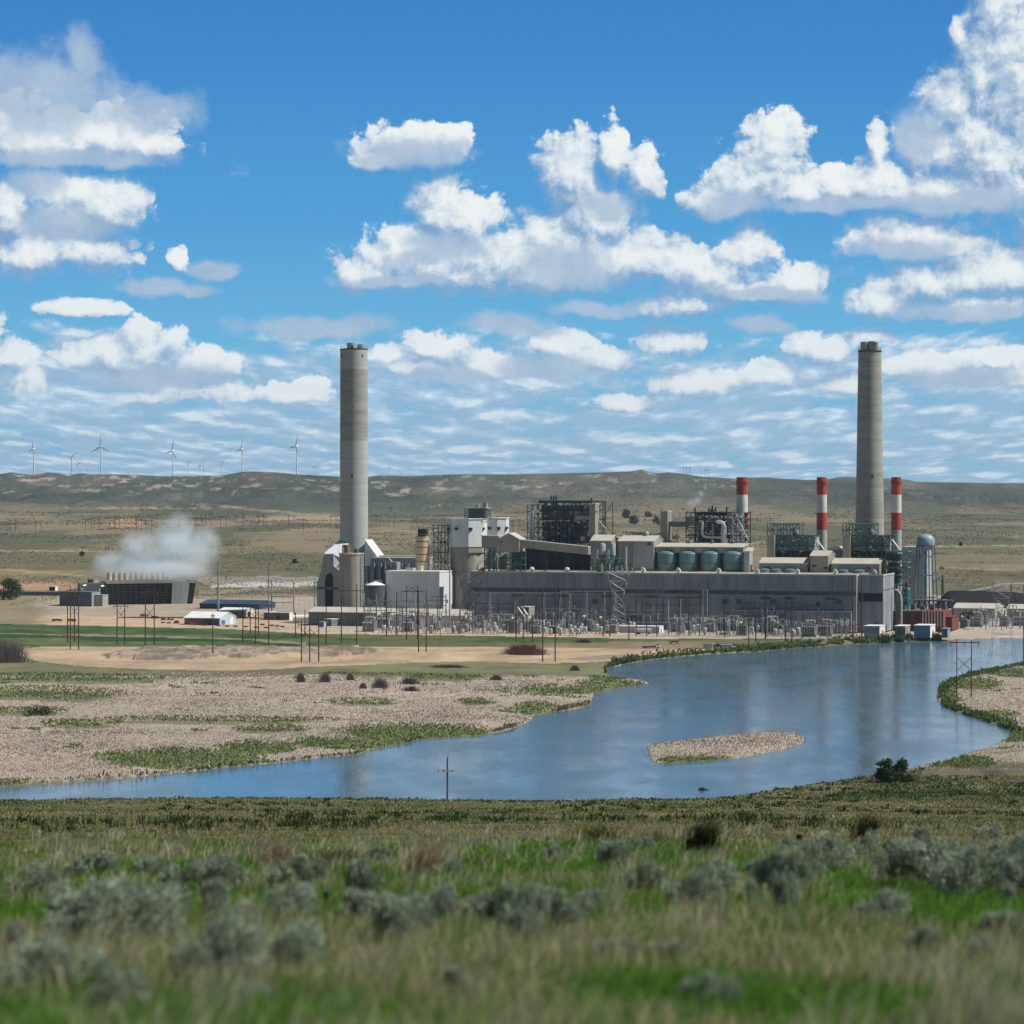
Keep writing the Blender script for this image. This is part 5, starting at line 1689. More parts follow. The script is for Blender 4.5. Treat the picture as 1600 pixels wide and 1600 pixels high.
# ---- coal pile and its conveyors
def coal_pile():
    d0 = 1790.0
    xs = np.linspace(at(1455, 900, d0).x, at(2300, 900, d0).x, 150)
    ys = np.linspace(d0 - 22, d0 + 26, 26)
    X_, Y_ = np.meshgrid(xs, ys)
    prof = np.clip(1 - np.abs(Y_ - d0) / 24, 0, 1) ** .8
    end = sstep(X_, xs[0], xs[0] + 12)
    z = 2.0 + prof * end * (10.3 - 3.6 * sstep(X_, at(1560, 900, d0).x, at(1640, 900, d0).x) + 1.6 * fbm(X_ / 14, Y_ / 10, 101, 4))
    n = len(xs)
    i = np.arange((len(ys) - 1) * n).reshape(len(ys) - 1, n)[:, :-1].ravel()
    me = np_mesh('coal_pile', np.stack([X_.ravel(), Y_.ravel(), z.ravel()], 1), np.stack([i, i + 1, i + n + 1, i + n], 1), None, M_COAL, True, False)
    o = bpy.data.objects.new('coal_pile', me)
    COL.objects.link(o)
    tag(o, 'long black coal pile stretching right behind the warehouses', 'coal pile')


coal_pile()


def tube_conveyor(name, label, pts, r, d, legs):
    P0 = [at(x, y, d) for x, y in pts]
    base = (P0[0].x, d, 2.0)
    T = Thing(name, label, 'conveyor', base)
    T.part('gallery', MB().tube(P0, r, 8), M_SILV, smooth=True)
    for px, y in legs:
        p = at(px, y, d)
        T.part('leg', MB().bar((p.x - .8, d, 2), (p.x - .2, d, p.z), .25).bar((p.x + .8, d, 2), (p.x + .2, d, p.z), .25), M_GREEN)
    return T


tube_conveyor('pipe_conveyor', 'white overland conveyor climbing right above the coal pile', [(1500, 927), (1525, 922.5), (1550, 918), (1565, 914), (1580, 913), (1640, 912), (1760, 911)], .9, 1850, [(1545, 919), (1580, 913), (1600, 912.6)])
tube_conveyor('stacking_conveyor', 'pale twin stacking conveyor rising beside the water tower', [(1452, 912), (1474, 896.5)], .55, 1800, [(1472.5, 898)])
tube_conveyor('stacking_conveyor', 'lower pale conveyor boom under the twin stacking conveyor', [(1455, 911), (1477, 900)], .45, 1801, [(1473.5, 902)])

# ------------------------------------------------------------------ yard, lines and switchgear
M_WOOD = mat('creosoted pole wood', (0.115, 0.068, 0.045), 0.9, 0, 0.25, 0.8)
M_WOODT = mat('weathered tan wood', (0.38, 0.26, 0.16), 0.9, 0, 0.2, 0.8)
M_BLKP = mat('black pole', (0.025, 0.028, 0.03), 0.8, 0, 0.2, 0.8)
M_LATT = mat('lattice steel', (0.36, 0.39, 0.40), 0.5, 0.3, 0.15, 0.4)
M_DLATT = mat('dark lattice steel', (0.070, 0.080, 0.085), 0.6, 0.2, 0.2, 0.4)
M_INS = mat('insulator glaze', (0.20, 0.15, 0.13), 0.25, 0, 0.1, 0.8, spec=0.5)
M_GEAR = mat('switchgear grey', (0.46, 0.49, 0.50), 0.5, 0, 0.12, 0.5)
M_NAVY = mat('navy roofing', (0.035, 0.060, 0.110), 0.5, 0, 0.15, 0.1)
M_PBLUE = mat('pale blue siding', (0.46, 0.58, 0.68), 0.5, 0, 0.08, 0.2)
M_BLUE = mat('blue paint', (0.06, 0.18, 0.40), 0.5, 0, 0.1, 0.5)
M_CREAM = mat('cream siding', (0.62, 0.57, 0.45), 0.6, 0, 0.1, 0.2)
M_RUBB = mat('tyre rubber', (0.02, 0.02, 0.02), 0.9, 0, 0.1, 1.0)
M_CARGL = mat('car glass', (0.03, 0.04, 0.05), 0.1, 0, 0.05, 1.0, spec=0.6)
M_CHROME = mat('lamp lens', (0.7, 0.7, 0.68), 0.2, 0, 0.05, 1.0, spec=0.6)


def gz(x, y):
    a, b = np.array([float(x)]), np.array([float(y)])
    return float(shore(a, b, land(a, b))[0])


def foot(px, py, z0=2.0):
    """where a thing seen standing at photo point (px, py) stands on the land: first crossing of the sight line"""
    d = np.geomspace(560, 7900, 1500)
    x = (px - 800) * d / F
    zr = H - (py - YH) * d / F
    z = shore(x, d, land(x, d))
    hit = np.nonzero(z >= zr)[0]
    i = hit[0] if len(hit) else len(d) - 1
    if i > 0:
        a, b = z[i - 1] - zr[i - 1], z[i] - zr[i]
        t = a / (a - b) if a != b else 0
        dd = d[i - 1] + (d[i] - d[i - 1]) * t
    else:
        dd = d[0]
    return Vector(((px - 800) * dd / F, dd, gz((px - 800) * dd / F, dd)))


def line_frame(label, pxs, yb, yt, arm=None, brace=None, name=None, wood=None, r=.24, span=None, group=None, ins=True):
    r = r * 1.25
    wood = wood or M_WOOD
    P0 = foot(sum(pxs) / len(pxs), yb)
    d = P0.y
    k = d / F
    name = name or ('utility_pole' if len(pxs) == 1 else 'power_line_frame')
    T = Thing(name, label, 'power pole' if len(pxs) == 1 else 'power line frame', tuple(P0), WORLD, group)
    X = [(p - 800) * k for p in pxs]
    zt = H - (yt - YH) * k
    for x in X:
        T.part('pole', MB().tube([(x, d, P0.z - .5), (x, d, zt)], r, 7, r * .7), wood, smooth=True)
    if arm:
        za = H - (arm - YH) * k
        s0, s1 = span or ((pxs[0] - 6), (pxs[-1] + 6))
        x0, x1 = (s0 - 800) * k, (s1 - 800) * k
        T.part('crossarm', MB().box(x0, x1, d - r - .22, d - r + .0, za - .17, za + .17), wood)
        if ins:
            n = 3 if len(pxs) > 1 else 2
            for i in range(n):
                x = x0 + .3 + (x1 - x0 - .6) * i / max(1, n - 1)
                T.part('insulator', MB().lathe(x, d - r - .11, [(.06, za - 1.5), (.14, za - 1.4), (.14, za - .5), (.06, za - .15)], 6), M_INS)
    if brace:
        b0, b1 = brace
        z0, z1 = H - (b1 - YH) * k, H - (b0 - YH) * k
        for i in range(len(X) - 1):
            T.part('brace', MB().bar((X[i], d, z0), (X[i + 1], d, z1), .10).bar((X[i + 1], d + .1, z0), (X[i], d + .1, z1), .10), wood)
    return T


line_frame('two pole wooden line frame at far left, in front of its twin', [110, 123], 1015, 917, 922, (948, 962))
line_frame('two pole wooden line frame at far left, behind its twin', [105.5, 116.5], 1003, 924, 928, None)
line_frame('short two pole wooden line frame with X brace before the left of the cooling tower', [183, 195], 1007, 944, 947, (953, 968))
line_frame('tall two pole wooden line frame before the middle of the cooling tower', [227, 241], 1008, 921, 925, (948, 968))
line_frame('single brown wooden pole before the pale blue shed', [332.5], 1024, 958, 962, None, span=(329, 336))
line_frame('three pole wooden line frame on the green strip right of the pale blue shed', [379.5, 399.5, 420], 1007, 943, 946, (956, 968))
line_frame('low two pole wooden line frame behind the three pole frame on the green strip', [391, 404], 990, 947, 949, (958, 968))
line_frame('single thin wooden pole left of the white gas tank', [461.7], 996, 958)
line_frame('three pole wooden line frame on the sand before the white gas tank', [471, 484, 498], 1034, 967, 976.5, (983, 996))
line_frame('single wooden pole right behind the sand frame by the white gas tank', [476.5], 992, 952)
line_frame('single brown wooden pole in line with the steel mast beside the concrete silo', [509.7], 1005, 948)
line_frame('tall two pole wooden line frame in front of the concrete silo', [533.5, 557.5], 1006, 913, 923, None, span=(527, 568))
line_frame('tall two pole line frame with trussed top before the white hall', [635.5, 652.5], 999, 915, 924, (915.6, 923.5), span=(627, 662))
line_frame('two pole wooden line frame with feet on the sand before the white hall', [654, 666], 1019, 922, 958, None, span=(649, 671))
line_frame('short tan marker pole on the sand before the white hall corner', [688.2], 1009, 978, wood=M_WOODT, r=.2)
line_frame('two pole black line frame between mushroom ventilators and switchyard', [806.5, 817.5], 1003, 928, 931, None, span=(801, 823))
line_frame('single low wooden pole right behind the reddish bush', [832], 1004, 962)
line_frame('tall two pole wooden line frame on the sand right of the reddish bush', [848, 867.5], 1034, 914, 931, None, span=(840, 877))
line_frame('two pole wooden line frame left of the pale lattice tower', [942.5, 953], 995, 927, 931, (985, 991), span=(937, 958))
line_frame('single wooden pole before the long white trailers', [982.7], 1000, 950)
line_frame('three pole dark line frame rising above the hall before the long white trailers', [994, 1010.5, 1026.5], 994, 902, 932, None)
line_frame('three pole dark line frame before the first and second teal tanks', [1061, 1076.5, 1093], 993, 926, 933, None)
line_frame('single dark pole before the steel stair scaffold of the switchyard', [1132], 996, 944)
line_frame('two pole line frame with pale arm before the last teal tank', [1170, 1181], 1006, 934, 942, None)
line_frame('thick single black pole before the low tan gallery', [1196], 998, 921, wood=M_BLKP, r=.36)
line_frame('two pole line frame with pale arm before the raised gable', [1227, 1237.5], 1006, 935, 942, None)
line_frame('tall single dark pole at the hall recess edge, nearer the switchyard', [1332.3], 999, 899, r=.3)
line_frame('tall single dark pole before the recessed east bay', [1346.7], 998, 899, r=.3)
line_frame('near two pole dark line frame with X brace on the right river bank', [1495, 1518], 1090, 1000, 1004, (1027, 1048), span=(1484, 1530), r=.17)
line_frame('reddish wooden pole cut by the right picture edge above the river bank', [1599], 1043, 978, r=.22)

# the small pole on the brow of the near slope
P0 = Vector(((699 - 800) * 640 / F, 640.0, 0))
P0.z = gz(P0.x, P0.y)
T = Thing('utility_pole', 'lone wooden pole with crossarm and insulators standing before the water', 'power pole', tuple(P0))
k = 640 / F
zt = H - (1184 - YH) * k
T.part('pole', MB().tube([(P0.x, 640, P0.z - .3), (P0.x, 640, zt)], .22, 8, .17), M_WOOD, smooth=True)
T.part('pole_top', MB().tube([(P0.x + .12, 640, zt), (P0.x + .16, 640, zt + .7)], .07, 6), M_WOOD)
za = H - (1204.5 - YH) * k
T.part('crossarm', MB().tube([(P0.x - 1.1, 640, za - .05), (P0.x - .4, 639.8, za + .12), (P0.x, 639.8, za - .08), (P0.x + .6, 639.8, za), (P0.x + 1.3, 640, za - .08)], .12, 6), M_WOODT)
for x in (-2.0, -1.0, 1.2):
    T.part('insulator', MB().lathe(P0.x + x, 639.8, [(.1, za - .15), (.2, za - .08), (.2, za + .18), (.1, za + .28)], 8), M_INS)


def mast(label, px, yb, yt, arms, r0, r1, m_=None, aw=1.6):
    P = foot(px, yb)
    k = P.y / F
    T = Thing('steel_mast', label, 'mast', tuple(P))
    zt = H - (yt - YH) * k
    T.part('pole', MB().tube([(P.x, P.y, P.z), (P.x, P.y, zt)], r0, 10, r1), m_ or M_STEEL, smooth=True)
    for y in arms:
        z = H - (y - YH) * k
        T.part('arm', MB().tube([(P.x - aw, P.y - .3, z + .55), (P.x, P.y - .3, z), (P.x + aw, P.y - .3, z + .55)], .12, 6), M_LATT)
    return T


mast('thick grey steel mast with one arm behind the pale blue shed', 341, 958, 877, [893], .75, .45, aw=3.2)
mast('slim grey steel mast with arms left of the white trailer row', 420, 962, 874, [878, 889], .5, .3, aw=3.0)
mast('pale steel mast with four pairs of arms before the flue duct house', 509, 951, 871, [872, 880, 896, 912], .35, .25, M_LATT, aw=2.0)
mast('tall slim steel mast between white hall and white silos', 702.7, 982, 834, [846, 871, 885], .45, .2, M_LATT, aw=.9)
mast('tall slim steel mast before the gabled transfer house', 777.5, 978, 864, [], .4, .2, M_LATT)
mast('short steel post before the hall between dark line frames', 1044, 990, 936, [], .3, .25, M_LATT)
mast('short steel post beside the three pole frame before the teal tanks', 1063.5, 990, 936, [], .3, .25, M_LATT)


def lattice_tower(label, px, yb, yt, wb, ww, yw, wt, arms, m_, r=.14, lean=0):
    P = foot(px, yb)
    k = P.y / F
    T = Thing('lattice_tower', label, 'pylon', tuple(P))
    z0, zw, zt = P.z, H - (yw - YH) * k, H - (yt - YH) * k
    hb, hw, ht = wb * k / 2, ww * k / 2, wt * k / 2
    legs = MB()
    br = MB()

    def ring(s, z):
        return [Vector((P.x + sx * s, P.y + sy * s * .8, z)) for sx, sy in ((-1, -1), (1, -1), (1, 1), (-1, 1))]
    lev = [(hb + (hw - hb) * i / 4, z0 + (zw - z0) * i / 4) for i in range(5)] + [(hw + (ht - hw) * i / 3, zw + (zt - zw) * i / 3) for i in range(1, 4)]
    rings = [ring(s, z) for s, z in lev]
    for c in range(4):
        T.part('leg', MB().tube([rg[c] for rg in rings], r, 5), m_)
    for i in range(len(rings) - 1):
        for c in range(4):
            e = (c + 1) % 4
            br.bar(rings[i][c], rings[i + 1][e], r * .6)
            br.bar(rings[i][e], rings[i + 1][c], r * .6)
            br.bar(rings[i + 1][c], rings[i + 1][e], r * .6)
    T.part('bracing', br, m_)
    for y, hw_ in arms:
        z = H - (y - YH) * k
        a = MB()
        w = hw_ * k
        for s in (-.5, .5):
            a.bar((P.x - w, P.y + s, z), (P.x + w, P.y + s, z), r * .8)
            a.bar((P.x - w, P.y, z), (P.x, P.y + s, z + 1.6), r * .6)
            a.bar((P.x + w, P.y, z), (P.x, P.y + s, z + 1.6), r * .6)
        T.part('crossarm', a, m_)
        for s in (-1, 0, 1):
            T.part('insulator', MB().tube([(P.x + s * w * .92, P.y, z), (P.x + s * w * .92, P.y, z - 2.0)], .11, 6), M_INS)
    return T


lattice_tower('dark lattice pylon before the concrete shaft of the white silo', 736.5, 990, 893, 40, 15, 948, 40, [(916, 19), (937, 14)], M_DLATT, .15)
lattice_tower('pale lattice pylon standing before the dust collectors', 966, 983, 893, 26, 13, 938, 36, [(896.5, 20)], M_LATT, .14)
lattice_tower('pale thin lattice pylon on the right river bank', 1566, 1045, 905, 44, 17, 950, 34, [(924, 24), (909, 16)], M_STEEL, .055)


# ---- steel switchyard frames
def wall_row(px):
    """photo row at which the ground meets the works' front walls"""
    return 977.5 if px < 735 else float(np.interp(px, [735, 1338, 1400], [979, 988, 989]))


def yard_frame(label, cols, yb, yt, beams, m_=None, r=.32, aleg=False, truss=False):
    m_ = m_ or M_STEEL
    mid_ = sum(cols) / len(cols)
    if 500 < mid_ < 1340:
        yb = max(yb, wall_row(mid_) + 1.5)
    P0 = foot(mid_, yb)
    k = P0.y / F
    T = Thing('switchyard_frame', label, 'steel frame', tuple(P0))
    zt = H - (yt - YH) * k
    for p in cols:
        x = (p - 800) * k
        c = MB()
        if aleg:
            c.tube([(x - 1.2, P0.y - 1.5, P0.z), (x, P0.y, zt)], r * .6, 5).tube([(x + 1.2, P0.y + 1.5, P0.z), (x, P0.y, zt)], r * .6, 5)
            c.bar((x - .6, P0.y - .7, (P0.z + zt) / 2), (x + .6, P0.y + .7, (P0.z + zt) / 2), .12)
        else:
            c.tube([(x, P0.y, P0.z), (x, P0.y, zt)], r, 6, r * .8)
        T.part('column', c, m_)
    for y in beams:
        z = H - (y - YH) * k
        x0, x1 = (cols[0] - 800) * k, (cols[-1] - 800) * k
        b = MB()
        if len(cols) == 1:
            x0, x1 = x0 - 2.5, x1 + 2.5
        b.box(x0, x1, P0.y - r - .25, P0.y - r, z - .2, z + .2)
        T.part('beam', b, m_)
        n = max(2, int((x1 - x0) / 4))
        s = MB()
        for i in range(n):
            x = x0 + (x1 - x0) * (i + .5) / n
            s.tube([(x, P0.y - r - .12, z - .2), (x, P0.y - r - .12, z - 1.7)], .13, 5)
        T.part('insulator_string', s, M_INS)
    return T


yard_frame('grey steel yard frame of two posts right of the slim mast', [424.5, 459], 958, 908, [926, 932, 941], M_STEEL, .5)
yard_frame('grey steel yard frame of two thin posts left of the flue duct house', [491, 495.5], 952, 908, [909.5], M_GREEN, .3)
yard_frame('grey steel yard frame of three posts before the dark storage tank', [569, 588, 604], 986, 927, [938, 947, 954], M_STEEL, .42)
yard_frame('dark steel yard frame of two posts at the white hall left corner', [604, 620], 993, 925, [957], M_DLATT, .34)
yard_frame('grey steel yard frame of three posts before the white hall middle', [623.5, 628.5, 649], 985, 922, [938, 955], M_STEEL, .36)
yard_frame('grey steel yard frame of three posts before the white hall end', [668.5, 684, 697], 987, 928, [932, 938, 946], M_STEEL, .42)
yard_frame('thin steel yard frame with upper beams before the white hall', [575, 611, 640, 663], 978, 934, [940, 948], M_STEEL, .26)
yard_frame('grey steel yard frame of two posts left of the dark lattice pylon', [719, 739], 990, 930, [953], M_STEEL, .4)
yard_frame('long A leg yard frame with one high beam left of the tan switch house', [766, 806, 850, 891], 985, 926, [926.5], M_LATT, .3, True)
yard_frame('low yard frame with dark bus beam right of the dark lattice pylon', [730, 755, 778, 801], 981, 942, [943, 952], M_DLATT, .28)
yard_frame('long A leg yard frame with one high beam before the hall windows', [876, 917, 945, 962], 984, 923, [923.5], M_LATT, .3, True)
yard_frame('low yard frame with bus beams before the hall windows', [846, 868, 890, 912], 979, 950, [951, 958], M_STEEL, .26)
yard_frame('mid height yard frame behind the long white trailers', [975, 998, 1020, 1045], 980, 944, [953, 960], M_STEEL, .26)
yard_frame('thin dark yard frame between hall and three pole frames', [1003, 1036, 1072, 1105], 976, 932, [934, 945], M_DLATT, .22)
yard_frame('low yard frame below the second and third teal tanks', [1065, 1090, 1115, 1140, 1160], 984, 958, [962, 968], M_STEEL, .24)
yard_frame('tall thin yard frame below the third teal tank', [1098, 1105], 972, 921, [922, 932], M_LATT, .3, False)
yard_frame('crowded tall yard frame before the low tan gallery', [1160, 1186, 1212, 1240], 980, 938, [944, 953, 962], M_DLATT, .26)
yard_frame('thin tall yard frame before the raised gable', [1248, 1262, 1280], 982, 940, [946, 957], M_DLATT, .24)
yard_frame('low yard frame with long pale bus before the hall east end', [1210, 1250, 1290, 1330], 984, 972, [973], M_STEEL, .2)
yard_frame('low pale frame of the water intake behind the river sheds', [1520, 1540, 1565, 1600, 1640], 984, 964, [965, 970], M_LATT, .24)
yard_frame('reddish pipe frame left of the blue grey river shed', [1322, 1334, 1346], 992, 974, [976, 982, 988], M_RUST, .22)

# ---- switchgear, one of each kind and then copies
def proto_breaker():
    T = Thing('circuit_breaker', None, 'circuit breaker', (0, 0, 0))
    T.part('tank', MB().lathe(0, 0, [(.75, .9), (.9, 1.1), (.9, 2.7), (.6, 3.0)], 12), M_GEAR, smooth=True)
    for s in (-1, 1):
        T.part('leg', MB().box(s * .6 - .1, s * .6 + .1, -.3, .3, 0, .95), M_STEEL)
        T.part('bushing', MB().tube([(s * .35, 0, 2.9), (s * .95, 0, 4.9)], .2, 8, .1), M_INS)
    return T


def proto_switch():
    T = Thing('disconnect_switch', None, 'disconnect switch', (0, 0, 0))
    for s in (-1, 1):
        T.part('post', MB().box(s * 1.5 - .14, s * 1.5 + .14, -.14, .14, 0, 4.2), M_STEEL)
        T.part('insulator', MB().lathe(s * 1.5, 0, [(.12, 4.2), (.22, 4.4), (.22, 5.6), (.1, 5.8)], 8), M_GEAR)
    T.part('beam', MB().box(-2.0, 2.0, -.15, .15, 4.0, 4.2), M_STEEL)
    T.part('blade', MB().bar((-1.5, 0, 5.85), (1.6, 0, 5.95), .08), M_SILV)
    return T


def proto_transformer():
    T = Thing('transformer', None, 'transformer', (0, 0, 0))
    T.part('tank', MB().box(-2.4, 2.4, -1.5, 1.5, .4, 4.2), M_CASE)
    f = MB()
    for i in range(8):
        x = -2.1 + i * .6
        f.box(x - .1, x + .1, -2.3, -1.52, .9, 3.8)
    T.part('radiator', f, M_GEAR)
    for x in (-1.5, 0, 1.5):
        T.part('bushing', MB().tube([(x, 0, 4.2), (x, -.4, 6.6)], .24, 8, .1), M_INS)
    T.part('conservator', MB().tube([(-1.8, 1.2, 5.2), (1.6, 1.2, 5.2)], .5, 10), M_GEAR)
    T.part('base', MB().box(-2.7, 2.7, -2.4, 1.8, 0, .4), M_CONC)
    return T


def proto_post():
    T = Thing('bus_support', None, 'bus support', (0, 0, 0))
    T.part('post', MB().box(-.13, .13, -.13, .13, 0, 3.4), M_STEEL)
    T.part('insulator', MB().lathe(0, 0, [(.12, 3.4), (.2, 3.5), (.2, 4.8), (.1, 5.0)], 8), M_INS)
    T.part('clamp', MB().box(-1.6, 1.6, -.06, .06, 5.0, 5.12), M_SILV)
    return T


def proto_cap():
    T = Thing('capacitor_bank', None, 'capacitor bank', (0, 0, 0))
    T.part('frame', MB().box(-1.1, -1.0, -.6, .6, 0, 4.6).box(1.0, 1.1, -.6, .6, 0, 4.6).box(-1.1, 1.1, -.6, .6, 1.4, 1.5).box(-1.1, 1.1, -.6, .6, 3.0, 3.1), M_STEEL)
    c = MB()
    for z in (1.5, 3.1):
        for i in range(5):
            c.box(-.9 + i * .38, -.64 + i * .38, -.5, .5, z, z + 1.2)
    T.part('can', c, M_PBLUE)
    return T


def proto_mast():
    T = Thing('yard_mast', None, 'yard mast', (0, 0, 0))
    T.part('post', MB().tube([(0, 0, 0), (0, 0, 11)], .2, 6, .12), M_STEEL)
    T.part('arm', MB().box(-1.7, 1.7, -.09, .09, 9.2, 9.42), M_STEEL)
    for s in (-1.5, 0, 1.5):
        T.part('insulator', MB().lathe(s, 0, [(.1, 8.0), (.17, 8.1), (.17, 9.0), (.08, 9.2)], 6), M_INS)
    return T


ZONES = [(575, 700, 'before the white hall'), (705, 800, 'between dark lattice pylon and tan switch house'), (800, 905, 'before the hall left of the pale pylon'),
         (905, 1000, 'behind the long white trailers'), (1000, 1150, 'before the teal tanks'), (1150, 1235, 'before the low tan gallery'), (1235, 1330, 'before the hall east end'), (1505, 1660, 'at the water intake on the right')]
KINDS = {'b': ('grey round tank circuit breaker with two bushings', 'circuit breakers', proto_breaker), 's': ('steel disconnect switch on two posts', 'disconnect switches', proto_switch),
         't': ('grey boxy transformer with radiator fins and bushings', 'transformers', proto_transformer), 'm': ('tall slim steel yard mast with short arm', 'yard masts', proto_mast), 'p': ('slim insulated bus support post', 'bus supports', proto_post)}
used = {}
rs = random.Random(41)
protos = {}
for zi, (p0, p1, where) in enumerate(ZONES):
    for row, y in enumerate((1.5, 4.0, 6.5, 9.0, 11.5) if zi < 3 else (1.3, 3.2, 5.1, 7.0, 8.8) if zi < 7 else (0, 3.5, 7)):
        px = p0 + rs.uniform(1, 5)
        while px < p1:
            kd = rs.choice('bbbsppmmst' if zi in (1, 2, 3) else 'bssppmmst')
            if kd == 't' and row == 4:
                kd = 'b'
            lab, grp, fn = KINDS[kd]
            P = foot(px, min((wall_row(px) if zi < 7 else 975) + y + rs.uniform(-.8, .8), 996))
            if not (957 < px < 1043 and y > 3):
                rz = math.radians(-17.8) + (math.pi / 2 if rs.random() < .3 else 0)
                sc_ = rs.uniform(1.15, 1.5) * (rs.uniform(.55, 1.0) if kd == 'm' else 1)
                full = lab + ' ' + where
                if kd not in protos:
                    T = fn()
                    T.o.location = P
                    T.o.rotation_euler = (0, 0, rz)
                    T.o.scale = (sc_,) * 3
                    tag(T.o, full, None, grp + ' ' + where)
                    protos[kd] = (T.o, [c for c in COL.objects if c.parent == T.o])
                else:
                    dup(protos[kd][0], P, rz, full, grp + ' ' + where, sc_, protos[kd][1])
            px += {'b': 6.5, 's': 13, 't': 22, 'p': 6, 'm': 7}[kd] * rs.uniform(.9, 1.7)
cp = proto_cap()
cl = [c for c in COL.objects if c.parent == cp.o]
for i in range(7):
    P = foot(1243 + i * 4.4, 993 - i * .3)
    o = cp.o if i == 0 else dup(cp.o, P, None, None, None, None, cl)
    o.location = P
    o.rotation_euler = (0, 0, math.radians(-17.8))
    tag(o, 'pale blue capacitor rack standing in the row before the hall east end', None, 'capacitor racks')

# buses of pipe strung along the yard
def bus(label, pts, h, r=.12):
    P = [foot(px, py) for px, py in pts]
    T = Thing('bus_pipe', label, 'bus pipe', tuple(P[0]))
    T.part('pipe', MB().tube([(p.x, p.y, p.z + h) for p in P], r, 6), M_SILV)
    for a, b in zip(P[:-1], P[1:]):
        n = max(2, int((b - a).length / 14))
        for i in range(n + 1):
            q = a.lerp(b, i / n)
            T.part('post', MB().box(q.x - .1, q.x + .1, q.y - .1, q.y + .1, q.z, q.z + h), M_STEEL)


bus('long silver bus pipe on posts before the white hall', [(572, 981), (716, 983)], 4.6)
bus('long silver bus pipe on posts before the hall and teal tanks', [(985, 987), (1190, 990)], 5.0)
bus('long silver bus pipe on posts before the hall left of the pale pylon', [(780, 983), (950, 986)], 5.2)

# chain fence
def fence():
    pts = [(470, 985), (560, 989), (700, 991), (860, 993.5), (1000, 994.5), (1180, 996), (1300, 994.5)]
    P = [foot(a, b) for a, b in pts]
    T = Thing('chain_link_fence', 'thin chain link fence along the front of the switchyard', 'fence', tuple(P[0]))
    posts, rails = MB(), MB()
    for a, b in zip(P[:-1], P[1:]):
        n = int((b - a).length / 6)
        for i in range(n):
            q = a.lerp(b, i / n)
            posts.bar((q.x, q.y, q.z - .2), (q.x, q.y, q.z + 2.3), .06)
        for h in (.2, 1.2, 2.2):
            rails.bar((a.x, a.y, a.z + h), (b.x, b.y, b.z + h), .03)
    T.part('post', posts, M_STEEL)
    T.part('rail', rails, M_STEEL)


fence()


# ---- yard buildings on the left and centre
def site_house(name, label, cat, px0, px1, yb, dep, y_eave, y_ridge=None, wall=None, roof=None, endm=None, ang=-17.8, opens=()):
    P = foot(px0, yb)
    fr = Frame(P.x, P.y, math.radians(ang))
    a1 = fr.A(px1, 0)
    ze = fr.Z(y_eave, a1 / 2, 0)
    T = Thing(name, label, cat, (a1 / 2, 0, P.z), fr)
    z0 = P.z - .2
    if y_ridge:
        zr = fr.Z(y_ridge, a1 / 2, dep / 2)
        T.part('wall', MB().prismx([(0, z0), (dep, z0), (dep, ze), (dep / 2, zr), (0, ze)], 0, a1), wall)
        T.part('roof', MB().prismx([(-.5, ze - .12), (dep / 2, zr + .02), (dep + .5, ze - .12), (dep + .5, ze + .2), (dep / 2, zr + .35), (-.5, ze + .2)], -.4, a1 + .4), roof or M_ROOF)
        if endm:
            T.part('end_wall', MB().prismx([(0, z0), (dep, z0), (dep, ze - .2), (dep / 2, zr - .2), (0, ze - .2)], a1, a1 + .12), endm)
    else:
        T.part('wall', MB().box(0, a1, 0, dep, z0, ze), wall)
        T.part('roof', MB().box(-.25, a1 + .3, -.25, dep + .25, ze, ze + .3), roof or M_ROOF)
        if endm:
            T.part('end_wall', MB().box(a1, a1 + .12, 0, dep, z0, ze), endm)
    for (nm, face, u0, u1, h0, h1, m_) in opens:
        if face == 'f':
            T.part(nm, MB().box(u0 * a1, u1 * a1, -.1, .1, P.z + h0, P.z + h1), m_)
        else:
            T.part(nm, MB().box(a1 + .12, a1 + .24, u0 * dep, u1 * dep, P.z + h0, P.z + h1), m_)
    return T


site_house('metal_shed', 'pale blue metal shed with white gable roof and blue door', 'shed', 288, 343, 976, 22, 966, 956.5, M_CASE, M_WHITEP, M_PBLUE,
           opens=[('door', 'e', .10, .32, 0, 2.6, M_BLUE), ('door', 'e', .62, .80, 0, 3.2, M_WHITEP)])
site_house('metal_building', 'long low navy building with white roof edge behind the pale blue shed', 'building', 312, 404, 951, 26, 944, 938, M_NAVY, M_NAVY, M_NAVY)
site_house('metal_building', 'tan building with dark doorway in its end wall behind the pale blue shed', 'building', 343, 382, 964, 14, 954, 950, M_TAN, M_WHITEP, M_CREAM, opens=[('door', 'e', .3, .6, 0, 3, M_BLACK)])
site_house('metal_building', 'small grey gabled building before the navy roof', 'building', 378, 396, 951, 12, 943, 940, M_GREYW, M_WHITEP, M_GREYW)
site_house('office_trailer', 'long grey office trailer with white trim behind the pallet row', 'trailer', 412, 452, 968.5, 9, 957.5, None, M_CASE, M_WHITEP, M_WHITEP,
           opens=[('door', 'f', .52, .60, 0, 2.4, M_BLACK), ('door', 'f', .68, .78, 0, 2.8, M_RUST)])
site_house('warehouse', 'long low grey warehouse with bright roof before the flue duct house', 'warehouse', 482, 589, 977, 20, 957, 949.5, M_CASE, M_ROOF, M_CREAM)
site_house('warehouse', 'long low cream warehouse before the white hall', 'warehouse', 592, 727, 978.5, 14, 962, 952, M_CREAM, M_ROOF, M_CREAM)
site_house('site_trailer', 'small white site trailer with two windows', 'trailer', 518, 533, 978.5, 5, 967.5, None, M_CASE, M_WHITEP, M_WHITEP, 52, [('window', 'e', .2, .4, 1.1, 2.2, M_GLASS), ('window', 'e', .6, .8, 1.1, 2.2, M_GLASS)])
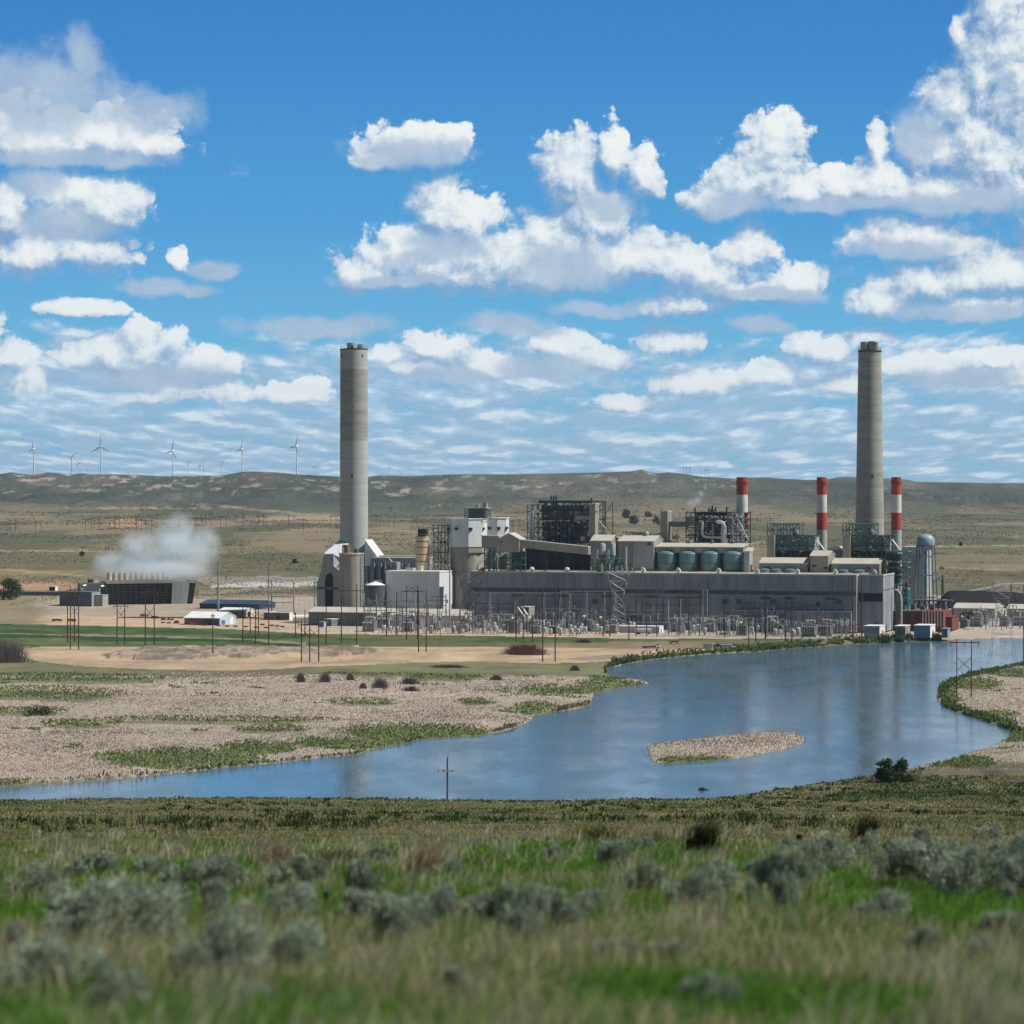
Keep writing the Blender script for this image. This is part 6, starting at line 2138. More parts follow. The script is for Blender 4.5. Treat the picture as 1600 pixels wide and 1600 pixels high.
site_house('tool_shed', 'small blue tool shed beside the white site trailer', 'shed', 498, 506, 979.5, 4, 972, None, M_BLUE, M_GREYW, M_PBLUE)
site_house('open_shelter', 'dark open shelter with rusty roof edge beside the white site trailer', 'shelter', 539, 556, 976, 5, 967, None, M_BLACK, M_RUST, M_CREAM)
site_house('switch_house', 'tan switch house block with slanting white ducts before the hall', 'building', 812, 826, 983, 10, 949, None, M_LOUV, M_ROOF, M_TAN)
P = foot(817, 984)
T = Thing('slanting_duct', 'pair of white ducts slanting down the tan switch house', 'duct', tuple(P))
for s in (0, 7):
    T.part('duct', MB().tube([at(809 + s * 1.0, 949, P.y - 4), at(820 + s, 964.5, P.y - 6)], .4, 8), M_WHITEP)
site_house('control_trailer', 'long low white roofed trailers in the yard below the pale pylon', 'trailer', 957, 1030, 988.5, 8, 979, None, M_GEAR, M_WHITEP, M_WHITEP, opens=[('door', 'e', .3, .5, 0, 2.4, M_CASE), ('joint', 'f', .43, .435, 0, 3, M_LOUV), ('joint', 'f', .72, .725, 0, 3, M_LOUV)])
site_house('generator_box', 'bright teal green generator box in the switchyard', 'generator', 859, 872, 990, 3.5, 979, None, mat('generator green', (0.02, 0.20, 0.155), .5), None, mat('generator green sunlit', (0.03, 0.26, 0.20), .5))  # lighter green on the end wall paints in its sunlit side
site_house('pump_house', 'grey pump house block at the left end of the cooling tower', 'building', 93, 143, 947, 12, 925, None, mat('slate wall', (0.10, 0.13, 0.17), .6), M_CASE, M_GREYW)
site_house('pump_house', 'small lit grey block with white cabinets before the cooling tower', 'building', 142, 160, 947.5, 8, 930, None, M_GREYW, M_GREYW, M_GREYW, opens=[('cabinet', 'f', .1, .35, 0, 3, M_WHITEP), ('cabinet', 'f', .8, 1.0, 0, 3.4, M_ORANGE)])
site_house('control_room', 'upright grey control room rising behind the pump house', 'building', 137, 146, 940, 6, 905.5, None, M_CASE, M_GREYW, M_GREYW)
site_house('basin_wall', 'long low slate blue basin wall at far left behind the green tree', 'wall', -60, 96, 930, 3, 925, None, mat('basin blue', (0.13, 0.20, 0.30), .6), M_CASE, None, -6)
site_house('site_trailer', 'tiny white trailer on the red earth right of the green tree', 'trailer', 77, 86, 923, 4, 917, None, M_BLACK, M_WHITEP, M_WHITEP)
site_house('storage_box', 'pale storage box before the cooling tower louvres', 'box', 249, 264, 942, 5, 937, None, M_CREAM, M_WHITEP, M_CREAM)
site_house('storage_box', 'small box with white sunlit end beside the cooling tower end wall', 'box', 268, 273, 941, 5, 931, None, M_WOODT, M_WHITEP, M_WHITEP)

P = foot(476, 974)
T = Thing('gas_tank', 'white horizontal gas tank on two saddles', 'tank', tuple(P))
k = P.y / F
T.part('shell', MB().tube([(P.x - 18 * k, P.y, P.z + 2.9), (P.x - 17 * k, P.y, P.z + 2.9), (P.x + 16 * k, P.y, P.z + 2.9), (P.x + 17.2 * k, P.y, P.z + 2.9)], 1.75, 18), M_WHITEP, smooth=True)
for s in (-11, 11):
    T.part('saddle', MB().box(P.x + s * k - .5, P.x + s * k + .5, P.y - 1.3, P.y + 1.3, P.z, P.z + 1.6), M_CONC)
P = foot(1005, 991)
T = Thing('tank_trailer', 'silver tank trailer parked before the long white trailers', 'trailer', tuple(P))
k = P.y / F
T.part('tank', MB().tube([(P.x - 13 * k, P.y, P.z + 1.9), (P.x + 13 * k, P.y - .6, P.z + 1.9)], 1.15, 16), M_SILV, smooth=True)
for s in (-9, -6, 9):
    T.part('wheel', MB().tube([(P.x + s * k, P.y - 1.3, P.z + .5), (P.x + s * k, P.y + 1.3, P.z + .5)], .5, 12), M_RUBB)


# ---- cooling tower
def cooling_tower():
    P = foot(268, 943.5)
    fr = Frame(P.x, P.y, math.radians(18))
    L = fr.A(166, 0)        # negative: runs left, nearer the viewer at the left
    k = P.y / F
    z0 = P.z
    zt = fr.Z(911.5, L / 2, 0)
    Wd = 15.0
    T = Thing('cooling_tower', 'long dark louvred cooling tower with a row of fan stacks', 'cooling tower', (L / 2, Wd / 2, z0), fr)
    sl = 1.3

    def prof(e):
        return [(e, z0), (Wd - e, z0), (Wd + sl - e, zt), (-sl + e, zt)]
    T.part('fill', MB().prismx(prof(.35), L + .3, -.3), M_BLACK)
    lv = MB()
    n = 12
    for i in range(n):
        z = z0 + 1.2 + (zt - z0 - 1.4) * i / n
        y = -sl * (z - z0) / (zt - z0)
        lv.hexa([(L, y - .35, z - .12), (0, y - .35, z - .12), (0, y + .1, z + .3), (L, y + .1, z + .3), (L, y - .35, z), (0, y - .35, z), (0, y + .1, z + .42), (L, y + .1, z + .42)])
    T.part('louvres', lv, mat('louvre brown', (0.050, 0.040, 0.036), .8, 0, .3, .5))
    pp = MB()
    for i in range(12):
        x = L + (0 - L) * i / 11
        pp.bar((x, -.1, z0), (x, -sl - .2, zt), .16)
    T.part('post', pp, M_LOUV)
    def e_(px, py, b=-1.6):
        x = fr.A(px, b)
        return (x, max(z0, fr.Z(py, x, b)))
    T.part('end_wall', MB().prism([e_(268, 946), e_(292.5, 946), e_(296.5, 907.5), e_(269.5, 907.5)], -1.6, 9), M_GREYW)
    T.part('end_fill', MB().prism([e_(292.6, 946), e_(301, 946), e_(306, 911), e_(296.4, 911)], -1.2, 8), M_BLACK)
    ev = MB()
    for i in range(n):
        y = 940 - 28 * i / n
        t_ = (940 - y) / 28
        p0, p1 = e_(293 + 3.4 * t_, y), e_(301 + 5 * t_, y - 1)
        ev.box(p0[0], p1[0], -1.6, -1.2, p0[1], p1[1])
    T.part('end_louvres', ev, mat('louvre brown', (0.05, 0.04, 0.036)))
    T.part('end_deck', MB().prism([e_(296, 911), e_(307, 911), e_(307, 906), e_(296, 906)], -1.8, 8.5), M_TAN)
    T.part('end_wall', MB().prismx([(0, z0), (Wd, z0), (Wd + sl, zt + 1), (-sl, zt + 1)], L - .3, L), M_GREYW)
    T.part('deck', MB().box(L - .4, .5, -sl - .4, Wd + sl + .4, zt, zt + 1.3), M_TAN)
    T.part('deck_wall', MB().box(L - .3, .4, -sl - .3, -sl - .1, zt + 1.3, zt + 2.2), M_TAN)
    for i in range(11):
        x = L + 3.0 + (0 - L - 6) * i / 10
        r = abs(L) / 25
        T.part('fan_stack', MB().lathe(x, Wd / 2 - 2, [(r * 1.15, zt + 1.3), (r * 1.0, zt + 2.8), (r * .97, zt + 4.0), (r * 1.08, zt + 6.8), (r * 1.0, zt + 6.8), (r * .9, zt + 4.0)], 24, True, False), M_CREAM, smooth=True)
    rail = MB()
    for i in range(24):
        x = L + (0 - L) * i / 23
        rail.bar((x, -sl, zt + 1.3), (x, -sl, zt + 2.6), .07)
    T.part('railing', rail, M_STEEL)
    T.part('motor_house', MB().box(-1.6, -.2, 3, 5, zt + 1.3, zt + 4.6), M_CREAM)
    for (px, yy) in ((127, 916), (155, 917)):
        x = fr.A(px, -2)
        z = fr.Z(yy, x, -2)
        T.part('riser_pipe', MB().tube([(x, -2, z0), (x, -2, z - 1), (x + 1, -2, z + .3), (x + 3, -1, z + .5)], .7, 8), M_SILV, smooth=True)
    T.part('riser_house', MB().box(fr.A(125, 1), L - .5, 1, 9, z0, fr.Z(911, L, 1)), M_CASE)
    return P


CT = cooling_tower()


# ---- vehicles
def vehicle(kind, label, px, py, body, rz, length=5.6, name=None, cat=None, box=None):
    P = foot(px, py)
    fr = Frame(P.x, P.y, rz)
    z = P.z
    L = length
    w = 1.0 if kind != 'truck' else 1.25
    T = Thing(name or kind, label, cat or kind, (0, 0, z), fr)
    c = z + .45
    if kind == 'pickup':
        T.part('body', MB().prism([(-L / 2, c), (L / 2, c), (L / 2, c + .55), (L * .27, c + .72), (-L / 2, c + .72)], -w, w), body)
        T.part('cab', MB().prism([(-L * .06, c + .72), (L * .27, c + .72), (L * .15, c + 1.42), (-L * .04, c + 1.45)], -w * .9, w * .9), body)
        T.part('window', MB().prism([(-L * .03, c + .82), (L * .22, c + .82), (L * .14, c + 1.34), (-L * .02, c + 1.36)], -w * .93, w * .93), M_CARGL)
    elif kind in ('van', 'car'):
        h = 1.0 if kind == 'car' else 1.5
        T.part('body', MB().prism([(-L / 2, c), (L / 2, c), (L / 2, c + .6), (L * .34, c + .75), (-L / 2, c + .8)], -w, w), body)
        T.part('cab', MB().prism([(-L * .48, c + .78), (L * .34, c + .75), (L * .2, c + h), (-L * .46, c + h)], -w * .92, w * .92), body)
        for s0, s1 in ((-.42, -.2), (-.16, .05), (.08, .24)):
            T.part('window', MB().box(s0 * L, s1 * L, -w * .95, w * .95, c + .85, c + h - .15), M_CARGL)
    elif kind == 'truck':
        T.part('cab', MB().prism([(L * .22, c), (L / 2, c), (L / 2, c + 1.0), (L * .40, c + 1.15), (L * .36, c + 1.9), (L * .22, c + 1.95)], -w, w), body)
        T.part('window', MB().prism([(L * .25, c + 1.15), (L * .39, c + 1.15), (L * .355, c + 1.75), (L * .25, c + 1.8)], -w * 1.03, w * 1.03), M_CARGL)
        T.part('bed', MB().box(-L / 2, L * .2, -w, w, c + .3, c + .55), box or M_BLKP)
        T.part('chassis', MB().box(-L / 2, L * .4, -w * .5, w * .5, c, c + .3), M_BLKP)
    for s in (-.32, .32):
        for q in (-1, 1):
            o = T.part('wheel', MB().tube([(s * L, q * w - .13, z + .42), (s * L, q * w + .13, z + .42)], .42, 14), M_RUBB)
            T.part('rim', MB().tube([(s * L, q * w - .15, z + .42), (s * L, q * w + .15, z + .42)], .22, 10), M_STEEL, o)
    for q in (-.6, .6):
        T.part('headlight', MB().box(L / 2 - .02, L / 2 + .05, q * w - .15, q * w + .15, c + .3, c + .48), M_CHROME)
    return T


M_CARD = mat('dark car paint', (0.035, 0.035, 0.045), .3, 0, .05, .5, spec=.5)
M_CARB = mat('blue car paint', (0.03, 0.05, 0.11), .3, 0, .05, .5, spec=.5)
M_CARW = mat('white car paint', (0.78, 0.79, 0.80), .3, 0, .04, .5, spec=.5)
M_CARR = mat('faded red truck paint', (0.33, 0.06, 0.05), .5, 0, .2, .5)
vehicle('car', 'dark car parked at left on the tan yard beside the first line frame', 89, 971, M_CARD, .3, 5.6)
vehicle('car', 'dark blue car parked among the poles of the first line frames', 112, 971, M_CARB, 2.6, 5.0)
vehicle('pickup', 'white pickup parked before the long grey office trailer', 414, 967.5, M_CARW, .1, 5.8)
vehicle('truck', 'white cab flatbed truck with dark bed parked on the sand by the river', 1018, 1013, M_CARW, .12, 9.0)
vehicle('pickup', 'dark pickup parked between grey box trailer and white van', 1120, 1012, M_CARD, .15, 5.0)
vehicle('van', 'white van parked on the river bank beside the dark pickup', 1139, 1014, M_CARW, -.1, 6.4)
vehicle('truck', 'red flatbed truck with long dark load before the pale blue shed', 318, 977, M_CARR, math.pi + .1, 15.0, box=M_BLKP)
vehicle('car', 'white car parked before the blue grey river shed', 1377, 995, M_CARW, .1, 4.6)
vehicle('pickup', 'white pickup parked before the slate blue river shed', 1441, 994, M_CARW, 3.0, 5.2)
site_house('box_trailer', 'grey box trailer with orange edge parked left of the dark pickup', 'trailer', 1099, 1112, 1013.5, 3, 1006.5, None, M_GEAR, M_GREYW, M_CASE)
P = foot(1472, 889)
T = Thing('wheel_loader', 'small yellow loader working on the far plain beyond the coal pile', 'loader', tuple(P))
M_YEL = mat('loader yellow', (0.75, 0.47, 0.04), .5, 0, .08, .5)
k = P.y / F
T.part('body', MB().box(P.x - 3.6 * k, P.x + 2.2 * k, P.y - 1.4, P.y + 1.4, P.z + .9, P.z + 2.2), M_YEL)
T.part('cab', MB().box(P.x - 1.2 * k, P.x + .9 * k, P.y - 1.1, P.y + 1.1, P.z + 2.2, P.z + 3.6), M_YEL)
T.part('bucket', MB().prism([(P.x + 2.4 * k, P.z + .2), (P.x + 4.2 * k, P.z + .2), (P.x + 3.9 * k, P.z + 1.8), (P.x + 2.8 * k, P.z + 1.5)], P.y - 1.6, P.y + 1.6), M_YEL)
for s in (-2.4, 1.4):
    T.part('wheel', MB().tube([(P.x + s * k, P.y - 1.5, P.z + .8), (P.x + s * k, P.y + 1.5, P.z + .8)], .8, 12), M_RUBB)
P = foot(1053, 1006.5)
T = Thing('work_table', 'dark low framed platform on the sand right of the flatbed truck', 'platform', tuple(P))
k = P.y / F
T.part('top', MB().box(P.x - 5 * k, P.x + 6 * k, P.y - 1, P.y + 1, P.z + 1.1, P.z + 1.5), M_BLKP)
for s in (-7, -4, 5, 8):
    T.part('leg', MB().bar((P.x + s * k, P.y, P.z), (P.x + s * .7 * k, P.y, P.z + 1.3), .18), M_RUST)

# slabs laid out in rows on the tan yard
sl = None
SL = [(264, 974, 0), (254.5, 973.5, 0), (320, 977.5, 0), (341, 978, 0), (355, 979, 0), (368, 979.5, 0), (384, 980, 0), (400, 981, 0), (416, 981.5, 0), (410, 976.5, 0), (425, 978, 0), (433, 979, 0), (441, 980, 0), (435, 982.5, 1), (450, 982.5, 1)]
for px, y, w in SL:
    P = foot(px, y)
    k = P.y / F
    if sl is None:
        sl = solo('slab_stack', '', 'slab', MB().box(-3 * k, 3 * k, -1.2, 1.2, 0, .7), M_LOUV, (0, 0, 0))
        proto_s = sl
        slw = None
        o = sl
    elif w and slw is None:
        slw = solo('slab_stack', '', 'slab', MB().box(-3.6 * k, 3.6 * k, -1.2, 1.2, 0, .8), M_WHITEP, (0, 0, 0))
        o = slw
    else:
        o = (slw if w else sl).copy()
        COL.objects.link(o)
    o.location = P
    tag(o, 'white flat slab stack lying on the tan yard beside the gas tank' if w else 'dark flat slab stack lying in the row on the tan yard', None, 'white slab stacks' if w else 'dark slab stacks in a row')

# scrap lying about the tan yard
rs2 = random.Random(9)
for i, (px, y, w, h, m_, lb) in enumerate(((244, 966, 12, 5, M_BLKP, 'dark heap of scrap left of the red truck'), (262, 969, 16, 5, M_RUST, 'rusty heap of scrap just left of the red truck'), (226, 963, 8, 5, M_CASE, 'grey bin behind the tall line frame on the tan yard'),
                                     (277, 974, 5, 5, M_CARR, 'small red tank left of the pale blue shed'), (1128, 992, 14, 4, M_CASE, 'grey reel trailer before the switchyard fence'), (1508, 984, 14, 4, M_WHITEP, 'white upturned boat shaped cover on the bank right of the sheds'))):
    P = foot(px, y)
    k = P.y / F
    m = MB()
    for j in range(7):
        x = P.x + rs2.uniform(-w / 2, w / 2) * k
        ww, hh = rs2.uniform(.6, 1.8), rs2.uniform(.3, 1) * h * k
        m.prism([(x - ww, P.z - .1), (x + ww, P.z - .1), (x + ww * .7, P.z + hh), (x - ww * .5, P.z + hh * .8)], P.y + rs2.uniform(-2, 0), P.y + rs2.uniform(.5, 2))
    solo('scrap_heap' if i < 2 else 'yard_item', lb, 'scrap' if i < 2 else 'yard item', m, m_, tuple(P))
solo('floating_boom', 'long pale jetty edge at the water intake on the right', 'jetty', MB().box(at(1555, 994, gd(994)).x, at(1700, 994, gd(994)).x, gd(994) - 2, gd(994) + 2, -.5, 1.0), M_ROOF, (at(1555, 994, gd(994)).x, gd(994), 0))
solo('concrete_curb', 'low white concrete curb on the bank before the capacitor racks', 'curb', MB().box(at(1246, 999, gd(999, 1.5)).x, at(1292, 999, gd(999, 1.5)).x, gd(999, 1.5), gd(999, 1.5) + 1.2, .8, 2.0), M_WHITEP, (at(1246, 999, gd(999, 1.5)).x, gd(999, 1.5), .8))

# ---- far power lines on the plain and on the ridge
def far_frame():
    T = Thing('far_line_frame', None, 'power line frame', (0, 0, 0))
    for x in (-4, 4):
        T.part('pole', MB().bar((x, 0, -1), (x, 0, 19), .34), M_WOOD)
    T.part('crossarm', MB().box(-8, 8, -.2, .2, 16.6, 17.2), M_WOOD)
    return T


ff = far_frame()
fch = [c for c in COL.objects if c.parent == ff.o]
first = True
rs3 = random.Random(3)
FAR = [(138, 798), (151, 799), (176, 799), (183, 798.5), (210, 798), (217, 797), (232, 797), (275, 799), (300, 798), (311, 799), (325, 797), (349, 800), (375, 801), (408, 800), (455, 801), (470, 801), (521, 802), (590, 803),
       (648, 806), (690, 803), (734, 800), (806, 798), (585, 789), (612, 800), (20, 796), (60, 797), (545, 803)]
for i, (px, y) in enumerate(FAR):
    d = 4300 + rs3.uniform(-300, 300)
    x = (px - 800) * d / F
    P = Vector((x, d, gz(x, d)))
    o = ff.o if i == 0 else dup(ff.o, P, None, None, None, None, fch)
    o.location = P
    tag(o, 'tiny far wooden line frame on the open plain below the ridge', None, 'far line frames across the plain')
for i, px in enumerate((1070, 1075, 1104)):
    P = Vector(((px - 800) * 7950 / F, 7950, gz((px - 800) * 7950 / F, 7950)))
    o = dup(ff.o, P, None, 'tiny line frame standing on the ridge skyline left of the first banded chimney', 'line frames on the ridge', 1.1, fch)


# ---- wind turbines
def turbine(name_label, px, y_hub, y_base, yaw, spin, k_d, group, reach=1.0):
    d = k_d
    k = d / F
    x = (px - 800) * k
    zb = min(gz(x, d), H - (y_base - YH) * k) - 3
    zh = H - (y_hub - YH) * k
    hh = (y_base - y_hub) * k
    T = Thing('wind_turbine', name_label, 'wind turbine', (x, d, zb), WORLD, group)
    T.part('tower', MB().tube([(x, d, zb), (x, d, zh - hh * .01)], hh * .027, 12, hh * .017), M_TWH, smooth=True)
    ax = Vector((math.cos(yaw), math.sin(yaw), 0))
    up = Vector((0, 0, 1))
    side = ax.cross(up)
    c = Vector((x, d, zh))
    T.part('nacelle', MB().tube([c - ax * hh * .06, c + ax * hh * .05], hh * .028, 8), M_TWH)
    hub = c + ax * hh * .07
    T.part('hub', MB().tube([c + ax * hh * .05, hub + ax * hh * .02], hh * .022, 8, hh * .008), M_TWH)
    R = hh * .5 * reach
    for i in range(3):
        an = spin + i * 2 * math.pi / 3
        dr = side * math.cos(an) + up * math.sin(an)
        nr = dr.cross(ax)
        b = MB()
        pts = [hub + dr * R * s for s in (0, .2, .6, 1.0)]
        wd = [hh * .014, hh * .028, hh * .018, hh * .005]
        vs = []
        for p, w in zip(pts, wd):
            vs += [p - nr * w + ax * .2, p + nr * w * .4 + ax * .5, p + nr * w - ax * .2, p - nr * w * .2 - ax * .4]
        fs = []
        for q in range(3):
            for e in range(4):
                fs.append((q * 4 + e, q * 4 + (e + 1) % 4, q * 4 + 4 + (e + 1) % 4, q * 4 + 4 + e))
        fs += [(3, 2, 1, 0), (12, 13, 14, 15)]
        b.add(vs, fs)
        T.part('blade', b, M_TWH)
    return T


M_TWH = mat('turbine white', (0.78, 0.80, 0.82), .4, 0, .03, .1)
G1 = 'wind turbines along the ridge'
turbine('wind turbine on the ridge, leftmost of the large ones', 53, 701.5, 741, -2.5, 1.7, 8000, G1, .7)
turbine('tallest wind turbine on the ridge, its blade straight up', 158, 698, 741, -1.7, 1.57, 8000, G1)
turbine('wind turbine on the ridge above the steam, blade tipped left', 270.5, 704.5, 743, -2.4, 1.85, 8000, G1, 1.1)
turbine('wind turbine on the reddish knoll of the ridge', 378.5, 702, 737.5, -2.5, 1.9, 8000, G1, 1.0)
turbine('wind turbine on the ridge nearest the tall even chimney', 464, 697.5, 740, -2.5, 1.95, 8000, G1, 1.0)
G2 = 'small far wind turbines beyond the ridge'
for i, (px, yh_, lb) in enumerate(((112, 715, 'small far wind turbine left of the tallest turbine, taller of its trio'), (123, 723, 'small far wind turbine, middle of the trio left of the tallest turbine'), (137, 726, 'small far wind turbine nearest left of the tallest turbine'),
                                   (294, 724, 'small far wind turbine just right of the turbine above the steam'), (312.5, 727, 'small far wind turbine with blades spread, left of a close pair'), (318, 722, 'small far wind turbine, right of a close pair'),
                                   (346.5, 724, 'small far wind turbine alone left of the reddish knoll'), (491, 728, 'small far wind turbine left of a close trio by the even chimney'), (494.5, 727, 'small far wind turbine in the middle of a close trio by the even chimney'),
                                   (498, 729, 'small far wind turbine right of a close trio by the even chimney'), (608.5, 730, 'small far wind turbine right of the tall even chimney'))):
    turbine(lb, px, yh_, 744, -2.0 + (i % 3) * .3, .4 + i * .7, 11500, G2, .8)

# ------------------------------------------------------------------ plants
M_LEAF = tone_mat('leaves', 0.75, 0.12, 2.0, trans=0.25, spec=0.2)
M_BLADE = tone_mat('grass blades', 0.8, 0.10, 0.4, trans=0.30, spec=0.15)
M_BARK = mat('bark', (0.09, 0.07, 0.055), 0.95, 0, 0.25, 1.5)
M_TWIG = mat('bare twigs', (0.17, 0.115, 0.095), 0.95, 0, 0.25, 1.5)


def leaf_tris(c, size, r, flat_=0.5):
    """random little leaf faces (two triangles each) about the centres c"""
    n = len(c)
    a = r.normal(size=(n, 3))
    a /= np.linalg.norm(a, axis=1, keepdims=True)
    a[:, 2] *= flat_ * 2
    b = np.cross(a, r.normal(size=(n, 3)))
    b /= np.linalg.norm(b, axis=1, keepdims=True) + 1e-9
    s = size[:, None]
    a, b = a * s, b * s * .55
    v = np.stack([c - a, c - b, c + a, c + b], 1).reshape(-1, 3)
    i = np.arange(n)[:, None] * 4
    t = np.concatenate([i + np.array([[0, 1, 2]]), i + np.array([[0, 2, 3]])], 0)
    return v, t


def crown_points(n, blobs, r):
    """points in a set of (x, y, z, rx, ry, rz) lumps, thicker towards the outside"""
    w = np.array([b[3] * b[4] * b[5] for b in blobs]) ** .8
    k = r.choice(len(blobs), n, p=w / w.sum())
    B = np.array(blobs)[k]
    d = r.normal(size=(n, 3))
    d /= np.linalg.norm(d, axis=1, keepdims=True)
    q = r.uniform(0.25, 1.0, (n, 1)) ** .45 * (1 + .22 * r.normal(size=(n, 1)))
    return B[:, :3] + d * q * B[:, 3:]


def tree_mesh(h, w, n, seed, tone, leaf, lumps=16, low=.25):
    r = np.random.default_rng(seed)
    blobs = []
    for i in range(lumps):
        t = r.uniform(low, .92)
        rad = w * .5 * (math.sqrt(max(0, 1 - (t * .95) ** 2.2)) if low < .12 else math.sin(math.pi * min(1, (t - low * .4) / (1.05 - low * .4))) ** .7)
        an = r.uniform(0, 6.28)
        rr = rad * r.uniform(.2, .85)
        s = w * r.uniform(.12, .24)
        blobs.append((rr * math.cos(an), rr * math.sin(an), t * h, s, s, s * .8))
    c = crown_points(n, blobs, r)
    v, t = leaf_tris(c, leaf * r.uniform(.6, 1.3, n), r)
    tn = np.array(tone)[None, :] * np.repeat(r.uniform(.65, 1.35, (n, 1)), 4, 0)
    return v, t, tn, blobs


def tree(name, label, P, h, w, n, seed, tone, leaf, lumps=16, cat='tree', low=.25, trunk=True):
    T = Thing(name, label, cat, tuple(P))
    v, t, tn, blobs = tree_mesh(h, w, n, seed, tone, leaf, lumps, low)
    o = bpy.data.objects.new('crown', np_mesh('crown', v, t, tn, M_LEAF))
    COL.objects.link(o)
    o.parent = T.o
    if trunk:
        m = MB()
        m.tube([(P[0], P[1], P[2] - .3), (P[0] + w * .01, P[1], P[2] + h * .35), (P[0] - w * .01, P[1], P[2] + h * .7)], h * .028, 8, h * .008)
        for b in blobs[:7]:
            m.tube([(P[0], P[1], P[2] + h * .2), (P[0] + b[0] * .5, P[1] + b[1] * .5, P[2] + b[2] * .75), (P[0] + b[0], P[1] + b[1], P[2] + b[2])], h * .014, 6, h * .004)
        T.part('trunk', m, M_BARK)
    return T


def px_tree(name, label, px, yb, wpx, hpx, n, seed, tone, **k):
    P = foot(px, yb)
    s = P.y / F
    return tree(name, label, P, hpx * s, wpx * s, n, seed, tone, k.pop('leaf', 1.5) * s, **k)


px_tree('cottonwood_tree', 'bright green rounded tree at the far left edge before the basin wall', 15, 937, 42, 34, 2600, 1, (0.055, 0.105, 0.022), low=.08, lumps=22)
px_tree('cottonwood_tree', 'dark green tree before the warehouse and coal pile on the right', 1512, 977, 34, 20, 1500, 2, (0.040, 0.072, 0.022), low=.1)
px_tree('grove_tree', 'dark green round tree standing alone on the plain behind the gabled houses', 980, 810, 17, 14, 800, 3, (0.035, 0.062, 0.026), low=.05)
px_tree('grove_tree', 'grey green bush below the dark round tree on the plain', 991, 820, 18, 13, 700, 4, (0.055, 0.075, 0.045), low=.05)
px_tree('grove_tree', 'small pale bush right of the dark round tree on the plain', 1012, 808, 13, 9, 500, 5, (0.075, 0.095, 0.050), low=.05)
px_tree('grove_tree', 'green bush on the plain beside the plain square tower', 1026, 819, 14, 12, 500, 6, (0.050, 0.085, 0.035), low=.05)
px_tree('grove_tree', 'small dark tree on the plain right of the water tower', 1501, 853, 6, 6, 250, 7, (0.03, 0.05, 0.024), low=.05)
px_tree('grove_tree', 'small dark tree on the plain left of the pale steel mast', 461, 880, 10, 7, 300, 8, (0.032, 0.05, 0.028), low=.05)
px_tree('grove_tree', 'small dark tree at the left edge of the steam on the plain', 128, 869, 9, 7, 300, 9, (0.03, 0.05, 0.024), low=.05)
px_tree('willow_bush', 'round dark green bush on the near bank below the tapering chimney reflection', 1384, 1223, 38, 36, 3600, 10, (0.040, 0.075, 0.024), low=.04, lumps=20, leaf=1.7, cat='bush')
px_tree('willow_bush', 'smaller dark green bush touching the round bush on the near bank', 1410, 1222, 36, 34, 3200, 11, (0.046, 0.085, 0.026), low=.04, lumps=16, leaf=1.7, cat='bush')
px_tree('willow_bush', 'small grey green bush at the water edge right of the lone pole', 1098, 1246, 18, 15, 900, 12, (0.05, 0.07, 0.035), low=.04, leaf=1.5, cat='bush')
px_tree('willow_bush', 'long dark green thicket in the reeds at far left', 60, 1118, 50, 9, 900, 14, (0.03, 0.06, 0.025), low=.04, leaf=1.6, cat='bush')


def bare_bush(name, label, px, yb, wpx, hpx, n, seed, tone, lean=.25, m_=None):
    n = int(n * .55)
    tone = tuple(c * 1.7 for c in tone)
    P = foot(px, yb)
    s = P.y / F
    w, h = wpx * s, hpx * s
    r = np.random.default_rng(seed)
    vs, ts = [], []
    x0 = r.normal(0, .22, n) * w
    y0 = r.normal(0, .18, n) * w * .6
    hh = h * r.uniform(.45, 1.05, n) * np.clip(1.1 - (np.abs(x0) / (w * .62)) ** 2, .25, 1)
    dx = x0 * r.uniform(.1, .6, n) + r.normal(0, lean * .3, n) * hh
    dy = y0 * .4 + r.normal(0, lean * .3, n) * hh
    wd = .30 * s * r.uniform(.5, 1.2, n)
    base = np.stack([x0, y0, np.full(n, -.1)], 1)
    mid = base + np.stack([dx * .4, dy * .4, hh * .6], 1)
    tip = base + np.stack([dx, dy, hh], 1)
    e = np.stack([wd, np.zeros(n), np.zeros(n)], 1)
    v = np.stack([base - e, base + e, mid + e * .7, mid - e * .7, tip], 1).reshape(-1, 3)
    i = np.arange(n)[:, None] * 5
    t = np.concatenate([i + np.array([[0, 1, 2]]), i + np.array([[0, 2, 3]]), i + np.array([[3, 2, 4]])], 0)
    tn = np.array(tone)[None, :] * np.repeat(r.uniform(.55, 1.4, (n, 1)), 5, 0)
    me = np_mesh(name, v, t, tn, M_BLADE)
    o = bpy.data.objects.new(name, me)
    COL.objects.link(o)
    o.location = P
    return tag(o, label, 'bush')


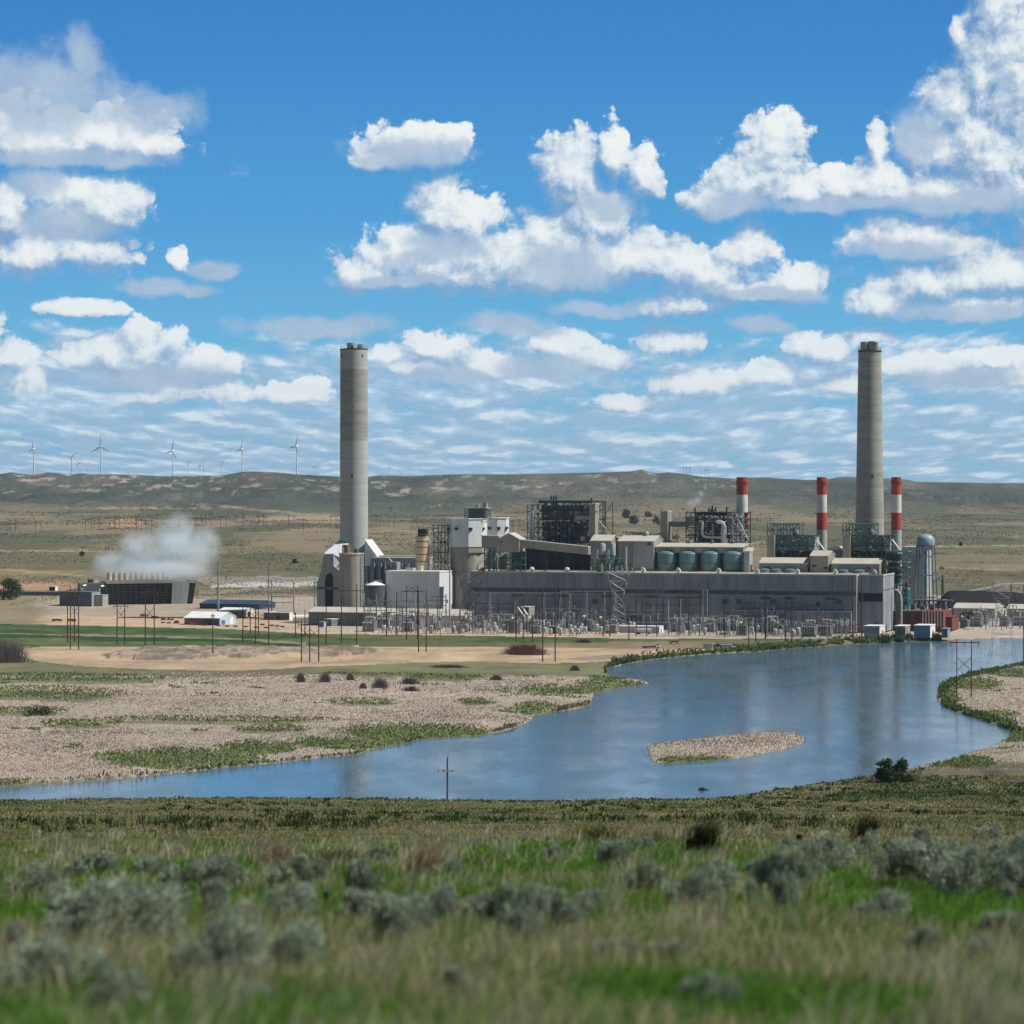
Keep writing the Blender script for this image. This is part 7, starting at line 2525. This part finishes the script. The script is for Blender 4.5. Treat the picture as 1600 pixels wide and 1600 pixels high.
bare_bush('bare_bush', 'large reddish brown bare bush on the sand by the two pole frame', 820, 1023, 62, 19, 2600, 1, (0.135, 0.075, 0.062))
bare_bush('bare_bush', 'grey bare thicket at the far left edge of the sand', 14, 1035, 60, 40, 1400, 2, (0.19, 0.165, 0.155))
for i, (px, y, w, h, lb) in enumerate(((470, 1066, 13, 17, 'grey bare bush in the reeds, leftmost of the row'), (508, 1066, 20, 18, 'grey leafless bush in the reeds left of the larger grey bush'), (547, 1063, 12, 12, 'small grey bush in the reeds under the tall chimney'),
                                       (594, 1075, 24, 20, 'largest grey bush in the reeds before the sand'), (567, 1076, 10, 11, 'smallest grey bush left of the largest grey bush'), (640, 1069, 32, 14, 'wide dark grey bush in the reeds below the white hall'),
                                       (642, 1080, 26, 10, 'low dark bush before the wide grey bush'), (775, 1063, 18, 11, 'pale grey bush in the reeds below the transfer house'), (898, 1048, 14, 10, 'small dark bush on the bank near the river bend'))):
    bare_bush('bare_bush', lb, px, y, w, h, 500, 20 + i, (0.125, 0.112, 0.105) if i not in (5, 6) else (0.085, 0.078, 0.075))
bare_bush('brush_pile', 'dark brush pile lying on the green strip before the sand', 700, 1043, 62, 6, 900, 40, (0.06, 0.052, 0.048), .8)
bare_bush('brush_pile', 'dark brush heap on the sand below the pale pylon', 912, 1004, 26, 7, 500, 41, (0.085, 0.075, 0.06), .8)
bare_bush('drift_snag', 'dark snag of driftwood sticking out of the river', 968, 1118, 26, 5, 26, 42, (0.03, 0.028, 0.025), .9)
bare_bush('drift_snag', 'tiny reddish tuft rising from the water left of the lone pole', 618, 1200, 14, 5, 60, 43, (0.22, 0.16, 0.12), .5)


# ---- blades, reeds and low scrub: masses nobody could count
def blades(x, y, z, h, w, tone, r, lean=(0.18, 0.0), spread=.35, seg=True):
    n = len(x)
    an = r.uniform(0, 2 * np.pi, n)
    e = np.stack([np.cos(an) * w, np.sin(an) * w, np.zeros(n)], 1)
    ln = np.stack([lean[0] * h + r.normal(0, spread, n) * h, lean[1] * h + r.normal(0, spread, n) * h, np.zeros(n)], 1)
    b = np.stack([x, y, z - .05], 1)
    mid = b + ln * .32 + np.stack([0 * x, 0 * x, h * .62], 1)
    tip = b + ln + np.stack([0 * x, 0 * x, h * np.clip(1 - .25 * np.linalg.norm(ln, axis=1) / (h + .01), .5, 1)], 1)
    v = np.stack([b - e, b + e, mid + e * .75, mid - e * .75, tip], 1).reshape(-1, 3)
    i = np.arange(n)[:, None] * 5
    t = np.concatenate([i + np.array([[0, 1, 2]]), i + np.array([[0, 2, 3]]), i + np.array([[3, 2, 4]])], 0)
    return v, t, np.repeat(tone, 5, 0)


def stuff(name, parts_, m, label=None):
    vs, ts, cs, o = [], [], [], 0
    for v, t, c in parts_:
        vs.append(v)
        ts.append(t + o)
        cs.append(c)
        o += len(v)
    ob = bpy.data.objects.new(name, np_mesh(name, np.concatenate(vs), np.concatenate(ts), np.concatenate(cs), m))
    COL.objects.link(ob)
    return tag(ob, label, None, None, 'stuff')


def scatter_px(n, px0, px1, py0, py1, r, zg=.6):
    px = r.uniform(px0, px1, n)
    py = r.uniform(py0, py1, n)
    d = gd(py, zg)
    x = (px - 800) * d / F
    z = shore(x, d, land(x, d))
    return px, py, x, d, z


def green_mask(px, py):
    g = np.full(px.shape, 9.0)
    for e in GREENS:
        g = np.minimum(g, ellmask(px, py, e))
    return g


def build_reeds():
    r = np.random.default_rng(21)
    px, py, x, y, z = scatter_px(120000, -60, 1660, 1040, 1246, r)
    qx, qy = px + fbm(x / 25, y / 40, 31, 4) * 26, py + fbm(x / 25, y / 40, 31, 4) * 7
    g = green_mask(qx, qy)
    sand = inpoly(px, py, SAND_PX)
    isl = inpoly(x, y, ISLAND_W)
    ok = (z > .1) & (~sand) & ((py > 1056) | (px > 960)) & ~((px > 930) & (py > 1205)) & ~((px > 1000) & (px < 1440) & (py > 1195)) & (z < 2.5)
    dens = fbm(x / 16, y / 26, 77, 4)
    g = g + r.normal(0, .16, len(g)) + .5 * fbm(x / 7, y / 12, 86, 3)
    reed = ok & ((g > 1.05) | isl & (g > .8)) & (dens > -.22)
    m = reed
    n = m.sum()
    k = y[m] / F
    base = np.array((0.52, 0.455, 0.385))
    tone = base[None, :] * (1 + .5 * fbm(x[m] / 30, y[m] / 60, 78, 4)[:, None] + .9 * fbm(x[m] / 55, y[m] / 13, 178, 4)[:, None] + r.normal(0, .05, (n, 1)))
    pinky = sstep(fbm(x[m] / 50, y[m] / 80, 79, 3), -.05, .15)[:, None]
    tone = tone * (1 - pinky * np.array((0.08, .13, .12)))
    h = r.uniform(.28, .62, n) * (1 + 1.0 * fbm(x[m] / 22, y[m] / 30, 80, 3))
    ps = []
    for q in range(2):
        ps.append(blades(x[m] + r.normal(0, .6, n), y[m] + r.normal(0, .6, n), z[m], h * r.uniform(.7, 1.1, n), k * r.uniform(.5, 1.1, n), np.clip(tone * r.uniform(.92, 1.06, (n, 1)), .01, .9), r, (.12, 0), .25))
    stuff('reed_bed', ps, M_BLADE, 'pale cured reeds covering the river flats and island')
    m = ok & ((g <= 1.1) | (dens < -.26))
    n = m.sum()
    k = y[m] / F
    tone = np.array((0.165, 0.215, 0.085))[None, :] * r.uniform(.6, 1.4, (n, 1)) + np.array((0.06, 0.05, 0.0))[None, :] * (r.random((n, 1)) ** 3)
    ps = [blades(x[m] + r.normal(0, .5, n), y[m] + r.normal(0, .5, n), z[m], r.uniform(.35, 1.0, n), k * r.uniform(.6, 1.5, n), tone, r, (.05, 0), .45),
          blades(x[m] + r.normal(0, .5, n), y[m] + r.normal(0, .5, n), z[m], r.uniform(.3, .8, n), k * r.uniform(.6, 1.5, n), tone * .85, r, (.05, 0), .6)]
    stuff('marsh_scrub', ps, M_BLADE, 'low green scrub growing in patches among the reeds')


def build_banks():
    """green fringe of the river's edge"""
    r = np.random.default_rng(22)
    line = [(945, 1050), (958, 1042), (984, 1036), (1016, 1031), (1060, 1026), (1120, 1021), (1184, 1017), (1240, 1012), (1300, 1008), (1344, 1005), (1412, 1002), (1470, 1000)]
    right = [(1600, 1037), (1576, 1042), (1540, 1050), (1504, 1058), (1484, 1066), (1468, 1076), (1466, 1092), (1478, 1103), (1500, 1112), (1532, 1122), (1562, 1132), (1590, 1142)]
    left = [(-20, 1228), (100, 1220), (200, 1213), (300, 1203), (345, 1198), (420, 1191), (500, 1182), (560, 1176), (640, 1158), (745, 1148), (818, 1130), (868, 1110), (921, 1099), (1000, 1069)]
    ps = []
    for ln, n, hh, up, tn in ((line, 9000, 1.5, 7, (0.11, 0.15, 0.055)), (right, 7000, 1.3, 6, (0.105, 0.15, 0.05)), (left, 6000, 1.0, 2.5, (0.24, 0.22, 0.12))):
        seg = r.integers(0, len(ln) - 1, n)
        t = r.random(n)
        A_ = np.array(ln, float)
        p = A_[seg] * (1 - t[:, None]) + A_[seg + 1] * t[:, None]
        px, py = p[:, 0], p[:, 1] - np.abs(r.normal(0, 1, n)) * up * .5
        if ln is right:
            px = px + np.abs(r.normal(0, 5, n))
        d = gd(py, .7)
        x = (px - 800) * d / F
        z = shore(x, d, land(x, d))
        clump = fbm(x / 9, d / 14, 87, 3)
        m = (z > .02) & (z < 3) & (clump > -.16)
        k = d[m] / F
        n2 = m.sum()
        tone = np.array(tn)[None, :] * r.uniform(.45, 1.55, (n2, 1))
        ps.append(blades(x[m], d[m], z[m], hh * r.uniform(.4, 1.25, n2) * (1 + 2.4 * np.clip(clump[m], 0, .4)), k * r.uniform(.9, 2.2, n2), tone, r, (.04, 0), .4))
    stuff('bank_scrub', ps, M_BLADE, 'green brush fringing the river banks')
    # mounds of willow scrub before the sheds
    for px, y, w, h, lb in ((1383, 1003, 26, 12, 'grey green willow clump on the bank before the brown grey shed'), (1407, 1002, 18, 9, 'small grey green clump on the bank right of the willow clump'), (1460, 1000, 26, 9, 'grey green willow clump on the bank before the slate blue shed')):
        px_tree('willow_clump', lb, px, y, w, h, 700, px, (0.075, 0.095, 0.06), low=.03, cat='bush', trunk=False)
    # grove floor on the plain and rough herbage about the works
    n = 5000
    px, py, x, y, z = scatter_px(n, 930, 1060, 800, 850, r, 8)
    d = 2400 + (850 - py) / 50 * 1400 * 1.2
    x = (px - 800) * d / F
    z = land(x, d)
    m = fbm(x / 60, d / 120, 93, 3) > .0
    tone = np.array((0.085, 0.105, 0.060))[None, :] * r.uniform(.6, 1.4, (m.sum(), 1))
    stuff('plain_scrub', [blades(x[m], d[m], z[m], r.uniform(1.5, 4, m.sum()), d[m] / F * r.uniform(.8, 2, m.sum()), tone, r, (0, 0), .5)], M_BLADE, 'grey green scrub on the plain behind the works')


build_reeds()
build_banks()


def build_plain_scrub():
    """sagebrush dots over the plain and the hills"""
    r = np.random.default_rng(25)
    n = 120000
    d = 1800 * (7700 / 1800) ** r.random(n)
    px = r.uniform(-40, 1640, n)
    x = (px - 800) * d / F
    z = land(x, d)
    f1 = fbm(x / 90, d / 200, 95, 4)
    m = (f1 > -.02)
    x, d, z = x[m], d[m], z[m]
    n = len(x)
    k = d / F
    tone = np.array((0.125, 0.130, 0.085))[None, :] * r.uniform(.5, 1.5, (n, 1))
    stuff('sagebrush_cover', [blades(x, d, z, k * r.uniform(.5, 1.5, n), k * r.uniform(.6, 1.6, n), tone, r, (0, 0), .5)], M_BLADE, 'sagebrush dotting the far plain and hills')


build_plain_scrub()


# ---- the near slope
def near_points(n, d0, d1, r, power=1.0):
    d = d0 * (d1 / d0) ** (r.random(n) ** power)
    px = r.uniform(-140, 1740, n)
    x = (px - 800) * d / F
    return x, d, shore(x, d, land(x, d))


def build_grass():
    r = np.random.default_rng(31)
    ps = []
    # short green sward near the road
    n = 215000
    x, y, z = near_points(n, 13, 95, r)
    patch = fbm(x / 3.2, y / 5, 201, 4)
    green = sstep(patch + .9 * fbm(x / 9, y / 16, 203, 3) - .10 * sstep(y, 30, 80), -.13, .03)
    k = y / F
    gcol = np.array((0.098, 0.235, 0.028))[None, :] * r.uniform(.4, 1.5, (n, 1)) + np.array((0.025, 0.03, 0))[None, :] * r.random((n, 1))
    scol = np.array((0.46, 0.415, 0.26))[None, :] * r.uniform(.45, 1.35, (n, 1))
    isg = r.random(n) < (.70 + .30 * green)
    tone = np.where(isg[:, None], gcol, scol)
    h = np.where(isg, r.uniform(.14, .34, n), r.uniform(.2, .5, n)) * (1 + 1.0 * fbm(x / 2, y / 3, 205, 3))
    ps.append(blades(x, y, z, h, np.maximum(.0045, k * .55) * r.uniform(.7, 1.5, n), tone, r, (.25, 0.02), .32))
    # tall cured bunch grass in tussocks
    nt = 560
    tx, ty, tz = near_points(nt, 15, 110, r)
    keep = ((fbm(tx / 4, ty / 8, 207, 4) > .02) & (fbm(tx / 3.2, ty / 5, 201, 4) < .06)) | ((ty > 48) & (fbm(tx / 5, ty / 9, 207, 3) > -.08))
    tx, ty, tz = tx[keep], ty[keep], tz[keep]
    m_ = 46
    n = len(tx) * m_
    sc = np.repeat(r.uniform(.6, 1.25, len(tx)), m_)
    x = np.repeat(tx, m_) + r.normal(0, .11, n) * sc
    y = np.repeat(ty, m_) + r.normal(0, .11, n) * sc
    z = np.repeat(tz, m_)
    hue = np.repeat(r.random((len(tx), 1)), m_, 0)
    tone = (np.array((0.60, 0.545, 0.385))[None, :] * (1 - hue * .35) + np.array((-.05, .04, -.02))[None, :] * hue) * r.uniform(.55, 1.3, (n, 1))
    ps.append(blades(x, y, z, r.uniform(.28, .66, n) * sc, np.maximum(.004, y / F * .45) * r.uniform(.7, 1.3, n), tone, r, (.30, .03), .26))
    stuff('near_grass', ps, M_BLADE, 'windblown straw and green grass on the near slope')
    # rougher sward further down to the brow
    ps = []
    n = 230000
    x, y, z = near_points(n, 85, 690, r, .9)
    k = y / F
    px = 800 + F * x / y
    okb = z > .4
    f1 = fbm(x / 18, y / 40, 81, 4)
    f2 = fbm(x / 3, y / 6, 83, 4)
    f3 = fbm(x / 7, y / 22, 84, 4)
    dark = sstep(f1 * .5 + .5 * f2 + .9 * f3, .0, .22) * sstep(y, 130, 330) * .8
    tone = np.array((0.195, 0.205, 0.085))[None, :] * r.uniform(.65, 1.3, (n, 1))
    tone = np.where((r.random(n) < dark)[:, None], np.array((0.095, 0.140, 0.045))[None, :] * r.uniform(.5, 1.5, (n, 1)), tone)
    stw = (r.random(n) < .08)[:, None]
    tone = np.where(stw, np.array((0.46, 0.38, 0.23))[None, :] * r.uniform(.6, 1.3, (n, 1)), tone)
    h = r.uniform(.05, .20, n) * (1 + .5 * dark) * (1 + .6 * sstep(y, 150, 480)) * np.clip(1 + 2.2 * f2, .3, 2)
    m = okb
    ps.append(blades(x[m], y[m], z[m], h[m], (k * .75 * r.uniform(.7, 1.7, n))[m], tone[m], r, (.2, 0), .4))
    # dark green tufts on the brow
    nt = 1800
    tx, ty, tz = near_points(nt, 120, 680, r, .8)
    keep = (fbm(tx / 14, ty / 50, 209, 4) > .02) & (tz > .4)
    tx, ty, tz = tx[keep], ty[keep], tz[keep]
    m_ = 16
    n = len(tx) * m_
    sc = np.repeat(r.uniform(.5, 1.3, len(tx)), m_)
    x, y = np.repeat(tx, m_) + r.normal(0, .3, n) * sc, np.repeat(ty, m_) + r.normal(0, .3, n) * sc
    tone = np.array((0.026, 0.052, 0.014))[None, :] * r.uniform(.5, 1.6, (n, 1))
    ps.append(blades(x, y, np.repeat(tz, m_), r.uniform(.25, .65, n) * sc, y / F * r.uniform(.7, 1.3, n), tone, r, (.05, 0), .45))
    # the low bench on the right, down to the water
    n = 60000
    y = r.uniform(560, 800, n)
    px = r.uniform(940, 1720, n)
    x = (px - 800) * y / F
    z = shore(x, y, land(x, y))
    py = YH + (H - z) * F / y
    f1 = fbm(x / 9, y / 30, 211, 4)
    m = (z > .12) & (z < 16) & (py > 1194 + 10 * f1) & ~((px > 1440) & (py < 1212))
    x, y, z, f1 = x[m], y[m], z[m], f1[m]
    n = len(x)
    k = y / F
    tone = np.where((f1 + .25 * r.random(n) > .12)[:, None], np.array((0.075, 0.115, 0.038))[None, :], np.array((0.20, 0.205, 0.09))[None, :]) * r.uniform(.65, 1.35, (n, 1))
    ps.append(blades(x, y, z, r.uniform(.2, .6, n) * (1 + 2.0 * np.clip(f1, 0, .4)), k * r.uniform(.6, 1.5, n), tone, r, (.1, 0), .45))
    nt = 260
    i = r.integers(0, n, nt)
    m_ = 14
    tx, ty, tz = np.repeat(x[i], m_), np.repeat(y[i], m_), np.repeat(z[i], m_)
    nn = nt * m_
    sc = np.repeat(r.uniform(.5, 1.3, nt), m_)
    ps.append(blades(tx + r.normal(0, .5, nn) * sc, ty + r.normal(0, .5, nn), tz, r.uniform(.5, 1.2, nn) * sc, ty / F * r.uniform(.8, 1.5, nn), np.array((0.035, 0.065, 0.02))[None, :] * r.uniform(.6, 1.5, (nn, 1)), r, (0, 0), .4))
    stuff('slope_grass', ps, M_BLADE, 'rough olive turf running down to the brow above the river')


build_grass()


# ---- sagebrush bushes of the near slope
def sage_mesh(seed):
    r = np.random.default_rng(seed)
    n = 5200
    lumps = []
    for i in range(int(r.integers(8, 17))):
        an = r.uniform(0, 6.28)
        rr = r.uniform(0, .70)
        hgt = r.uniform(.28, .80) * (1.05 - .42 * rr)
        s = r.uniform(.11, .24)
        lumps.append((rr * math.cos(an), rr * math.sin(an), hgt, s, s, s * 1.25))
    c = crown_points(n, lumps, r)
    c[:, 2] = np.maximum(c[:, 2], .02)
    up = r.normal(0, .3, (n, 3)) + np.array((0, 0, 1.0)) + c * np.array((.8, .8, 0))
    up /= np.linalg.norm(up, axis=1, keepdims=True)
    sd = np.cross(up, r.normal(size=(n, 3)))
    sd /= np.linalg.norm(sd, axis=1, keepdims=True)
    L = r.uniform(.025, .055, (n, 1))
    v = np.stack([c - up * L, c - sd * L * .32, c + up * L, c + sd * L * .32], 1).reshape(-1, 3)
    i = np.arange(n)[:, None] * 4
    t = np.concatenate([i + np.array([[0, 1, 2]]), i + np.array([[0, 2, 3]])], 0)
    hue = r.random((n, 1))
    tn = np.array((0.36, 0.435, 0.345))[None, :] * (1 - hue * .3) * r.uniform(.55, 1.35, (n, 1)) + np.array((.03, .02, -.01))[None, :] * hue
    leaf = np_mesh('foliage', v, t, np.repeat(tn, 4, 0), M_LEAF)
    m = MB()
    for b in lumps:
        m.tube([(0, 0, -.05), (b[0] * .45, b[1] * .45, b[2] * .45), (b[0], b[1], b[2] + .05)], .028, 5, .008)
    return leaf, to_mesh('stem', m, M_TWIG)


SAGE = [sage_mesh(100 + i) for i in range(9)]
SAGE_AT = [(150, 1478, 120), (210, 1455, 130), (268, 1470, 100), (335, 1440, 84), (85, 1560, 120), (320, 1395, 70), (430, 1440, 96), (20, 1495, 80), (470, 1392, 60), (340, 1552, 130), (385, 1590, 100), (492, 1512, 76),
           (560, 1400, 62), (625, 1470, 100), (580, 1446, 84), (680, 1440, 70), (795, 1472, 110), (868, 1462, 96), (830, 1420, 60), (760, 1440, 60), (960, 1350, 44), (1010, 1395, 56), (865, 1340, 40), (970, 1500, 56),
           (1140, 1410, 84), (1215, 1420, 96), (1245, 1385, 70), (1300, 1360, 66), (1330, 1345, 46), (1370, 1335, 56), (1090, 1420, 64), (1400, 1375, 70), (1460, 1385, 90), (1510, 1400, 96), (1560, 1380, 96),
           (1600, 1410, 100), (1490, 1345, 50), (1555, 1320, 50), (1600, 1345, 64), (1440, 1330, 40), (1290, 1325, 36), (1180, 1370, 46), (700, 1370, 44), (590, 1350, 36), (150, 1370, 50), (60, 1400, 60),
           (240, 1365, 40), (1520, 1500, 60), (1450, 1490, 50), (930, 1420, 44), (1050, 1500, 60), (1120, 1575, 70), (720, 1560, 70), (180, 1600, 96), (1380, 1440, 54), (520, 1590, 64), (1000, 1325, 32), (1230, 1330, 34), (420, 1340, 34), (1580, 1470, 70)]
SORT = {'broad': 'broad pale sagebrush', 'mid': 'grey green sagebrush', 'low': 'low sagebrush clump'}


def near_ground(px, py):
    """point of the near slope seen at (px, py)"""
    lo, hi = 12.0, 560.0
    for _ in range(40):
        d = (lo + hi) / 2
        x = (px - 800) * d / F
        z = float(land(np.array([x]), np.array([d]))[0])
        if YH + (H - z) * F / d > py:
            lo = d
        else:
            hi = d
    return Vector((x, d, z))


def band_word(py):
    return 'at the bottom edge' if py > 1530 else 'in the near grass' if py > 1430 else 'in the middle of the slope' if py > 1362 else 'far down the slope'


def side_word(px):
    for lim, w in ((110, 'far left'), (280, 'left'), (420, 'left of the dark post'), (560, 'by the dark post'), (720, 'below the lone pole'), (900, 'left of centre right'), (1060, 'below the spiky tussocks'),
                   (1200, 'right of the spiky tussocks'), (1320, 'by the black marker'), (1430, 'right of the black marker'), (1540, 'right'), (2000, 'far right')):
        if px < lim:
            return w


rs5 = random.Random(17)
seen = {}
for i, (px, py, hp) in enumerate(SAGE_AT):
    P = near_ground(px, py + 4)
    s = hp * P.y / F / .92 * rs5.uniform(.66, 1.0)
    T_ = bpy.data.objects.new('sagebrush', None)
    COL.objects.link(T_)
    T_.location = P
    T_.rotation_euler = (0, 0, rs5.uniform(0, 6.28))
    wide = rs5.uniform(.8, 1.3)
    T_.scale = (s * wide, s * wide, s)
    kind = 'broad' if s > .95 else 'mid' if s > .72 else 'low'
    lab = '%s %s, %s' % (SORT[kind], band_word(py), side_word(px))
    seen.setdefault(lab, []).append(T_)
    tag(T_, lab, 'sagebrush', 'sagebrush on the near slope')
    lf, st = SAGE[i % 9]
    for nm, me in (('foliage', lf), ('stem', st)):
        o = bpy.data.objects.new(nm, me)
        COL.objects.link(o)
        o.parent = T_
for lab, os_ in seen.items():
    if len(os_) > 1:
        os_.sort(key=lambda o: o.location.x / o.location.y)
        words = ['leftmost', 'rightmost'] if len(os_) == 2 else ['leftmost', 'middle', 'rightmost'] if len(os_) == 3 else ['leftmost', 'second from left', 'third from left', 'rightmost', 'last']
        for o, w in zip(os_, words):
            o['label'] = w + ' ' + lab


def tussock(name, label, px, py, hp, wp, n, tone, seed, lean=(.1, 0), spread=.3, tip=None):
    P = near_ground(px, py)
    s = P.y / F
    r = np.random.default_rng(seed)
    x, y = r.normal(0, wp * s * .22, n), r.normal(0, wp * s * .22, n)
    tn = np.array(tone)[None, :] * r.uniform(.5, 1.5, (n, 1))
    v, t, c = blades(x, y, np.zeros(n), hp * s * r.uniform(.45, 1.1, n), np.full(n, s * .9), tn, r, lean, spread)
    if tip:
        c = c.copy()
        c[4::5] = np.array(tip)
    o = bpy.data.objects.new(name, np_mesh(name, v, t, c, M_BLADE))
    COL.objects.link(o)
    o.location = P
    return tag(o, label, 'tussock')


tussock('yucca_clump', 'wide spiky yucca clump on the slope below the island', 935, 1318, 38, 78, 420, (0.13, 0.15, 0.045), 1, (0, 0), .5)
tussock('yucca_clump', 'smaller spiky yucca clump right of the wide one', 1020, 1318, 26, 46, 220, (0.18, 0.19, 0.065), 2, (0, 0), .5)
tussock('spike_tussock', 'dark green tussock with a brown plume leaning right below the hall', 1096, 1336, 66, 44, 420, (0.022, 0.045, 0.012), 3, (.22, 0), .2, (0.16, 0.10, 0.07))
tussock('spike_tussock', 'dark green tussock with a brown plume on the slope below the round bush', 1350, 1318, 54, 32, 320, (0.040, 0.062, 0.016), 4, (.25, 0), .2, (0.18, 0.12, 0.08))
tussock('spike_tussock', 'dark low green tussock right of the plumed tussock at right', 1398, 1336, 30, 30, 240, (0.026, 0.048, 0.018), 5, (0, 0), .35)
tussock('straw_tussock', 'tall pale straw tussock leaning right by the lone pole', 660, 1372, 70, 70, 420, (0.50, 0.40, 0.26), 6, (.35, 0), .2)
tussock('straw_tussock', 'tall pale straw tussock at left below the crest', 425, 1360, 60, 60, 360, (0.50, 0.40, 0.27), 7, (.4, 0), .2)
tussock('straw_tussock', 'reddish dry brush tussock right of the left straw tussock', 530, 1352, 34, 60, 300, (0.11, 0.075, 0.045), 8, (.2, 0), .5)
tussock('green_tussock', 'bright green weed clump at left between sagebrush', 340, 1452, 34, 70, 420, (0.10, 0.29, 0.02), 9, (.1, 0), .4)
tussock('green_tussock', 'bright green grass clump at lower left between sagebrush', 150, 1560, 80, 90, 600, (0.09, 0.25, 0.02), 10, (.2, 0), .35)

# fence stubs in the grass
for px, py, hp, lb in ((510, 1422, 28, 'short black post stub in the grass at left'), (1249, 1326, 22, 'short black post stub in the sagebrush at right')):
    P = near_ground(px, py)
    s = P.y / F
    T = Thing('post_stub', lb, 'post', tuple(P))
    T.part('post', MB().lathe(P.x, P.y, [(6 * s, P.z - .2), (5.6 * s, P.z + hp * s), (4.4 * s, P.z + hp * s + .02)], 9), M_BLKP)
    T.part('wire_staple', MB().box(P.x - 6.4 * s, P.x + 6.4 * s, P.y - 6.4 * s, P.y + 6.4 * s, P.z + hp * s * .55, P.z + hp * s * .62), M_RUST)

# ------------------------------------------------------------------ steam and air
def plume(name, label, cat, lumps, dens, nscale, seed):
    """steam: one box of vapour whose density follows drifting lumps broken by noise"""
    L = np.array(lumps, float)
    lo = (L[:, :3] - L[:, 3:] * 1.25).min(0)
    hi = (L[:, :3] + L[:, 3:] * 1.25).max(0)
    c = (lo + hi) / 2
    mb = MB().box(lo[0], hi[0], lo[1], hi[1], lo[2], hi[2])
    m = bpy.data.materials.new(name)
    m.use_nodes = True
    t = m.node_tree
    t.nodes.clear()
    b = NB(t)
    geo = t.nodes.new('ShaderNodeNewGeometry')
    p = geo.outputs['Position']
    n = b.noise(p, nscale, 4, 0.6)
    w = b.v('SUBTRACT', n.outputs['Color'], (.5, .5, .5))
    pw = b.v('MULTIPLY_ADD', w, (9, 9, 9) if dens < .2 else (2.5, 2.5, 2.5), p)
    cur = None
    for x, y, z, rx, ry, rz in lumps:
        q = b.v('MULTIPLY_ADD', pw, (1 / rx, 1 / ry, 1 / rz), (-x / rx, -y / ry, -z / rz))
        ln = b.v('LENGTH', q)
        cur = ln if cur is None else b.m('SMOOTH_MIN', cur, ln, .3)
    f = b.ss(cur, 1.12, .05)
    f = b.m('MULTIPLY', f, b.ss(n.outputs[0], .30, .62, .25, 1.1))
    vol = b.n('ShaderNodeVolumePrincipled', {'Color': (.88, .955, 1.0, 1), 'Density': b.m('MULTIPLY', f, dens), 'Anisotropy': .2})
    o_ = t.nodes.new('ShaderNodeOutputMaterial')
    t.links.new(vol.outputs[0], o_.inputs['Volume'])
    o = solo(name, label, cat, mb, m, tuple(c), kind='stuff')
    return o


def steam():
    d = CT.y + 6
    k = d / F

    def q(px, py, rx, ry, dy=0):
        p = at(px, py, d + dy)
        return (p.x, p.y, p.z, rx * k, max(rx, ry) * k * .55, ry * k)
    plume('steam_plume', 'white steam drifting right off the cooling tower', None,
          [q(165, 893, 26, 18), q(200, 884, 40, 26), q(235, 866, 46, 40), q(270, 852, 44, 46, 4), q(280, 834, 32, 36, 8), q(306, 866, 38, 34, 6), q(240, 890, 100, 22), q(322, 852, 30, 34, 10), q(215, 850, 34, 24, 4), q(180, 878, 40, 22)], .18, .055, 1)
    b = 68
    d2 = PF.depth(PF.A(1080, b), b)
    k2 = d2 / F

    def q2(px, py, rx, ry):
        p = at(px, py, d2)
        return (p.x, p.y, p.z, rx * k2, rx * k2, ry * k2)
    plume('boiler_steam', 'thin puff of steam rising from the smoking boiler', None,
          [q2(1077, 800, 5, 9), q2(1081, 787, 9, 9), q2(1088, 782, 10, 8), q2(1096, 772, 6, 8), q2(1102, 762, 4, 8)], .22, .25, 2)


steam()


def haze():
    x0, x1, y0, y1, z0, z1 = -14000, 14000, -400, 17500, -420, 330
    mb = MB().box(x0, x1, y0, y1, z0, z1)
    m = bpy.data.materials.new('haze')
    m.use_nodes = True
    t = m.node_tree
    t.nodes.clear()
    b = NB(t)
    vol = b.n('ShaderNodeVolumePrincipled', {'Color': (.60, .80, 1.0, 1), 'Density': HAZE, 'Anisotropy': .2})
    o_ = t.nodes.new('ShaderNodeOutputMaterial')
    t.links.new(vol.outputs[0], o_.inputs['Volume'])
    o = solo('haze', 'thin blue air over the plain', None, mb, m, (0, 0, 0), kind='stuff')


HAZE = 2.2e-5
haze()
